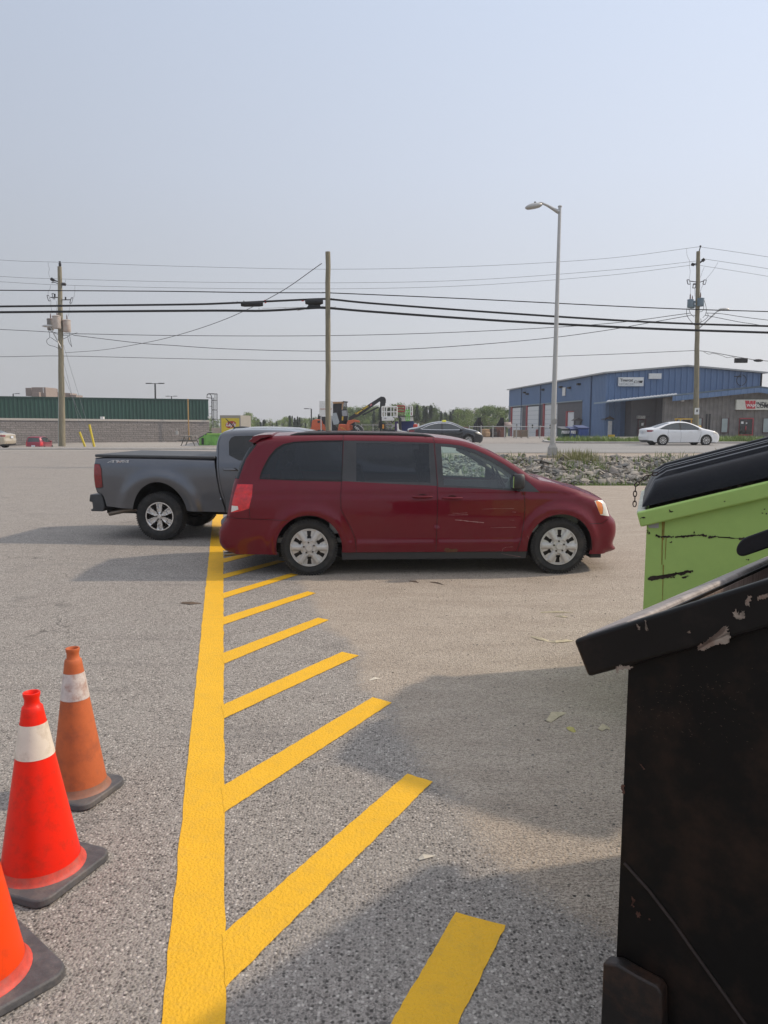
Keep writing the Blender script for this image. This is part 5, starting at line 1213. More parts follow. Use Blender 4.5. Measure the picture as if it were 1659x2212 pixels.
# picnic table
a = PD(404.5, 962.5, 58); r = thing('picnic_table', 'weathered grey picnic table standing end-on below the gas pipe', 'picnic table', (a.x, 58, 0)); wd_ = mat('weathered_wood', (.17, .165, .15), .9, var=.3, scale=6, stretch=(1, 8, 1))
MB().box((0, .9, .76), (.80, 1.9, .05)).build('table_top', wd_, r)
for sx_ in (-.66, .66): MB().box((sx_, .9, .45), (.28, 1.9, .05)).build('bench', wd_, r)
for y in (.2, 1.6):
    m = MB(); m.bar((-.55, y, 0), (-.22, y, .74), .09, .05); m.bar((.55, y, 0), (.22, y, .74), .09, .05); m.bar((-.75, y, .42), (.75, y, .42), .09, .05); m.build('leg_frame', wd_, r)
# ================================================================ blue workshop
Y0 = 78.0; C0 = PD(1311, 807, Y0); zev = C0.z; PK = PD(1483, 791.8, Y0); RE = PD(1647, 809.5, Y0); zg = .36
far = PD(1100, 843.5, Y0*1.53); FL = Vector((far.x, far.y, zev)); C0.z = zev; RE.z = zev
bl_ = mat('cladding_blue', (.115, .195, .345), .5, var=.06, scale=.4); trimb = mat('trim_grey_blue', (.22, .27, .31), .5); dgw = mat('painted_block_grey', (.115, .115, .125), .85, var=.1, scale=2); redt = mat('trim_red', (.33, .035, .045), .5)
gdr = mat('garage_white', (.70, .71, .72), .55, var=.03); rfm = mat('roof_metal', (.35, .36, .36), .5)
ws_ = thing('workshop_building', 'large blue ribbed-metal workshop with garage doors and dealer signs', 'building', (C0.x, C0.y, zg)); og = tuple(ws_.location)
ro = lambda t: zev+(PK.z-zev)*(1-abs(t-.51)/.5) if abs(t-.51) < .5 else zev
m = corr(C0, RE, K(zg-.6), ro, .62, .13, rib=.35); m.build('gable_wall', bl_, ws_, org=og, smooth=None)
dW = (FL-C0); dW.z = 0; LW = dW.length; dW /= LW; nW = Vector((-dW.y, dW.x, 0));  # outward: to the left
if nW.x > 0: nW = -nW
def wp(px):        # distance along the side wall under a pixel column
    d = ray(px, 900); den = d[0]*dW.y-d[1]*dW.x; return (C0.x*0+ (C0.y*d[0]-C0.x*d[1])/(dW.x*d[1]-dW.y*d[0]))
def wq(px, py):
    s = wp(px); p = C0+dW*s; return s, PD(px, py, p.y).z
Bz = lambda x, y: ((2000+x/2.9625)/1.8445, (1400+y/2.9625)/1.8445)
s1 = wp(Bz(945, 0)[0]); zbn = wq(*Bz(850, 590))[1]
m = corr(C0+dW*s1, C0, K(zg-1.2), K(zev), .42, .05, rib=.4); corr(FL, C0+dW*s1, K(zbn), K(zev), .42, .05, m, rib=.4); m.build('side_wall', bl_, ws_, org=og, smooth=None)
def wallbox(s0, s1_, z0, z1, out, th=.1, m=None):
    m = m or MB(); p = C0+dW*((s0+s1_)/2)+nW*(out-th/2); m.box((p.x, p.y, (z0+z1)/2), (abs(s1_-s0), th, z1-z0), rz=math.atan2(dW.y, dW.x)); return m
wallbox(s1, LW, -1.8, zbn, -.02, .2).build('block_base', dgw, ws_, org=og)
wallbox(s1, LW, zbn-.06, zbn+.08, .10, .1).build('band_trim', trimb, ws_, org=og)
for xa, xb, yt in ((125, 237, 672), (305, 432, 655), (508, 652, 632)):
    sA, sB = wp(Bz(xa, 0)[0]), wp(Bz(xb, 0)[0]); zt_ = wq(*Bz(xa, yt))[1]; zt_ = min(zt_, zbn-.15)
    dr_ = wallbox(sB, sA, -1.5, zt_, .03, .05).build('garage_door', gdr, ws_, org=og)
    wallbox(sA, sA+.55, -1.5, zt_+.16, .16, .25).build('door_frame', redt, dr_, org=og)
    m = MB(); [wallbox(sB, sA, z_, z_+.03, .045, .02, m) for z_ in np.arange(-.2, zt_, .6)]; m.build('door_seam', trimb, dr_, org=og)
    wallbox((sA+sB)/2-.3, (sA+sB)/2+.3, 1.0, 1.5, .06, .03).build('door_window', MATS['dark_glass'], dr_, org=og)
sA, sB = wp(Bz(780, 0)[0]), wp(Bz(848, 0)[0]); zt_ = wq(*Bz(800, 716))[1]; dr_ = wallbox(sB, sA, -.8, zt_, .03, .05).build('roller_door', gdr, ws_, org=og); wallbox(sA, sA+.4, -.8, zt_+.1, .16, .25).build('door_frame', redt, dr_, org=og); wallbox(sB, sA, zt_, zt_+.1, .12, .2).build('door_frame', redt, dr_, org=og)
for x in (232, 455, 1052): s = wp(Bz(x, 0)[0]); wallbox(s, s+.12, .2, zev, .14, .1).build('downpipe', mat('pipe_blue', (.055, .10, .19), .5), ws_, org=og)
s, z = wq(*Bz(735, 475)); wallbox(s-.5, s+.6, z-.5, z+.5, .14, .05).build('wall_vent', wht, ws_, org=og)
for x, y in ((308, 503), (803, 430), (275, 486), (703, 422), (915, 388), (490, 452)): s, z = wq(*Bz(x, y)); wallbox(s-.25, s+.25, z-.12, z+.12, .40, .35).build('wall_light', dkm, ws_, org=og)
# roof
m = MB(); ov = Vector((-.35, 0, 0)); fr_ = Vector((0, -.35, 0)); bkv = Vector((dW.x, dW.y, 0))*(LW+.4)
A0 = C0+ov+fr_; B0 = Vector((PK.x, Y0, PK.z))+fr_; E0 = RE+Vector((.4, 0, 0))+fr_
for zoff in (0,): m.add([A0, B0, E0, A0+bkv, B0+bkv, E0+bkv, A0+Vector((0, 0, .16)), B0+Vector((0, 0, .16)), E0+Vector((0, 0, .16)), A0+bkv+Vector((0, 0, .16)), B0+bkv+Vector((0, 0, .16)), E0+bkv+Vector((0, 0, .16))],
    [(0, 3, 4, 1), (1, 4, 5, 2), (6, 7, 10, 9), (7, 8, 11, 10), (0, 1, 7, 6), (1, 2, 8, 7), (3, 9, 10, 4), (4, 10, 11, 5), (0, 6, 9, 3), (2, 5, 11, 8)])
m.build('roof', rfm, ws_, org=og, smooth=None)
m = MB(); lw(Vector((RE.x, RE.y, 0)), Vector((RE.x, RE.y, 0))+bkv, -1, -1.8, zev, zev, Vector((-.2, 0, 0)), m); lw(Vector((FL.x, FL.y, 0)), Vector((RE.x, RE.y, 0))+bkv, -1.8, -1.8, zev, zev, Vector((0, -.2, 0)), m); m.build('rear_wall', bl_, ws_, org=og)
# signs on the gable
def sign(label_name, pts, Y, th, mt, parent): a = PD(*pts[0], Y); c = PD(*pts[1], Y); m = MB(); m.box(((a.x+c.x)/2, Y-th/2, (a.z+c.z)/2), (c.x-a.x, th, a.z-c.z)); return m.build(label_name, mt, parent, org=og, bevel=.02), a, c
s_, a, c = sign('dealer_sign', ((1335, 815.3), (1388.3, 834.6)), Y0-.08, .25, wht, ws_); h_ = a.z-c.z; wd2 = c.x-a.x
blackt = mat('letter_black', (.02, .02, .022), .5); greyt = mat('letter_grey', (.38, .38, .39), .5)
T = lambda x, z, Y: Matrix.Translation((x-og[0], Y-og[1], z-og[2]))@FACE
text('Tigercat', h_*.46, T(a.x+wd2*.06, c.z+h_*.53, Y0-.345), blackt, s_, bold=.008, sx=.95); text('HITACHI', h_*.36, T(a.x+wd2*.03, c.z+h_*.12, Y0-.345), greyt, s_, sx=1.12)
m = MB(); bx0 = a.x+wd2*.60; m.prism([(bx0+.1, c.z+h_*.62), (bx0+.95, c.z+h_*.62), (bx0+.85, c.z+h_*.36), (bx0, c.z+h_*.36)], lambda x, z: (x, Y0-.35, z), lambda x, z: (x, Y0-.34, z)); m.build('emblem', blackt, s_, org=og)
text('BELL', h_*.27, T(bx0+.08, c.z+h_*.40, Y0-.36), wht, s_, bold=.012, shear=.25, sx=1.0)
sign('blank_sign', ((1400.8, 806.8), (1427.3, 818.6)), Y0-.08, .2, wht, ws_)
# office lean-to in front
Yo = 73.5; D4 = lambda x, y: ((2500+x/2.9625)/1.8445, (1400+y/2.9625)/1.8445)
f0 = PD(1310, 867.2, Yo); f1 = PD(*D4(1545, 408), Yo); f2 = PD(1760, 848, Yo); m = MB()
def roofslab(p, q, th=.14, dep=4.4):
    m.add([p, q, q+Vector((0, dep, 0)), p+Vector((0, dep, 0)), p-Vector((0, 0, th)), q-Vector((0, 0, th)), q+Vector((0, dep, -th)), p+Vector((0, dep, -th))], [(0, 1, 2, 3), (7, 6, 5, 4), (0, 4, 5, 1), (1, 5, 6, 2), (2, 6, 7, 3), (3, 7, 4, 0)])
roofslab(f0, f1); roofslab(f1, f2); m.build('office_roof', mat('roof_steel_blue', (.20, .27, .34), .45), ws_, org=og)
m = MB(); g0_ = PD(*D4(535, 496), Yo); tq = (g0_.x-f0.x)/(f1.x-f0.x); gz = f0.z+(f1.z-f0.z)*tq-.16
corr(Vector((g0_.x, Yo, 0)), Vector((f1.x, Yo, 0)), lambda t: gz+(f1.z-.16-gz)*t-.47, lambda t: gz+(f1.z-.16-gz)*t, .62, .05, m, rib=.35)
corr(Vector((f1.x, Yo, 0)), Vector((f2.x, Yo, 0)), lambda t: f1.z-.63+(f2.z-f1.z)*t, lambda t: f1.z-.16+(f2.z-f1.z)*t, .62, .05, m, rib=.35); m.build('fascia', bl_, ws_, org=og, smooth=None)
m = MB(); n_s = 20
for i in range(n_s):
    t = i/(n_s-1)*tq; p = f0.lerp(f1, t); m.add([(p.x, Yo-.05, p.z-.05), (p.x+.42, Yo-.05, p.z+.02), (p.x+.36, Yo-.05, p.z+.16), (p.x+.18, Yo-.02, p.z+.10), (p.x, Yo+.3, p.z-.05), (p.x+.42, Yo+.3, p.z+.02), (p.x+.36, Yo+.3, p.z+.16), (p.x+.18, Yo+.3, p.z+.10)], [(0, 1, 2, 3), (4, 7, 6, 5), (0, 3, 7, 4), (3, 2, 6, 7), (2, 1, 5, 6), (1, 0, 4, 5)])
m.build('roof_edge_ribs', mat('rib_glint_white', (.72, .74, .76), .4, metal=.2), ws_, org=og)  # near-white teeth: the light caught on the rib ends, put into the colour
bxs = lambda x: PD(*D4(x, 900), Y0).x
dgb = mat('office_block', (.19, .18, .17), .9, var=.2, scale=1.5, bump=.4, bscale=6)
xw0, xw1 = PD(*D4(75, 0), 76).x, PD(*D4(440, 0), 76).x
def topz(x): return f0.z+(f1.z-f0.z)*min(1, (x-f0.x)/(f1.x-f0.x))-.2
m = MB(); m.add([(xw0, 76, zg-.6), (xw1, 76, zg-.6), (xw1, 76, topz(xw1)), (xw0, 76, topz(xw0)), (xw0, Y0-.07, zg-.6), (xw1, Y0-.07, zg-.6), (xw1, Y0-.07, topz(xw1)), (xw0, Y0-.07, topz(xw0))], [(0, 1, 2, 3), (0, 3, 7, 4), (1, 5, 6, 2), (3, 2, 6, 7)]); m.build('grey_wall', dgw, ws_, org=og)
Yw = 74.2; xo0 = PD(*D4(445, 0), Yw).x; xo1 = f2.x
m = corr(Vector((xo0, Yw, 0)), Vector((f1.x, Yw, 0)), K(zg-.6), lambda t: topz(xo0)+(topz(f1.x)-topz(xo0))*t-.0, .40, .05, rib=.5); corr(Vector((f1.x, Yw, 0)), Vector((xo1, Yw, 0)), K(zg-.6), lambda t: topz(f1.x)+(f2.z-f1.z)*t, .40, .05, m); m.build('office_wall', dgb, ws_, org=og, smooth=None)
m = MB(); m.add([(xo0, Yw, zg-.6), (xo0, 78, zg-.6), (xo0, 78, topz(xo0)), (xo0, Yw, topz(xo0))], [(0, 1, 2, 3)]); m.build('office_side_wall', dgw, ws_, org=og)
MB().tube([(xo0-.1, Yw-.1, zg-.2), (xo0-.1, Yw-.1, topz(xo0))], .07, 8).build('downpipe', dkm, ws_, org=og)
s_, a, c = sign('shop_sign', ((1588.2, 863.3), (1722, 885.5)), Yw-.1, .3, mat('sign_cream', (.60, .60, .53), .5), ws_); h_ = a.z-c.z
wr = mat('emblem_crimson', (.50, .035, .05), .5); W0x = PD(*D4(1363, 600), Yw).x; W1x = PD(*D4(1487, 600), Yw).x; wz_ = lambda y: PD(*D4(1400, y), Yw).z; wl_ = W1x-W0x
m = MB(); q = [(0, 583), (.10, 640), (.13, 655), (.18, 678), (1, 678), (1, 583), (.80, 583), (.78, 625), (.72, 583), (.50, 583), (.46, 625), (.40, 583)]; q = [(W0x+wl_*x, wz_(y)) for x, y in q]
m.prism(q, lambda x, z: (x, Yw-.43, z), lambda x, z: (x, Yw-.405, z)); m.build('emblem', wr, s_, org=og, smooth=None)
text('WAJAX', .36, T(W0x+wl_*.17, wz_(653), Yw-.44), wht, s_, bold=.01, sx=1.0)
text('INDUSTRIAL', .50, T(W1x+.08, wz_(642), Yw-.42), blackt, s_, bold=.015); text('COMPONENTS', .50, T(W1x+.08, wz_(667), Yw-.42), blackt, s_, bold=.015)
def panel(nm, x0, x1, y0, y1, Y, th, mt, par=ws_, m=None): a = PD(*D4(x0, y0), Y); c = PD(*D4(x1, y1), Y); return MB().box(((a.x+c.x)/2, Y-th/2, (a.z+c.z)/2), (c.x-a.x, th, a.z-c.z)).build(nm, mt, par, org=og)
dd = panel('glass_door', 1320, 1475, 785, 995, Yw-.06, .1, redt); panel('door_pane', 1328, 1388, 800, 978, Yw-.17, .03, MATS['dark_glass'], dd); panel('door_pane', 1402, 1466, 800, 978, Yw-.17, .03, MATS['dark_glass'], dd)
panel('notice', 1342, 1368, 828, 855, Yw-.205, .02, wht, dd); panel('notice', 1398, 1412, 840, 856, Yw-.205, .02, wht, dd); panel('door_handle', 1390, 1400, 880, 930, Yw-.22, .05, redt, dd)
for x0, x1 in ((1108, 1186), (1600, 1680), (590, 660), (835, 878)): w_ = panel('window', x0, x1, 785, 965, Yw-.06, .08, mat('frame_maroon', (.08, .03, .035), .5)); panel('pane', x0+8, x1-12, 792, 955, Yw-.145, .03, mat('window_pale', (.30, .36, .36), .15, var=.15, scale=1), w_)
d_ = panel('office_door', 122, 210, 795, 995, 75.95, .1, mat('frame_maroon', (.08, .03, .035), .5)); panel('door_pane', 135, 200, 812, 900, 75.84, .03, MATS['dark_glass'], d_); panel('notice', 165, 188, 845, 875, 75.8, .02, wht, d_)
ps = panel('parts_sign', 108, 190, 760, 792, 75.9, .5, mat('sign_offwhite', (.55, .54, .50), .6)); a = PD(*D4(114, 785), 75.3); text('PARTS DEPT', .27, T(a.x, a.z, 75.38), blackt, ps, sx=.9)
panel('wall_light', 628, 656, 572, 592, Yw-.06, .3, wht)
s, z = 0, 0
# porch roofs with doors on the blue wall
mp_ = mat('shingle', (.10, .085, .075), .9, var=.4, scale=8)
def porch(x0, x1, yt, yb, Y):
    a = PD(*Bz(x0, yb), Y); c = PD(*Bz(x1, yb), Y); zt_ = PD(*Bz(x0, yt), Y).z; cx_ = (a.x+c.x)/2; m = MB()
    m.add([(a.x, Y-1.2, a.z), (cx_, Y-1.2, zt_), (c.x, Y-1.2, a.z), (a.x, Y, a.z), (cx_, Y, zt_), (c.x, Y, a.z)], [(0, 1, 4, 3), (1, 2, 5, 4), (0, 2, 1), (0, 3, 5, 2)]); m.build('porch_roof', mp_, ws_, org=og)
    MB().tube([(a.x+.2, Y-1.1, a.z), (a.x+.5, Y, a.z-1.0)], .04, 6).tube([(c.x-.2, Y-1.1, a.z), (c.x-.4, Y, a.z-1.0)], .04, 6).build('porch_brace', dkm, ws_, org=og)
pz = C0+dW*wp(Bz(1225, 0)[0]); porch(1165, 1300, 765, 803, 79.0); porch(812, 935, 783, 818, 86.0)
a = PD(*Bz(1252, 822), 77.9); c = PD(*Bz(1290, 998), 77.9); MB().box(((a.x+c.x)/2, 77.85, (a.z+c.z)/2), (c.x-a.x, .12, a.z-c.z)).build('white_door', wht, ws_, org=og)
for x, y, Y in ((1482, 622, Y0-.1), (1478, 820, Y0-.1), (960, 866, 90)): p = PD(*Bz(x, y), Y); MB().box(p, (.35, .2, .35)).build('wall_light' if y < 700 else 'wall_notice', dkm if y < 700 else wht, ws_, org=og)
m = MB(); p = PD(*D4(1345, 340), Y0-.1); m.tube([p+Vector((.5*math.cos(a_), 0, .55*math.sin(a_))) for a_ in np.linspace(0, 6.28*1.8, 40)], .03, 5); p2 = PD(*D4(1262, 294), Y0-.1); m.tube([p2, PD(*D4(1345, 300), Y0-.1)], .05, 6); m.build('cable_coil', dkm, ws_, org=og)
# dumpsters beside the workshop
def bin3(label, x0, x1, yt, yb, Y, mt, dkl, sticker):
    a = PD(*Bz(x0, yb), Y); c = PD(*Bz(x1, yt), Y); g0 = hz(a.x, Y); r = thing('dumpster', label, 'dumpster', (a.x, Y, g0), 0, 'dumpsters beside the blue workshop'); W_ = c.x-a.x; h_ = c.z-g0
    m = MB(); m.prism([(0, .08), (1.5, .08), (1.7, h_), (-.15, h_*.82)], lambda y, z: (0, y, z), lambda y, z: (W_, y, z)); m.build('bin_body', mt, r, bevel=.03)
    m = MB(); m.bar((W_/2, -.2, h_*.82+.05), (W_/2, 1.8, h_+.05), W_+.15, .07); m.build('lid', dkl, r)
    for sx_ in sticker: MB().box((W_*sx_, -.13, h_*.62), (.28, .03, .26)).build('sticker', wht, r)
    m = MB(); [m.box((W_*q_, -.10, h_*.35), (.07, .1, h_*.5)) for q_ in (.05, .95)]; m.build('rib', mt, r)
bin3('dark green dumpster with pale stickers, left of the two blue ones', 708, 800, 900, 1018, 62, mat('bin_dark_green', (.02, .07, .05), .6), mat('lid_grey', (.10, .105, .11), .6), (.12, .5, .85))
bin3('blue dumpster with white stickers between the green and the larger blue one', 815, 902, 900, 1020, 61.4, mat('bin_blue', (.03, .075, .26), .5), mat('bin_blue_lid', (.04, .06, .16), .6), (.15, .6, .85))
bin3('plain larger blue dumpster on the right of the row, lid down', 908, 1018, 885, 1016, 60.8, mat('bin_blue', (.03, .075, .26), .5), mat('bin_blue_lid', (.04, .06, .16), .6), ())
p = PD(*Bz(1290, 1000), 70); m = MB(); m.lathe([(0, .0), (.5, 0), (.62, .45), (.68, .78), (.6, .78), (.5, .5)], 14, 'Z'); o = m.build('planter_tub', mat('tub_yellow', (.50, .36, .04), .6), None); o.location = (p.x, 70, hz(p.x, 70)-.05); o.scale = (.5, .35, .4); tag(o, 'yellow tub standing by the white door of the blue workshop', 'tub')
# forklift behind the white saloon
p = PD(*D4(712, 900), 66); r = thing('forklift', 'yellow forklift half hidden behind the white saloon and the pole', 'forklift', (p.x, 66, hz(p.x, 66))); fy = mat('forklift_yellow', (.60, .38, .05), .5)
zt_ = PD(*D4(700, 798), 66).z-r.location.z
m = MB(); m.box((0, 0, .75), (2.0, 1.1, .8)).box((-1.0, 0, .8), (.5, 1.1, 1.0)); m.build('body', fy, r, bevel=.08)
m = MB(); m.box((-.2, 0, zt_), (1.6, 1.1, .10)); [m.bar((x, y, .9), (x*.9, y, zt_), .08, .08) for x in (-.95, .55) for y in (-.5, .5)]; m.build('overhead_guard', fy, r)
m = MB(); [m.box((1.75, y, 1.15), (.14, .1, 2.0)) for y in (-.3, .3)]; m.box((2.2, -.25, .2), (1.0, .12, .06)).box((2.2, .25, .2), (1.0, .12, .06)); m.build('mast', dkm, r)
m = MB(); [m.lathe([(.05, -.12), (.36, -.12), (.38, 0), (.36, .12), (.05, .12)], 18, 'Y', (x, y, .38)) for x in (-.9, .85) for y in (-.5, .5)]; m.build('wheel', MATS['rubber'], r); m = MB().box((-.2, 0, 1.35), (.5, .5, .5)); m.build('seat', dkm, r)
# ================================================================ poles, lamp, wires
wood = mat('pole_wood', (.25, .225, .16), .9, var=.22, scale=3, stretch=(6, 6, .5), bump=.35, bscale=40, dirt=(.135, .12, .085), damt=.7, dscale=2.5)
galv = mat('galv_pole', (.46, .46, .45), .4, metal=.35, var=.06, scale=3); ins = mat('insulator', (.03, .03, .035), .5); wire = mat('wire_grey', (.06, .062, .065), .6); cabl = mat('cable_black', (.009, .009, .010), .55)
def pole(label, pxb, pyb, pxt, pyt, Y, rb, rt, name='utility_pole', base=None):
    p = PD(pxb, pyb, Y); t = PD(pxt, pyt, Y); g0 = hz(p.x, Y) if base is None else base; k_ = (g0-p.z)/(t.z-p.z); p = p.lerp(t, k_); r = thing(name, label, 'utility pole', p)
    n = 14; m = MB(); rr = random.Random(int(pxb)); pts = [p.lerp(t, i/n)+Vector((rr.uniform(-.012, .012), 0, 0)) for i in range(n+1)]; m.tube(pts, [rb+(rt-rb)*i/n for i in range(n+1)], 16); m.build('pole_shaft', wood, r, org=p, smooth=60)
    return r, p
def pt(f, Y, *xy): return PD(*f(*xy), Y)
E4 = lambda x, y: ((150+x/4.424)/1.8445, (1000+y/4.424)/1.8445)
YL = 57.0; PL, pl0 = pole('leaning wooden utility pole with three rusty transformers, left side', 134.5, 963, 129, 576, YL, .245, .145, base=PD(134, 964, YL).z)
def part(nm, m, mt, par, o, **k): return m.build(nm, mt, par, org=o, **k)
q = lambda x, y, dY=0: pt(E4, YL+dY, x, y)
def transformer(x0, x1, y0, y1, dY, mt, par, o, qf=None):
    f = qf or q; a = f((x0+x1)/2, y0, dY); c = f((x0+x1)/2, y1, dY); rr = abs(f(x1, y0, dY).x-f(x0, y0, dY).x)/2; h = a.z-c.z
    m = MB().lathe([(0, 0), (rr*.9, 0), (rr, h*.06), (rr, h*.93), (rr*1.08, h*.93), (rr*1.08, h*.98), (rr*.8, h*1.03), (0, h*1.05)], 24, 'Z', c); tr_ = part('transformer', m, mt, par, o, smooth=40)
    m = MB().lathe([(.0, 0), (.05, 0), (.035, .1), (.055, .14), (.03, .2), (.045, .24), (.015, .38), (0, .4)], 8, 'Z', a+Vector((0, 0, .02))); part('bushing', m, mat('bushing_brown', (.12, .06, .05), .4), tr_, o)
tm1 = mat('transformer_rusty', (.46, .41, .37), .6, var=.08, scale=3, dirt=(.28, .13, .07), damt=.6, dscale=2.2)
transformer(272, 414, 1145, 1370, -.35, tm1, PL, pl0); transformer(175, 285, 1195, 1395, .35, mat('transformer_grey', (.22, .21, .20), .6, dirt=(.2, .1, .07), damt=.5), PL, pl0); transformer(450, 585, 1218, 1432, 0, tm1, PL, pl0)
m = MB().bar(q(285, 1280), q(560, 1300), .1, .12).bar(q(300, 1330), q(540, 1345), .08, .1); part('transformer_bracket', m, dkm, PL, pl0)
m = MB().lathe([(0, 0), (.07, 0), (.10, .05), (.10, .22), (.05, .27), (.05, .30), (.09, .33), (.06, .37), (0, .38)], 10, 'Z', q(395, 272)); part('insulator', m, ins, PL, pl0)
for (x0, y0, x1, y1, ax, ay) in ((225, 482, 290, 525, 365, 540), (505, 588, 425, 582, 412, 552)):
    a, c = q(x0, y0), q(x1, y1); m = MB(); n = 7; m.tube([a.lerp(c, i/n) for i in range(n+1)], [.03]+[.10, .13]*3+[.05], 10); m.tube([c, q(ax, ay)], .04, 6); part('insulator', m, ins, PL, pl0)
m = MB().tube([q(245, 560), q(300, 552), q(365, 580)], .03, 6).tube([q(300, 517), q(365, 540)], .035, 6); part('bracket', m, dkm, PL, pl0)
def cutout(f, x, y, dx, par, o, s=1.0):
    a, c = f(x, y), f(x+dx, y+95); m = MB(); d = Vector((.07*s, 0, .0)); m.tube([a-d, c-d], .028*s, 6).tube([a+d, c+d], .018*s, 6).tube([a-d, a+d], .03*s, 6).tube([c-d, c+d], .03*s, 6); part('fuse_cutout', m, mat('cutout_grey', (.14, .14, .15), .5), par, o)
cutout(q, 180, 785, 30, PL, pl0); cutout(q, 268, 750, 22, PL, pl0); cutout(q, 610, 825, -28, PL, pl0)
m = MB().tube([q(225, 818), q(390, 820)], .035, 6).tube([q(435, 862), q(575, 860)], .035, 6); [m.tube([q(x, y), q(x, y+55)], .06, 8) for x, y in ((302, 755), (492, 810))]; part('cutout_arm', m, dkm, PL, pl0)
tw = mat('thin_lead', (.20, .21, .23), .6)
def lead(pts, r_, par, o, f=q, mt=None): m = MB(); m.tube([f(*p_) for p_ in smooth_poly(pts, 2)], r_, 5); part('lead_wire', m, mt or tw, par, o, smooth=60)
for pts in ([(185, 205), (188, 260), (212, 310), (190, 380), (215, 470)], [(655, 610), (658, 690), (640, 820)], [(490, 510), (492, 545)], [(228, 600), (225, 660), (185, 700), (182, 780)], [(235, 880), (230, 960), (250, 1060)], [(575, 920), (565, 1020), (545, 1150)], [(335, 880), (342, 960), (340, 1060)]): lead(pts, .012, PL, pl0)
for pts in ([(190, 1380), (225, 1520), (165, 1560), (155, 1600), (190, 1660), (330, 1690), (375, 1730), (385, 1780)], [(225, 1520), (300, 1570), (370, 1620)], [(210, 1400), (300, 1450), (420, 1490), (560, 1490), (700, 1440)], [(450, 1550), (500, 1530), (550, 1500)], [(530, 1500), (545, 1600), (605, 1690)], [(560, 1450), (575, 1560), (600, 1690)], [(375, 1380), (385, 1480), (400, 1560)]): lead(pts, .018, PL, pl0, mt=wire)
m = MB().tube([q(418, 1715, -.3), q(235, 1365, -.3), q(200, 1330, -.3)], [.045, .04, .035], 8); part('lamp_arm', m, galv, PL, pl0); a = q(175, 1322, -.3); m = MB().sphere(a, (.42, .14, .10), 14, 8); part('lamp_head', m, galv, PL, pl0)
a, c = PD(131.5, 975, YL), PD(129.5, 700, YL); m = MB().tube([Vector((pl0.x-.24, YL-.05, pl0.z)), PD(128.5, 790, YL)+Vector((-.02, -.05, 0))], .05, 6); part('ground_conduit', m, mat('conduit_pale', (.42, .46, .44), .6), PL, pl0)
# guy wires with yellow guards
yg = mat('guard_yellow', (.62, .48, .03), .5); 
for i, (tp_, bt_, gt, lb) in enumerate((((134.5, 770), (184, 964.5), (172, 933), 'guy wire with a short leaning yellow guard right of the left pole'), ((137, 745), (204, 964.5), (193, 917), 'guy wire with the longer leaning yellow guard, farther from the left pole'), ((133, 800), (201, 964.5), None, 'plain guy wire ending behind the longer yellow guard'))):
    a, c = PD(*tp_, YL), PD(*bt_, YL); c = Vector((c.x, YL, -.02)); r = thing('guy_wire', lb, 'guy wire', c, 0, 'guy wires of the left utility pole')
    part('strand', MB().tube([a, c], .012, 5), tw, r, c)
    if gt: g_ = PD(*gt, YL); part('guard', MB().tube([g_, c+Vector((0, -.02, 0))], .085, 8), yg, r, c)
# near pole with black telephone cables
YM = 33.0; PM, pm0 = pole('plain wooden pole carrying the thick black cables, behind the minivan', 708.5, 930, 708.5, 544, YM, .118, .106)
YR = 53.0; PR, pr0 = pole('wooden utility pole with blue transformers behind the white saloon', 1503.2, 920, 1508.5, 543, YR, .20, .125)
E5 = lambda x, y: ((2600+x/3.6065)/1.8445, (950+y/3.6065)/1.8445)
q5 = lambda x, y, dY=0: pt(E5, YR+dY, x, y)
tm2 = mat('transformer_blue', (.17, .23, .28), .5, var=.1, scale=4)
transformer(498, 582, 878, 995, 0, tm2, PR, pr0, q5); transformer(640, 735, 860, 975, -.2, tm2, PR, pr0, q5); transformer(535, 605, 905, 1005, .5, tm2, PR, pr0, q5)
part('transformer_bracket', MB().bar(q5(560, 905), q5(680, 915), .1, .12).bar(q5(560, 970), q5(680, 965), .1, .12), tm2, PR, pr0)
part('top_pin', MB().tube([q5(668, 195), q5(688, 115)], .035, 6).sphere(q5(688, 113), .07, 8, 6), dkm, PR, pr0)
for a_, c_, d_ in (((750, 292), (712, 325), (668, 345)), ((555, 368), (600, 380), (655, 378))):
    a, c = q5(*a_), q5(*c_); m = MB(); n = 7; m.tube([a.lerp(c, i/n) for i in range(n+1)], [.03]+[.09, .12]*3+[.05], 10); m.tube([c, q5(*d_)], .04, 6); part('insulator', m, ins, PR, pr0)
part('bracket', MB().tube([q5(600, 370), q5(650, 340)], .03, 6).tube([q5(665, 365), q5(715, 330)], .03, 6), dkm, PR, pr0)
f5 = lambda x, y: q5(x, y*.78+0)
def cut5(x, y, dx): 
    a, c = q5(x, y), q5(x+dx, y+62); m = MB(); d = Vector((.085, 0, 0)); m.tube([a-d, c-d], .03, 6).tube([a+d, c+d], .02, 6).tube([a-d, a+d], .03, 6).tube([c-d, c+d], .03, 6); part('fuse_cutout', m, MATS['cutout_grey'], PR, pr0)
cut5(512, 595, 14); cut5(757, 597, -16); cut5(605, 650, -10)
part('cutout_arm', MB().tube([q5(540, 613), q5(640, 628)], .03, 6).tube([q5(728, 612), q5(650, 640)], .03, 6).tube([q5(580, 665), q5(640, 655)], .03, 6), dkm, PR, pr0)
for pts in ([(490, 150), (492, 250), (540, 330), (525, 380), (545, 480), (525, 590)], [(940, 345), (860, 480), (765, 590)], [(743, 415), (710, 490), (690, 560)], [(545, 660), (545, 820)], [(605, 720), (608, 830)], [(730, 660), (690, 740), (672, 820)]): lead(pts, .010, PR, pr0, q5)
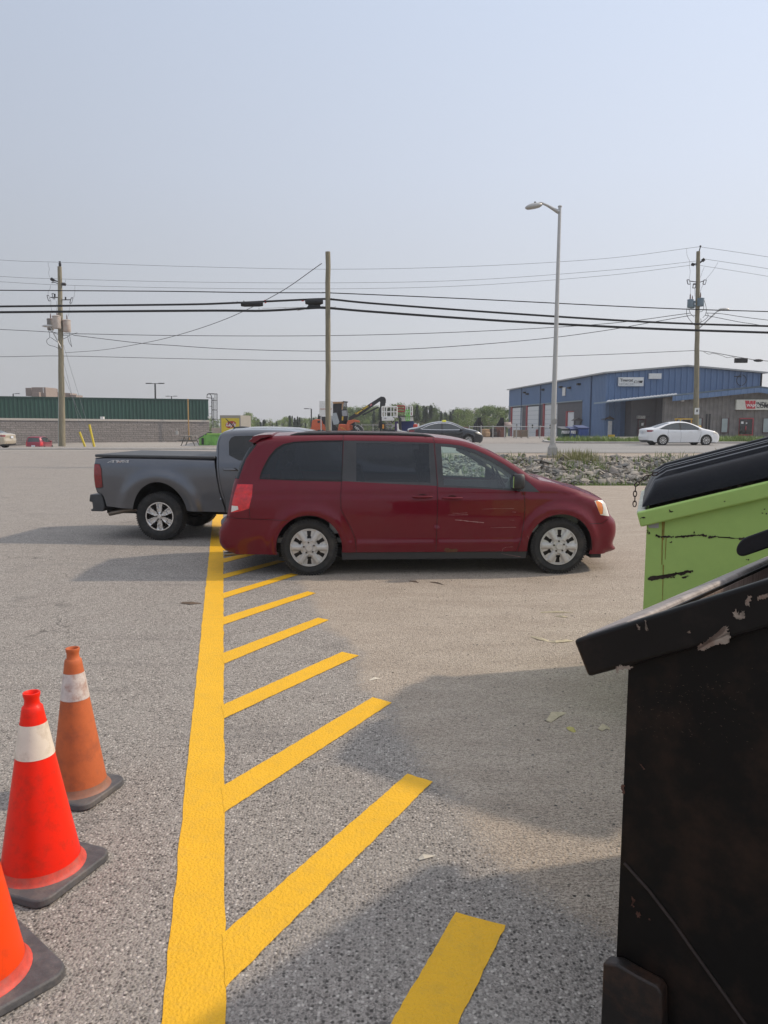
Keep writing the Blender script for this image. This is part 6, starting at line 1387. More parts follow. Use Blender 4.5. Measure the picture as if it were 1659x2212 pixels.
for pts in ([(495, 1000), (485, 1080), (510, 1140), (560, 1200), (610, 1250)], [(520, 1000), (540, 1080), (600, 1130)], [(740, 880), (775, 1000), (770, 1090), (720, 1140)], [(730, 900), (740, 1040), (660, 1060)], [(490, 1120), (560, 1100), (640, 1110)], [(690, 1150), (700, 1190), (680, 1220)], [(790, 1070), (805, 1120), (740, 1180), (680, 1210)]): lead(pts, .018, PR, pr0, q5, mt=wire)
m = MB().tube([q5(665, 1295), q5(920, 1055), q5(960, 1035), q5(1000, 1028)], .045, 8); part('lamp_arm', m, galv, PR, pr0); part('lamp_head', MB().sphere(q5(1028, 1020), (.38, .15, .10), 14, 8), galv, PR, pr0)
a = q5(0, 0); b2 = PD(*D4(820, 706), YR-.25); part('pole_notice', MB().box(b2, (.32, .03, .46)), wht, PR, pr0); part('notice_mark', MB().box(b2+Vector((0, -.02, .03)), (.10, .01, .16)), blackt, PR, pr0)
# street lamp on its concrete block
YS = 31.0; a = PD(1193.5, 969, YS); t = PD(1209.5, 447, YS); c = PD(1192.5, 982, YS); g0 = hz(a.x, YS); zb_ = c.z; r = thing('street_lamp', 'tall grey metal street lamp with one curved arm above the rocky bank', 'street lamp', (a.x, YS, zb_-.15)); o = r.location.copy()
n = 10; base = Vector((a.x, YS, zb_+.28)); part('lamp_post', MB().tube([base.lerp(t, i/n) for i in range(n+1)], [.115+(.062-.115)*i/n for i in range(n+1)], 16), galv, r, o, smooth=60)
part('post_cap', MB().lathe([(0, .06), (.05, .06), (.085, .03), (.085, 0), (.06, -.01)], 14, 'Z', t), galv, r, o)
bm_ = MB().lathe([(.12, .50), (.15, .42), (.19, .34), (.225, .30), (.235, .27), (.235, .03), (.26, .02), (.26, -.02)], 4, 'Z', (a.x, YS, zb_)); bm_.v = [((x-a.x)*math.cos(.785)-(y-YS)*math.sin(.785)+a.x, (x-a.x)*math.sin(.785)+(y-YS)*math.cos(.785)+YS, z) for x, y, z in bm_.v]
part('base_housing', bm_, mat('galv_dull', (.36, .35, .33), .6, var=.15), r, o, smooth=20)
m = MB(); [m.lathe([(.03, -.08), (.03, .02), (0, .02)], 6, 'Z', (a.x+x, YS+y, zb_-.01)) for x in (-.17, .17, 0, .09) for y in (-.17,)]; part('anchor_bolt', m, dkm, r, o)
part('concrete_foot', MB().box((a.x-.10, YS+.05, zb_-.30), (.80, .8, .55)), mat('foot_concrete', (.27, .25, .22), .9, var=.15, bump=.3), r, o, bevel=.04)
S7 = lambda x, y: ((2000+x/2.765)/1.8445, (750+y/2.765)/1.8445); qs = lambda x, y: pt(S7, YS, x, y)
m = MB().tube([qs(625, 262), qs(560, 225), qs(500, 190), qs(440, 163), qs(418, 160), qs(400, 168), qs(375, 182)], [.085, .062, .05, .04, .038, .036, .034], 10); part('lamp_arm', m, galv, r, o, smooth=60)
m = MB().sphere(qs(350, 198), (.35, .15, .125), 20, 12); hh_ = qs(350, 198); m.v = [(x, y, z if z > hh_.z-.09 else hh_.z-.09) for x, y, z in m.v]; m.v = [(x, y, z+(x-hh_.x)*.18) for x, y, z in m.v]; part('lamp_head', m, galv, r, o, smooth=60)
part('photocell', MB().lathe([(.0, .10), (.04, .10), (.04, 0)], 10, 'Z', qs(364, 178)), dkm, r, o); p = PD(*Bz(612, 828), YS); part('badge', MB().lathe([(0, -.01), (.12, -.01), (.12, .01)], 18, 'Y', (p.x, YS-.12, p.z)), mat('galv_dull', (.36, .35, .33), .6), r, o)
# wires: traced spans at their poles' distances
def wirething(label, pts, Y, rad, mt=wire, cat='power line', nm='power_line', grp=None, sub=10, extra=None):
    P = [];  ys = Y if isinstance(Y, (list, tuple)) else [Y]*len(pts); P = [PD(x, y, yy) for (x, y), yy in zip(pts, ys)]
    S = []
    for i in range(len(P)-1):
        p0 = P[i-1] if i else P[i]*2-P[i+1]; p1, p2 = P[i], P[i+1]; p3 = P[i+2] if i+2 < len(P) else P[i+1]*2-P[i]
        for k_ in range(sub):
            t = k_/sub; S.append(.5*((2*p1)+(p2-p0)*t+(2*p0-5*p1+4*p2-p3)*t*t+(3*p1-p0-3*p2+p3)*t**3))
    S.append(P[-1]); m = MB().tube(S, rad, 6); o = m.build(nm, mt, None, smooth=60, org=tuple(P[0])); o.location = P[0]; tag(o, label, cat, grp); return o
far_ = 55
wirething('topmost thin wire between the two transformer poles', [(-260, 540), (0, 561.5), (131, 566.5), (400, 575.5), (708, 581.5), (1000, 576), (1300, 559), (1511, 533)], [57, 57, 57, 56, 55, 54, 53.5, 53], .011)
wirething('upper thin wire leaving the right pole top towards the right edge', [(1511, 533), (1659, 555), (1900, 595)], [53, 52, 50], .011)
wirething('second thin wire from the top, across the sky', [(-260, 580), (0, 597), (113, 602), (400, 609), (708, 611), (1000, 605.5), (1300, 585), (1486, 566), (1522, 559.5)], [57, 57, 57, 56, 55, 54, 53.5, 53, 53], .011)
wirething('third thin wire from the top, just under the second', [(-260, 592), (0, 608.5), (145, 616), (400, 622), (708, 624), (1000, 617.5), (1300, 596), (1492, 573)], [57, 57, 57, 56, 55, 54, 53.5, 53], .011)
wirething('thin wire running right from the upper bracket of the right pole', [(1522, 559.5), (1659, 580.5), (1900, 622)], [53, 52, 50], .011)
wirething('lower of the thin wires running right from the right pole', [(1510, 573), (1659, 597), (1900, 640)], [53, 52, 50], .010)
wirething('grey wire below the black cables, upper of the lower three', [(-260, 699), (0, 711.5), (110, 717.5), (134, 722), (165, 721), (400, 725), (708, 725), (1000, 717), (1300, 700), (1490, 676.5)], [57]*5+[56, 55, 54, 53.5, 53], .022)
wirething('sagging bundled service wire with loose loops between the poles', [(158, 724), (300, 741), (371, 746), (500, 754), (708, 758.5), (920, 752), (1150, 734), (1300, 715), (1409, 696), (1487, 682)], [57, 56.5, 56, 55.5, 55, 54.5, 54, 53.6, 53.2, 53], .024)
wirething('lowest wire of all, strung low across the whole scene', [(-260, 769), (0, 770.5), (134, 769), (400, 775), (708, 779.5), (1000, 776), (1300, 766), (1504, 757)], [57, 57, 57, 56, 55, 54, 53.5, 53], .020)
wirething('wire falling right from the right pole past the street light', [(1524, 676), (1560, 678), (1600, 684), (1659, 691.5), (1900, 720)], [53, 52.8, 52.5, 52, 51], .02)
wirething('wire dropping steeply right behind the black cables', [(1524, 681), (1600, 696), (1650, 704), (1900, 750)], [53, 52.5, 52, 51], .02)
lo = wirething('low cable with a small black box right of the right pole', [(1504, 757), (1540, 761.5), (1610, 774), (1659, 780), (1900, 800)], [53, 52.8, 52.2, 52, 51], .022)
p0 = lo.location.copy(); p = PD(*D4(1340, 108), 52.2); part('splice_box', MB().box(p, (.85, .25, .32)), cabl, lo, p0, bevel=.03); p = PD(*D4(1545, 108), 52.0); part('cable_bulge', MB().sphere(p, (.35, .1, .1), 10, 6), cabl, lo, p0)
m = MB().tube([PD(*D4(x, y), 52.4) for x, y in smooth_poly([(900, 5), (960, 38), (1010, 20), (1120, 50), (1180, 80), (1240, 60), (1300, 95)], 2)], .015, 5); part('loose_loop', m, cabl, lo, p0)
b1 = wirething('uppermost and thinnest of the three black telephone cables', [(-260, 625), (0, 627), (250, 628.5), (380, 629.5), (550, 632), (692, 632.5), (720, 633), (1000, 645), (1409, 665), (1659, 673), (1900, 680)], YM, .022, cabl, 'telephone cable', 'telephone_cable', 'black cables on the middle pole')
b2_ = wirething('middle thick black telephone cable with a splice case left of the pole', [(-260, 665), (0, 662), (380, 658), (490, 655), (600, 650), (690, 646), (720, 647), (813, 656), (1100, 677), (1409, 696), (1659, 704.5), (1900, 711)], YM, .045, cabl, 'telephone cable', 'telephone_cable', 'black cables on the middle pole')
b3 = wirething('lowest thick black telephone cable hung on the middle pole', [(-260, 678), (0, 674.5), (380, 671.5), (488, 671), (560, 671.5), (620, 669), (665, 666), (708, 665.5), (813, 674), (1100, 694), (1409, 710), (1659, 718.5), (1900, 727)], YM, .052, cabl, 'telephone cable', 'telephone_cable', 'black cables on the middle pole')
p0 = b2_.location.copy(); Q9 = lambda x, y: PD((900+x/2.765)/1.8445, (950+y/2.765)/1.8445, YM-.02)
part('splice_case', MB().tube([Q9(168, 725), Q9(205, 724), Q9(370, 722), Q9(408, 722)], [.09, .115, .115, .09], 12), cabl, b2_, p0); part('splice_case', MB().tube([Q9(875, 702), Q9(900, 700), Q9(1050, 698), Q9(1070, 697)], [.09, .115, .115, .09], 12), cabl, b2_, p0)
m = MB().prism([(895, 712), (1045, 712), (1035, 735), (1055, 760), (890, 762), (908, 735)], lambda x, y: tuple(Q9(x, y)), lambda x, y: tuple(Q9(x, y)+Vector((0, .18, 0)))); part('splice_case', m, cabl, b2_, p0)
m = MB(); [m.tube([Q9(x, y), Q9(x, y-14)], .022, 5) for x, y in ((80, 712), (125, 708), (198, 700), (365, 700), (905, 680), (1028, 672), (1165, 672), (1190, 675))]; part('cable_clamp', m, dkm, b2_, p0)
m = MB().prism([(418, 680), (436, 676), (446, 710), (430, 715)], lambda x, y: tuple(Q9(x, y)), lambda x, y: tuple(Q9(x, y)+Vector((0, .02, 0)))).prism([(832, 682), (862, 678), (862, 690), (835, 694)], lambda x, y: tuple(Q9(x, y)), lambda x, y: tuple(Q9(x, y)+Vector((0, .02, 0)))); part('red_ribbon', m, mat('ribbon_red', (.6, .05, .06), .6), b2_, p0)
p0 = b3.location.copy(); m = MB(); [m.tube([Q9(x, y), Q9(x, y-16)], .02, 5) for x, y in ((366, 782), (656, 778), (785, 792), (810, 775), (850, 768), (1207, 765))]; part('cable_clamp', m, galv, b3, p0)
m = MB(); m.tube([Q9(785, 795), Q9(930, 772)], .012, 5).tube([Q9(1050, 748), Q9(1207, 760)], .012, 5).tube([Q9(400, 772), Q9(620, 762), Q9(850, 760)], .010, 5); part('support_strand', m, galv, b3, p0)
sp_w = wirething('slanting service wire rising from the left pole to the middle pole top', [(140, 762), (220, 756), (300, 743), (380, 725), (488, 689), (600, 634), (695, 569)], [57, 54, 50, 46, 41.5, 37, 33], [.016]*61 if False else .016)
# white board sign behind the middle pole
# ================================================================ yard machines behind the van
Zq = lambda x, y: ((1200+x/3.318)/1.8445, (1560+y/3.318)/1.8445)
YK = 74.0
qk = lambda x, y, dY=0: pt(Zq, YK+dY, x, y)
org_ = mat('machine_orange', (.58, .105, .03), .45, coat=.3, var=.08, dirt=(.3, .08, .04), damt=.4, dscale=1.5); mblk = mat('machine_black', (.02, .022, .026), .5, var=.2); ylt = mat('letter_yellow', (.70, .50, .05), .5)
def pris(nm, pts, dY, th, mt, par, o, f=qk, **k):
    m = MB(); m.prism(pts, lambda x, y: tuple(f(x, y, dY)), lambda x, y: tuple(f(x, y, dY)+Vector((0, th, 0)))); return m.build(nm, mt, par, org=o, **k)
# board sign
p = qk(328, 540, -6); g0 = hz(p.x, YK-6); o = Vector((p.x, YK-6, g0)); r = thing('board_sign', 'plain white board on posts showing either side of the middle pole', 'sign', o)
pris('board', [(240, 126), (415, 126), (415, 322), (240, 322)], -6, .06, wht, r, o); pris('printed_line', [(250, 226), (408, 226), (408, 236), (250, 236)], -6.03, .02, mat('print_orange', (.45, .25, .18), .7), r, o)
m = MB(); [m.box((qk(x, 400, -6).x, YK-5.9, (g0+qk(x, 200, -6).z)/2), (.1, .08, qk(x, 200, -6).z-g0)) for x in (262, 395)]; part('post', m, galv, r, o)
# orange wheel loader on the left and front
p = qk(400, 560); g0 = hz(p.x, YK); o = Vector((p.x, YK, g0)); r = thing('wheel_loader', 'orange wheel loader with black cab standing behind the middle pole', 'loader', o)
pris('engine_cover', [(118, 640), (118, 490), (135, 470), (140, 400), (150, 378), (200, 365), (270, 372), (285, 420), (285, 640)], 0, 2.0, org_, r, o, bevel=.06)
pris('rear_fender', [(190, 560), (200, 470), (250, 430), (300, 430), (320, 480), (320, 580), (290, 590), (280, 530), (240, 510), (215, 530), (205, 600)], -.25, .5, org_, r, o, bevel=.04)
pris('engine_grille', [(214, 385), (250, 385), (246, 415), (216, 415)], -.03, .05, mblk, r, o); pris('exhaust_pipe', [(228, 310), (240, 310), (240, 372), (228, 372)], .6, .15, mblk, r, o)
pris('cab_frame', [(232, 330), (400, 330), (470, 480), (470, 640), (300, 640), (290, 440), (262, 380)], .15, 1.7, mblk, r, o, bevel=.05)
pris('cab_window', [(400, 290), (465, 280), (505, 400), (490, 430), (430, 440), (405, 360)], .0, .1, mat('cab_glass_pale', (.36, .40, .42), .15), r, o)
pris('front_frame', [(500, 430), (560, 432), (680, 450), (685, 640), (470, 640), (480, 520)], -.1, 1.8, org_, r, o, bevel=.06)
pris('lift_arm', [(600, 430), (620, 380), (700, 372), (770, 385), (775, 410), (700, 405), (640, 440), (660, 560), (600, 560)], -.3, .35, org_, r, o, bevel=.03)
def wheelY(c, Rr, wd, mt, nm, par, o): m = MB(); m.lathe([(.1, -wd/2), (Rr*.55, -wd/2), (Rr*.6, -wd*.45), (Rr*.62, -wd/2), (Rr*.93, -wd/2), (Rr, -wd*.35), (Rr, wd*.35), (Rr*.93, wd/2), (.1, wd/2)], 28, 'Y', c); [m.box((c[0]+Rr*math.cos(a_), c[1], c[2]+Rr*math.sin(a_)), (.08, wd*.9, .12), M=Matrix.Rotation(-a_, 3, 'Y')) for a_ in np.arange(0, 6.28, .262)]; return part(nm, m, mt, par, o)
for x in (262, 700):
    c = qk(x, 520); rr_ = c.z-g0 if c.z-g0 < .95 else .85; w1_ = wheelY((c.x, YK-.1, g0+.82), .82, .6, MATS['rubber'], 'wheel', r, o); part('hub', MB().lathe([(0, -.02), (.3, -.02), (.38, .05)], 18, 'Y', (c.x, YK-.42, g0+.82)), org_, w1_, o)
bk_ = pris('bucket', [(690, 430), (760, 440), (810, 480), (840, 560), (860, 640), (700, 640), (720, 540)], -.6, 2.6, mblk, r, o, bevel=.04)
a = qk(700, 470, -.66); text('HITACHI', .34, Matrix.Translation(a-o)@Matrix.Rotation(R(0), 4, 'X')@FACE@Matrix.Rotation(R(-48), 4, 'Z'), wht, bk_, bold=.006)
a = qk(520, 480, -.14); text('HITACHI', .17, Matrix.Translation(a-o)@FACE@Matrix.Rotation(R(-28), 4, 'Z'), ylt, r)
# log loader with long black boom
p = qk(520, 560, 2.5); g0 = hz(p.x, YK+2.5); o = Vector((p.x, YK+2.5, g0)); r = thing('log_loader', 'log loader with raised black boom lettered in yellow, cab guard framed in tan', 'log loader', o)
pris('cab', [(418, 165), (545, 158), (545, 240), (530, 430), (470, 430), (418, 400)], 2.6, 1.9, mblk, r, o, bevel=.03)
pris('cab_guard', [(415, 136), (560, 132), (552, 156), (418, 160)], 2.3, 2.2, mat('guard_tan', (.42, .26, .13), .6), r, o); pris('guard_post', [(540, 156), (556, 132), (548, 240), (532, 240)], 2.3, .1, mat('guard_tan', (.42, .26, .13), .6), r, o)
m = MB()
for x in (568, 584, 600): m.tube([qk(x, 134, 2.3), qk(x-4, 240, 2.3)], .05, 6)
m.tube([qk(552, 133, 2.3), qk(618, 140, 2.3)], .07, 6).tube([qk(552, 240, 2.3), qk(605, 240, 2.3)], .05, 6); part('guard_bar', m, mblk, r, o)
pris('operator_cab', [(520, 242), (600, 242), (618, 330), (600, 430), (525, 430)], 2.2, 1.6, mblk, r, o, bevel=.03); pris('cab_window', [(536, 252), (596, 250), (612, 322), (545, 325)], 2.15, .04, mat('cab_glass_pale', (.36, .40, .42), .15), r, o); pris('cab_notice', [(538, 330), (560, 328), (556, 380), (536, 384)], 2.15, .04, ylt, r, o)
pris('turntable', [(560, 380), (700, 380), (720, 430), (700, 640), (540, 640)], 2.2, 1.8, mblk, r, o, bevel=.05)
bm_ = pris('boom', [(628, 345), (690, 300), (1030, 80), (1050, 70), (1080, 68), (1110, 82), (1122, 110), (1118, 150), (1105, 165), (1045, 150), (1040, 128), (800, 300), (760, 325), (700, 350), (660, 378), (632, 378)], 1.8, .5, mblk, r, o, bevel=.03)
pris('stick', [(1045, 130), (1115, 130), (1112, 185), (1078, 200), (1066, 420), (1060, 560), (1040, 560), (1040, 190)], 1.7, .35, mblk, bm_, o, bevel=.02); pris('cylinder', [(800, 305), (1020, 195), (1030, 212), (820, 318)], 1.6, .2, mblk, bm_, o); pris('grapple_arm', [(1028, 400), (1045, 400), (1040, 480), (1022, 480)], 1.6, .2, mblk, bm_, o)
m = MB(); [m.tube([qk(1050+i*12, 68+i*3, 1.9), qk(1098+i*8, 74+i*10, 1.9), qk(1110+i*4, 150, 1.9)], .025, 5) for i in range(3)]; part('hydraulic_hose', m, mblk, bm_, o)
a = qk(720, 308, 1.74); c = qk(905, 190, 1.74); an = math.atan2(c.z-a.z, c.x-a.x); text('Tigercat T250D', (c-a).length/6.9, Matrix.Translation(a-o)@FACE@Matrix.Rotation(an, 4, 'Z'), ylt, bm_, bold=.012)
pris('maker_badge', [(905, 175), (935, 156), (938, 178), (912, 195)], 1.75, .03, mat('badge_pink', (.5, .18, .2), .6), bm_, o)
# scissor lift
p = qk(1240, 560, -1); g0 = hz(p.x, YK-1); o = Vector((p.x, YK-1, g0)); r = thing('scissor_lift', 'white scissor lift with railed platform beside the log loader', 'scissor lift', o)
def frame(nm, x0, x1, y0, y1, ym, dY, mt, vs_, par, o, rad=.045, f=qk):
    m = MB(); [m.tube([f(x0, y, dY), f(x1, y, dY)], rad, 6) for y in (y0, ym, y1)]; [m.tube([f(x, y0, dY), f(x, y1, dY)], rad, 6) for x in vs_]; return m.build(nm, mt, par, org=o)
frame('guard_rail', 1068, 1268, 200, 334, 268, -1, wht, (1068, 1100, 1128, 1186, 1225, 1268), r, o, .06); frame('guard_rail', 1074, 1262, 205, 334, 268, .6, wht, (1074, 1262), r, o, .05)
m = MB(); [m.box(qk(x, y, -1), (.22, .06, .26)) for x, y in ((1080, 232), (1085, 300), (1240, 210), (1250, 320))]; part('control_box', m, mat('box_beige', (.5, .46, .42), .6), r, o)
pris('platform', [(1066, 334), (1196, 334), (1230, 360), (1230, 385), (1066, 388)], -1.1, 1.8, wht, r, o, bevel=.03); pris('platform_plate', [(1100, 344), (1128, 344), (1128, 362), (1100, 362)], -1.14, .03, greyt, r, o)
m = MB(); [m.bar(qk(a_[0], a_[1], -.6), qk(b_[0], b_[1], -.6), .1, .14) for a_, b_ in (((1110, 395), (1220, 450)), ((1220, 395), (1120, 450)), ((1120, 450), (1230, 530)), ((1230, 450), (1120, 530)))]; part('scissor_arm', m, mat('arm_grey', (.42, .40, .40), .5), r, o)
pris('chassis', [(1070, 500), (1240, 500), (1240, 640), (1070, 640)], -1.1, 1.8, mblk, r, o, bevel=.04); pris('hazard_plate', [(1072, 435), (1096, 435), (1096, 490), (1072, 490)], -1.15, .04, mat('hazard_orange', (.65, .28, .04), .5), r, o); pris('mast_post', [(1062, 418), (1112, 418), (1112, 500), (1062, 500)], -1.1, .2, mblk, r, o)
# loose coloured frames, blue bin, white boom fork
p = qk(1318, 330, -.5); g0 = hz(p.x, YK-.5); o = Vector((p.x, YK-.5, g0)); r = thing('work_platform', 'second lift basket with red, white and green rails and dark arm', 'lift basket', o)
frame('red_rail', 1264, 1370, 192, 262, 225, -.5, redt, (1264, 1370), r, o, .075); frame('white_rail', 1380, 1470, 192, 318, 268, -.5, wht, (1380, 1404, 1446, 1470), r, o, .06); frame('green_rail', 1385, 1432, 245, 384, 315, -.55, mat('frame_green', (.20, .55, .12), .5), (1385, 1408, 1432), r, o, .05)
pris('basket_floor', [(1260, 318), (1510, 318), (1512, 330), (1260, 332)], -.4, 1.4, mblk, r, o); pris('red_box', [(1440, 272), (1474, 272), (1474, 316), (1440, 316)], -.3, .4, mat('box_crimson', (.3, .02, .04), .6), r, o); pris('white_base', [(1235, 318), (1480, 334), (1482, 388), (1330, 392), (1320, 350), (1240, 350)], -.2, 1.2, wht, r, o, bevel=.03)
m = MB().tube([qk(1290, 332, -.6), qk(1310, 360, -.6), qk(1310, 460, -.6), qk(1330, 620, -.6)], [.1, .12, .12, .14], 8); part('support_mast', m, mblk, r, o); m = MB().tube([qk(*p_, -.65) for p_ in ((1245, 315), (1215, 340), (1190, 380), (1200, 410), (1230, 395))], .06, 6); part('hydraulic_hose', m, mblk, r, o)
pris('purple_cover', [(1238, 395), (1285, 395), (1290, 520), (1240, 520)], -.5, .6, mat('cover_violet', (.05, .03, .12), .7), r, o)
p = qk(1410, 520, .6); g0 = hz(p.x, YK+.6); o = Vector((p.x, YK+.6, g0)); r = thing('storage_bin', 'deep blue ribbed steel bin behind the taxi boot', 'bin', o); pris('bin_body', [(1325, 392), (1488, 392), (1490, 640), (1325, 640)], .6, 1.8, mat('bin_deep_blue', (.02, .05, .24), .5), r, o, bevel=.03)
m = MB(); [m.bar(qk(1330, y, .55), qk(1486, y, .55), .05, .07) for y in (398, 440, 482, 524)]; [m.bar(qk(x, 395, .55), qk(x, 600, .55), .05, .06) for x in (1345, 1385, 1430, 1470)]; part('rib', m, mat('bin_deep_blue', (.02, .05, .24), .5), r, o)
p = qk(1300, 480, -2); g0 = hz(p.x, YK-2); o = Vector((p.x, YK-2, g0)); r = thing('trailer_fork', 'white curved machine frame standing in front of the blue bin', 'machine frame', o)
pris('upright', [(1265, 425), (1284, 425), (1290, 500), (1330, 520), (1400, 530), (1400, 560), (1270, 560)], -2, .25, wht, r, o, bevel=.03); pris('upright', [(1540, 424), (1560, 424), (1560, 560), (1540, 560)], -2, .25, wht, r, o, bevel=.03); pris('deck', [(1258, 545), (1570, 545), (1570, 575), (1258, 575)], -2.1, 1.0, wht, r, o)
p = qk(1510, 500, -1.2); o = Vector((p.x, YK-1.2, hz(p.x, YK-1.2))); r = thing('fuel_tank', 'small red and white tank at the right end of the machines', 'tank', o); part('tank_body', MB().lathe([(0, 0), (.2, 0), (.22, .1), (.22, qk(1512, 440, -1.2).z-o.z), (.12, qk(1512, 430, -1.2).z-o.z), (0, qk(1512, 426, -1.2).z-o.z)], 16, 'Z', o), mat('tank_red', (.45, .05, .03), .5), r, o); part('tank_cap', MB().box(Vector((o.x, o.y, qk(1512, 424, -1.2).z)), (.2, .2, .12)), wht, r, o)
# chain link fence and junk behind it
def fence(label, px0, px1, ytop, Y, n_, dx=0):
    a = G(px0, Y); c = G(px1, Y); zt_ = PD(px0, ytop, Y).z; zt2 = PD(px1, ytop, Y).z; o = a.copy(); r = thing('chain_link_fence', label, 'fence', o)
    m = MB().tube([(a.x, Y, zt_), (c.x, Y, zt2)], .035, 6).tube([(a.x, Y, a.z+.1), (c.x, Y, c.z+.1)], .012, 5); part('top_rail', m, galv, r, o)
    for i in range(n_+1): x = a.x+(c.x-a.x)*i/n_; part('fence_post', MB().tube([(x, Y, hz(x, Y)-.1), (x, Y, zt_+(zt2-zt_)*i/n_+.1)], .045, 6), galv, r, o)
    m = MB(); L = c.x-a.x; h_ = zt_-a.z; st = .22; k_ = int(L/st)
    for i in range(-int(h_/st), k_):
        for sg in (0, 1):
            x0 = a.x+i*st; x1 = x0+h_; z0, z1 = a.z+.1, zt_
            if x0 < a.x: z0 += (a.x-x0); x0 = a.x
            if x1 > c.x: z1 -= (x1-c.x); x1 = c.x
            if z1 <= z0: continue
            if sg: x0, x1 = a.x+c.x-x0, a.x+c.x-x1
            m.bar((x0, Y, z0), (x1, Y, z1), .006, .006)
    part('wire_mesh', m, mat('mesh_wire', (.35, .35, .34), .5, metal=.4), r, o, smooth=None, merge=False)
fence('chain link fence running from the minivan bonnet to the blue workshop', 1014, 1192, 921.5, 66, 7); fence('short length of fence seen between the log loader and scissor lift', 781, 880, 918, 80, 4)
jk = [(1041, 1058, 927, 945, 'machine_part', 'tan rounded machine cover lying behind the fence', (.42, .27, .15)), (1060, 1072, 926, 948, 'scrap_block', 'dark scrap block behind the fence beside the tan cover', (.06, .05, .045)), (1072, 1090, 921, 948, 'scrap_block', 'rusty brown scrap block nearest the workshop, behind the fence', (.16, .06, .04)), (1092, 1104, 912, 920, 'crate', 'pale crate on top of the rusty scrap by the workshop corner', (.55, .45, .40)), (984, 1012, 922, 944, 'scrap_block', 'reddish brown machine parts behind the fence, left of the tan cover', (.12, .06, .05))]
for x0, x1, y0, y1, nm, lb, c_ in jk:
    a = PD(x0, y1, 71); c = PD(x1, y0, 71); m = MB(); cz_ = (a.z+c.z)/2; m.box(((a.x+c.x)/2, 71.6, cz_), (c.x-a.x, 1.3, c.z-a.z)); m.box(((a.x+c.x)/2+.12, 71.2, cz_-.1), ((c.x-a.x)*.6, 1.6, (c.z-a.z)*.6)); m.tube([((a.x+c.x)/2, 70.6, cz_-.2), ((a.x+c.x)/2+.3, 72.6, cz_-.1)], .22, 10)
    base = Vector(((a.x+c.x)/2, 71.6, a.z)); o2 = m.build(nm, mat('junk_%d' % x0, c_, .8, var=.3, scale=2), None, org=base, bevel=.12 if 'tan' in lb else .04); o2.location = base; tag(o2, lb, nm.replace('_', ' '))
for x, y0, y1, lb in ((1035, 902, 925, 'black folded grapple standing behind the taxi, left of the two'), (1084, 902, 928, 'black folded grapple standing above the scrap by the workshop')):
    a = PD(x, y0, 72); b2 = PD(x, y1+16, 72); r = thing('grapple', lb, 'grapple', (a.x, 72, b2.z)); o = r.location.copy(); h_ = a.z-b2.z; m = MB()
    for sx_ in (-.5, -.25, .05, .35): m.tube([(a.x+sx_*.15, 72, a.z-.1*abs(sx_)), (a.x+sx_*.8, 72, a.z-h_*.4), (a.x+sx_*1.2, 72+sx_*.5, b2.z)], [.05, .13, .06], 6)
    part('tine', m, mblk, r, o); part('grapple_head', MB().box((a.x, 72, a.z-.25), (.35, .3, .5)), mblk, r, o)
p = PD(*Bz(220, 980), 64)
wdn = mat('crate_wood', (.26, .20, .14), .85, var=.2)
for i, (x0, x1, lb) in enumerate(((140, 225, 'wooden slatted gate leaning at the fence before the garage doors'), (232, 305, 'wooden cage of crossed boards right of the slatted gate'))):
    a = PD(*Bz(x0, 1010), 68); c = PD(*Bz(x1, 930), 68); a.z = hz(a.x, 68); r = thing('wooden_gate' if i == 0 else 'wooden_cage', lb, 'gate' if i == 0 else 'crate', ((a.x+c.x)/2, 68, a.z)); o = r.location.copy(); m = MB()
    for x in (a.x, c.x): m.bar((x, 68, a.z), (x, 68, c.z), .1, .1)
    for z_ in (a.z+.15, c.z-.05): m.bar((a.x, 68, z_), (c.x, 68, z_), .06, .12)
    part('frame', m, wdn, r, o); m = MB(); [m.bar((a.x+(c.x-a.x)*t, 68.03, a.z+.1), (a.x+(c.x-a.x)*(t+(.22 if i else 0)), 68.03, c.z-.1), .03, .1) for t in (.12, .3, .45, .6, .75)]; part('slat', m, wdn, r, o)
for x, y0, lb in ((412, 920, 'rust-red bollard between the second and third garage doors'), (218, 925, 'rust-red bollard right of the first garage door'), (468, 880, 'pale thin post by the blue downpipe of the garage wall')):
    b2 = PD(*Bz(x, 1005), 82); a = PD(*Bz(x, y0), 82); z0 = hz(b2.x, 82); o2 = MB().tube([(0, 0, 0), (0, 0, a.z-z0-.05), (0, 0, a.z-z0)], [.14, .14, .08], 10).build('bollard', mat('bollard_maroon', (.20, .03, .03), .6), None); o2.location = (b2.x, 82, z0); tag(o2, lb, 'bollard')
# ================================================================ rocks, grass, trees, litter
def slope_n(x, y): return Vector((hz(x-.1, y)-hz(x+.1, y), hz(x, y-.1)-hz(x, y+.1), .2)).normalized()
def rock_mesh(seed):
    rr = random.Random(seed); bm = bmesh.new(); bmesh.ops.create_icosphere(bm, subdivisions=2, radius=1)
    sx_, sy_, sz_ = rr.uniform(1.0, 1.6), rr.uniform(.55, .95), rr.uniform(.22, .45)
    pl = [(Vector((rr.gauss(0, 1), rr.gauss(0, 1), rr.gauss(0, 1))).normalized(), rr.uniform(.42, .78)) for _ in range(10)]
    for v in bm.verts:
        for n_, d_ in pl:
            e = v.co.dot(n_)-d_
            if e > 0: v.co -= n_*e
        v.co = Vector((v.co.x*sx_, v.co.y*sy_, v.co.z*sz_))
    bmesh.ops.dissolve_limit(bm, angle_limit=R(6), verts=bm.verts, edges=bm.edges)
    me = bpy.data.meshes.new('rock'); bm.to_mesh(me); bm.free(); me.shade_smooth(); me.set_sharp_from_angle(angle=R(22)); return me
rkm = []
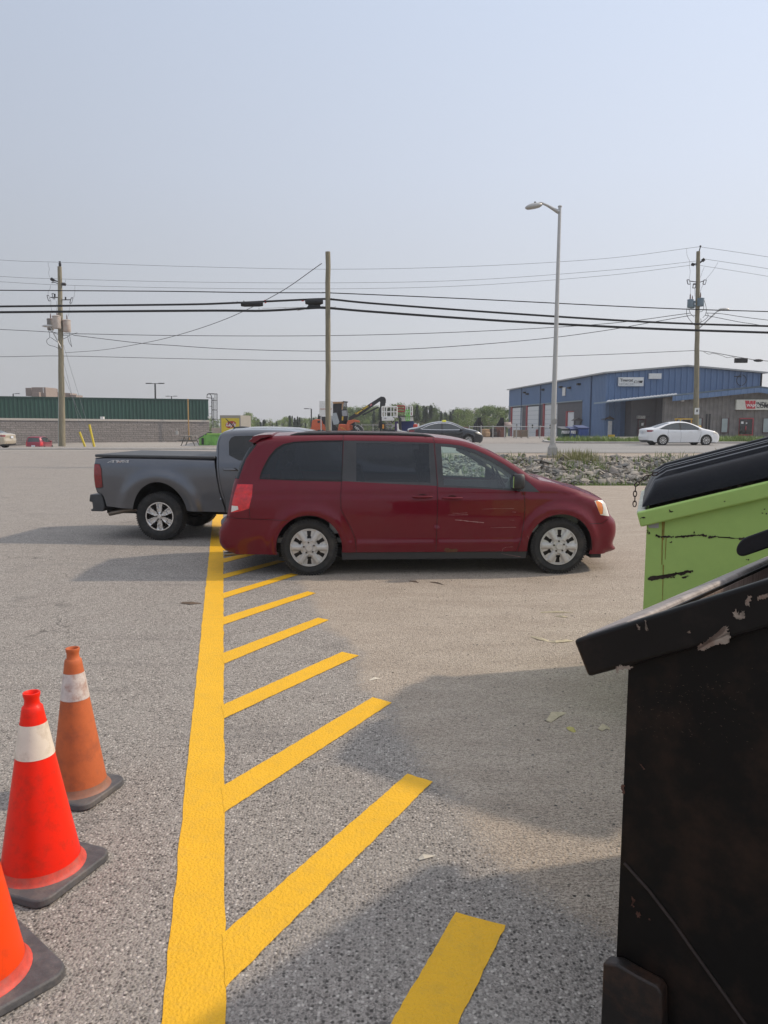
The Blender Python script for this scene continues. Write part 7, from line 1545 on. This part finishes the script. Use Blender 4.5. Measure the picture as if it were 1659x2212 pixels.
for i, c_ in enumerate(((.29, .265, .23), (.19, .185, .175), (.36, .33, .285), (.24, .215, .19))): rkm.append(mat('rock_grey_%d' % i, c_, .9, var=.28, scale=7, bump=.4, bscale=14, dirt=(.13, .12, .09), damt=.4, dscale=2))
RK = []
for i in range(12): me = rock_mesh(i+3); me.materials.append(rkm[i % 4]); RK.append(me)
rr = random.Random(21); rocks = []
def rdens(x, y): return 1.0
for _ in range(12500):
    y = rr.uniform(24.3, 30.7); x = rr.uniform(-1.5, 24)
    if 6.1 < x < 7.5 and y > 29.4: continue
    if rr.random() < .25*math.sin(x*1.3+2)**2*(y < 26): continue
    if y > 29.9 and rr.random() < .6: continue
    s_ = min(.23, rr.lognormvariate(-2.36, .36)); sc_y = 1
    rocks.append((s_/y, x, y, s_))
rocks.sort(reverse=True); big = rocks[:290]; rest = rocks[290:]
def rmat(x, y, s_, up): 
    n_ = slope_n(x, y); q_ = Vector((0, 0, 1)).rotation_difference(n_); return Matrix.Translation((x, y, hz(x, y)+s_*.22+up)) @ q_.to_matrix().to_4x4() @ Matrix.Rotation(rr.uniform(0, 6.28), 4, 'Z') @ Matrix.Rotation(rr.gauss(0, .45), 4, 'X') @ Matrix.Rotation(rr.gauss(0, .45), 4, 'Y') @ Matrix.Diagonal((s_, s_, s_, 1))
for _, x, y, s_ in big:
    me = rr.choice(RK); o = bpy.data.objects.new('rock', me); col.objects.link(o); o.matrix_world = rmat(x, y, s_, rr.uniform(.02, .12)); nm = ('grey', 'dark grey', 'pale tan', 'brown-grey')[RK.index(me) % 4]; wh_ = 'left of the street lamp' if x < 6 else ('below the street lamp' if x < 8.2 else ('right of the street lamp' if x < 13 else 'towards the green dumpster'))
    tag(o, 'large angular %s rock lying on the roadside bank %s' % (nm, wh_), 'rock', 'large %s rocks on the bank %s' % (nm, wh_))
ra_ = {}
for me in RK: ra_[me] = (np.array([v.co[:] for v in me.vertices]), [tuple(p.vertices) for p in me.polygons])
bat = [MB() for _ in range(4)]
for _, x, y, s_ in rest:
    k_ = rr.randrange(12); co, fc = ra_[RK[k_]]; M = np.array(rmat(x, y, s_, rr.uniform(-.02, .07))); P = co@M[:3, :3].T+M[:3, 3]; bat[k_ % 4].add(P.tolist(), fc)
vs, fs, mi = [], [], []
for i, b in enumerate(bat): n0 = len(vs); vs += b.v; fs += [tuple(q_+n0 for q_ in f) for f in b.f]; mi += [i]*len(b.f)
me = bpy.data.meshes.new('riprap'); me.from_pydata(vs, [], fs); [me.materials.append(m_) for m_ in rkm]; me.polygons.foreach_set('material_index', mi); me.update(); me.shade_smooth(); me.set_sharp_from_angle(angle=R(22))
o = bpy.data.objects.new('riprap', me); col.objects.link(o); tag(o, 'smaller broken grey rocks packed over the roadside bank', 'rocks', kind='stuff')
def blades(spots, name, label, mt, hmin, hmax, wd_, cat='grass', lean=.35, perp=3):
    m = MB()
    for x, y, hs in spots:
        for _ in range(perp):
            h_ = rr.uniform(hmin, hmax)*hs; a_ = rr.uniform(0, 6.28); l_ = rr.gauss(0, lean)*h_; la_ = rr.uniform(0, 6.28); z0 = hz(x, y)-.02; w_ = wd_*rr.uniform(.6, 1.2); px_ = x+rr.gauss(0, .03); py_ = y+rr.gauss(0, .03)
            dx, dy = math.cos(a_)*w_, math.sin(a_)*w_; lx, ly = math.cos(la_)*l_, math.sin(la_)*l_
            m.add([(px_-dx, py_-dy, z0), (px_+dx, py_+dy, z0), (px_+dx*.7+lx*.4, py_+dy*.7+ly*.4, z0+h_*.6), (px_-dx*.7+lx*.4, py_-dy*.7+ly*.4, z0+h_*.6), (px_+lx, py_+ly, z0+h_)], [(0, 1, 2, 3), (3, 2, 4)])
    o = m.build(name, mt, None, smooth=None, merge=False); tag(o, label, cat, kind='stuff'); return o
g1 = mat('grass_green', (.15, .215, .05), .8, var=.35, scale=2.5); g2 = mat('grass_straw', (.24, .235, .10), .85, var=.3, scale=3); g3 = mat('grass_roadside', (.19, .26, .075), .8, var=.4, scale=.7)
clump = lambda x, y: .5+.5*math.sin(x*1.7+y*.6)*math.sin(x*.53-y*1.1+1)
sp = []
for _ in range(5200):
    x = rr.uniform(-3, 24); y = 22.2+abs(rr.gauss(0, .9)); 
    if rr.random() < .35+.65*clump(x, y): sp.append((x, y, .5+.7*clump(x*1.3, y)))
blades(sp, 'grass_verge', 'short green grass along the foot of the rocky bank', g1, .05, .20, .010, perp=2)
sp = []
for _ in range(2300):
    x = rr.uniform(-1, 24); y = rr.uniform(24, 30.5)
    if clump(x*.9+3, y*1.4) > .50: sp.append((x, y, 1))
blades(sp, 'weeds', 'green weeds growing up between the rocks of the bank', g1, .18, .42, .014, 'weeds')
sp = [(7.75+rr.gauss(0, .42), 29.4+rr.gauss(0, .5), 1) for _ in range(230)]
blades(sp, 'tall_grass', 'tall straw-coloured grass clump beside the street lamp foot', g2, .25, .58, .010, lean=.22)
sp = [(14.6+rr.gauss(0, .22), 31.2+rr.gauss(0, .2), 1) for _ in range(60)]; blades(sp, 'tall_grass', 'small pale grass tuft at the road edge left of the green dumpster lid', g2, .2, .5, .012)
sp = []
for _ in range(9500):
    x = rr.uniform(12.3, 44); y = rr.uniform(50.9, 56.8)
    if rr.random() < .4+.6*clump(x*.4, y*.5): sp.append((x, y, .6+.6*clump(x*.5, y)))
blades(sp, 'grass_strip', 'green grass strip between the road and the blue workshop', g3, .2, .55, .03, perp=2)
# ---- trees
lm_ = [mat('foliage_spring', (.20, .27, .085), .7, var=.35, scale=.8), mat('foliage_mid', (.12, .18, .06), .75, var=.35, scale=.8), mat('foliage_spruce', (.05, .085, .048), .8, var=.35, scale=.8), mat('foliage_olive', (.18, .175, .09), .75, var=.3, scale=.8)]
for m_ in lm_: m_.node_tree.nodes['Principled BSDF'].inputs['Subsurface Weight'].default_value = 0
bark = mat('bark', (.12, .105, .09), .9, var=.3); rr = random.Random(99)
def crown_dec(seed, slim=1.0, sparse=1.0):
    r_ = random.Random(seed); m = MB(); cl = []
    for _ in range(22): z = r_.uniform(.18, .96); w_ = .27*slim*math.sin(math.pi*min(1, (z-.12)/.95))**.7; a_ = r_.uniform(0, 6.28); d_ = r_.uniform(.2, 1)*w_; cl.append((d_*math.cos(a_), d_*math.sin(a_), z, r_.uniform(.05, .12)))
    for cx_, cy_, cz_, cr_ in cl:
        for _ in range(int(75*sparse)):
            v = Vector((r_.gauss(0, 1), r_.gauss(0, 1), r_.gauss(0, 1))).normalized()*cr_*r_.uniform(.4, 1.15); p = Vector((cx_, cy_, cz_))+v; s_ = r_.uniform(.008, .020); n_ = Vector((r_.gauss(0, 1), r_.gauss(0, 1), r_.gauss(0, 1))).normalized(); t_ = n_.orthogonal().normalized()*s_; b_ = n_.cross(t_)
            m.add([p-t_, p+b_*.7, p+t_, p-b_*.7], [(0, 1, 2, 3)])
    tk = MB().tube([(0, 0, 0), (.004, 0, .4), (0, .005, .93)], [.014, .010, .002], 6)
    for cx_, cy_, cz_, cr_ in cl[:10]: tk.tube([(0, 0, cz_-.16), (cx_*.6, cy_*.6, cz_-.05), (cx_, cy_, cz_)], [.006, .004, .001], 4)
    return m, tk
def crown_con(seed, w0=.17):
    r_ = random.Random(seed); m = MB(); z = .10
    while z < .99:
        w_ = w0*(1-z)**.9*r_.uniform(.55, 1.2)+.006; nb = 9
        for i in range(nb):
            a_ = 2*math.pi*i/nb+r_.uniform(-.3, .3); L = w_*r_.uniform(.7, 1.15)
            for k_ in range(5):
                t = (k_+r_.random())/5; p = Vector((L*t*math.cos(a_), L*t*math.sin(a_), z-L*t*.35+r_.gauss(0, .006))); s_ = .012+.012*(1-t); n_ = Vector((r_.gauss(0, .5), r_.gauss(0, .5), 1)).normalized(); d_ = Vector((math.cos(a_), math.sin(a_), -.4)).normalized()*s_*1.7; b_ = n_.cross(d_).normalized()*s_; m.add([p-d_*.4-b_, p+d_, p-d_*.4+b_+Vector((0, 0, -.006))], [(0, 1, 2)])
        z += .022
    tk = MB().tube([(0, 0, 0), (0, 0, .98)], [.013, .002], 6); return m, tk
protos = []
for i in range(9):
    kind = (0, 2, 1, 2, 0, 3, 2, 1, 0)[i]
    c_, t_ = crown_con(i+40, (.21, .26, .235)[i % 3]) if kind == 2 else crown_dec(i+40, (1.0, .75, 1.15)[i % 3], (1, .7)[kind == 3])
    r = empty('conifer_tree' if kind == 2 else 'leafy_tree'); c_.build('crown', lm_[kind], r, smooth=None, merge=False); t_.build('trunk', bark, r); protos.append((kind, r))
used = set()
def tree(pi, px, Y, ytop, where):
    kind, pr = protos[pi]; d = ray(px, 930); X = d[0]/d[1]*Y; g0 = hz(X, Y); h_ = PD(px, ytop, Y).z-g0
    if pi in used: r = copy_tree(pr)
    else: r = pr; used.add(pi)
    r.location = (X, Y, g0-.1); r.scale = (h_*rr.uniform(1.0, 1.6),)*2+(h_,); r.rotation_euler = (0, 0, rr.uniform(0, 6.28))
    nm = ('fresh green leafy tree', 'mid green leafy tree', 'dark pointed spruce', 'sparse olive green tree')[kind]; tag(r, '%s in the tree line %s' % (nm, where), 'tree', '%ss %s' % (nm, where))
def band(x0, x1, tops, n_, where, Y0_, Y1_, kinds):
    for i in range(n_):
        px = x0+(x1-x0)*(i+rr.random())/n_; yt = float(np.interp(px, [t[0] for t in tops], [t[1] for t in tops]))+rr.choice((0, 0, 2, 4, 8)); tree(rr.choice(kinds), px, rr.uniform(Y0_, Y1_), yt, where)
band(452, 530, [(452, 898), (476, 901), (530, 899)], 10, 'beyond the store corner', 150, 200, [0, 1, 2, 3, 4])
band(520, 690, [(520, 896), (533, 893), (560, 902), (600, 905), (625, 897), (640, 897), (655, 904), (690, 899)], 52, 'left of the middle pole', 150, 230, [0, 1, 3, 6, 6, 2, 4, 5, 8, 0])
tree(0, 536, 140, 890, 'left of the middle pole'); tree(3, 627, 150, 896, 'left of the middle pole'); tree(1, 690, 150, 893, 'left of the middle pole')
band(725, 905, [(725, 885), (745, 876), (765, 880), (790, 876), (830, 878), (860, 872), (880, 871), (900, 872)], 44, 'behind the yard machines', 140, 200, [0, 2, 4, 7, 1, 8, 3])
band(900, 1000, [(895, 874), (910, 872), (930, 874), (950, 886), (965, 890), (985, 880), (1000, 884)], 26, 'behind the dark taxi', 140, 200, [3, 6, 1, 2, 7, 3])
band(985, 1100, [(985, 884), (1005, 878), (1020, 884), (1040, 878), (1052, 874), (1075, 876), (1100, 882)], 28, 'left of the blue workshop', 130, 180, [0, 4, 8, 2, 5, 0, 4])
band(725, 1100, [(725, 906), (1100, 908)], 22, 'low behind the fence', 115, 135, [5, 5, 0, 2])
for i, (k_, pr) in enumerate(protos):
    if i not in used:
        for c_ in list(pr.children): bpy.data.objects.remove(c_)
        bpy.data.objects.remove(pr)
# ---- small litter on the ground
dry = mat('dry_leaf', (.46, .40, .28), .85, var=.2, scale=30); twg = mat('twig_brown', (.12, .085, .06), .9); pale = mat('chip_pale', (.62, .58, .50), .8)
def strip(label, pts, wd_, mt, nm='dry_leaf', up=.008):
    P = [PG(*p) for p in pts]; c = P[0]; m = MB(); n_ = len(P); vs = []
    for i, p in enumerate(P):
        d = (P[min(n_-1, i+1)]-P[max(0, i-1)]).normalized(); s_ = Vector((-d.y, d.x, 0))*wd_*math.sin(math.pi*(i+.6)/(n_+.2)); z = up+.012*math.sin(2.2*i); vs += [p+s_-c+Vector((0, 0, z)), p-s_-c+Vector((0, 0, z*.3))]
    m.add(vs, [(2*i, 2*i+1, 2*i+3, 2*i+2) for i in range(n_-1)]); o = m.build(nm, mt, None, smooth=None); o.location = c; q_ = o.modifiers.new('s', 'SOLIDIFY'); q_.thickness = .002; tag(o, label, nm.replace('_', ' '))
strip('curled pale strip of dry leaf left of the black dumpster rim', [(1147, 1376), (1165, 1382), (1185, 1385), (1200, 1388), (1225, 1386), (1240, 1384)], .022, dry)
strip('thin straw lying on the dirt above the curled leaf strip', [(1168, 1324), (1200, 1324), (1240, 1323)], .008, dry, 'straw')
strip('folded dry leaf in the dumpster shade, right of the yellow bars', [(1185, 1560), (1200, 1546), (1222, 1538)], .03, dry); strip('small yellow-green leaf in the dumpster shade', [(1226, 1572), (1234, 1578), (1243, 1582)], .018, mat('leaf_yellow', (.40, .36, .12), .8))
strip('broken leaf pieces near the black dumpster side', [(1296, 1578), (1306, 1572), (1320, 1575)], .025, dry); strip('dark twig on the dirt below the sliding door', [(884, 1256), (898, 1258), (906, 1259)], .010, twg, 'twig')
strip('white splinter on the dirt edge near the hatch bars', [(798, 1471), (810, 1468), (822, 1465)], .008, pale, 'wood_chip'); strip('long faint twig on the dirt below the sill', [(930, 1258), (945, 1261), (962, 1264)], .006, twg, 'twig')
strip('brown stain-like dead leaf left of the yellow line', [(392, 1303), (412, 1305), (436, 1303)], .03, twg); strip('pale pebble chip near the second hatch bar', [(905, 1858), (915, 1856), (940, 1848)], .008, pale, 'wood_chip')
strip('pale leaf scrap right of the dark front wheel shade', [(1200, 1332), (1215, 1334), (1228, 1333)], .006, dry)
rr = random.Random(4); m = MB()
for _ in range(420):
    x = rr.uniform(-.2, 4.5); y = rr.uniform(2.2, 9.0)
    if x < np.interp(y, bY, bX)+.1 or (x > 2.6 and y < 5): continue
    s_ = rr.uniform(.004, .011); co, fc = ra_[RK[rr.randrange(12)]]; M = np.array(Matrix.Translation((x, y, s_*.3)) @ Matrix.Rotation(rr.uniform(0, 6.28), 4, 'Z') @ Matrix.Diagonal((s_, s_, s_*1.2, 1))); m.add((co@M[:3, :3].T+M[:3, 3]).tolist(), fc)
o = m.build('pebbles', rkm[0], None, smooth=30, merge=False); tag(o, 'loose small pebbles scattered on the dusty ground', 'pebbles', kind='stuff')

# ================================================================ smoky air
hb_ = MB().box((0, 300, 8.5), (1700, 780, 31)); hz_o = hb_.build('haze', None, None, smooth=None); hm = bpy.data.materials.new('haze_air'); hm.use_nodes = True; ht = hm.node_tree; ht.nodes.clear()
ho = nd(ht, 'ShaderNodeOutputMaterial'); hv = nd(ht, 'ShaderNodeVolumePrincipled'); hv.inputs['Color'].default_value = (.93, .95, 1, 1); hv.inputs['Density'].default_value = .0006; hv.inputs['Anisotropy'].default_value = .25
ht.links.new(hv.outputs[0], ho.inputs['Volume']); hz_o.data.materials.append(hm); tag(hz_o, 'thin pale smoky haze filling the air over the lot and road', 'haze', kind='stuff')
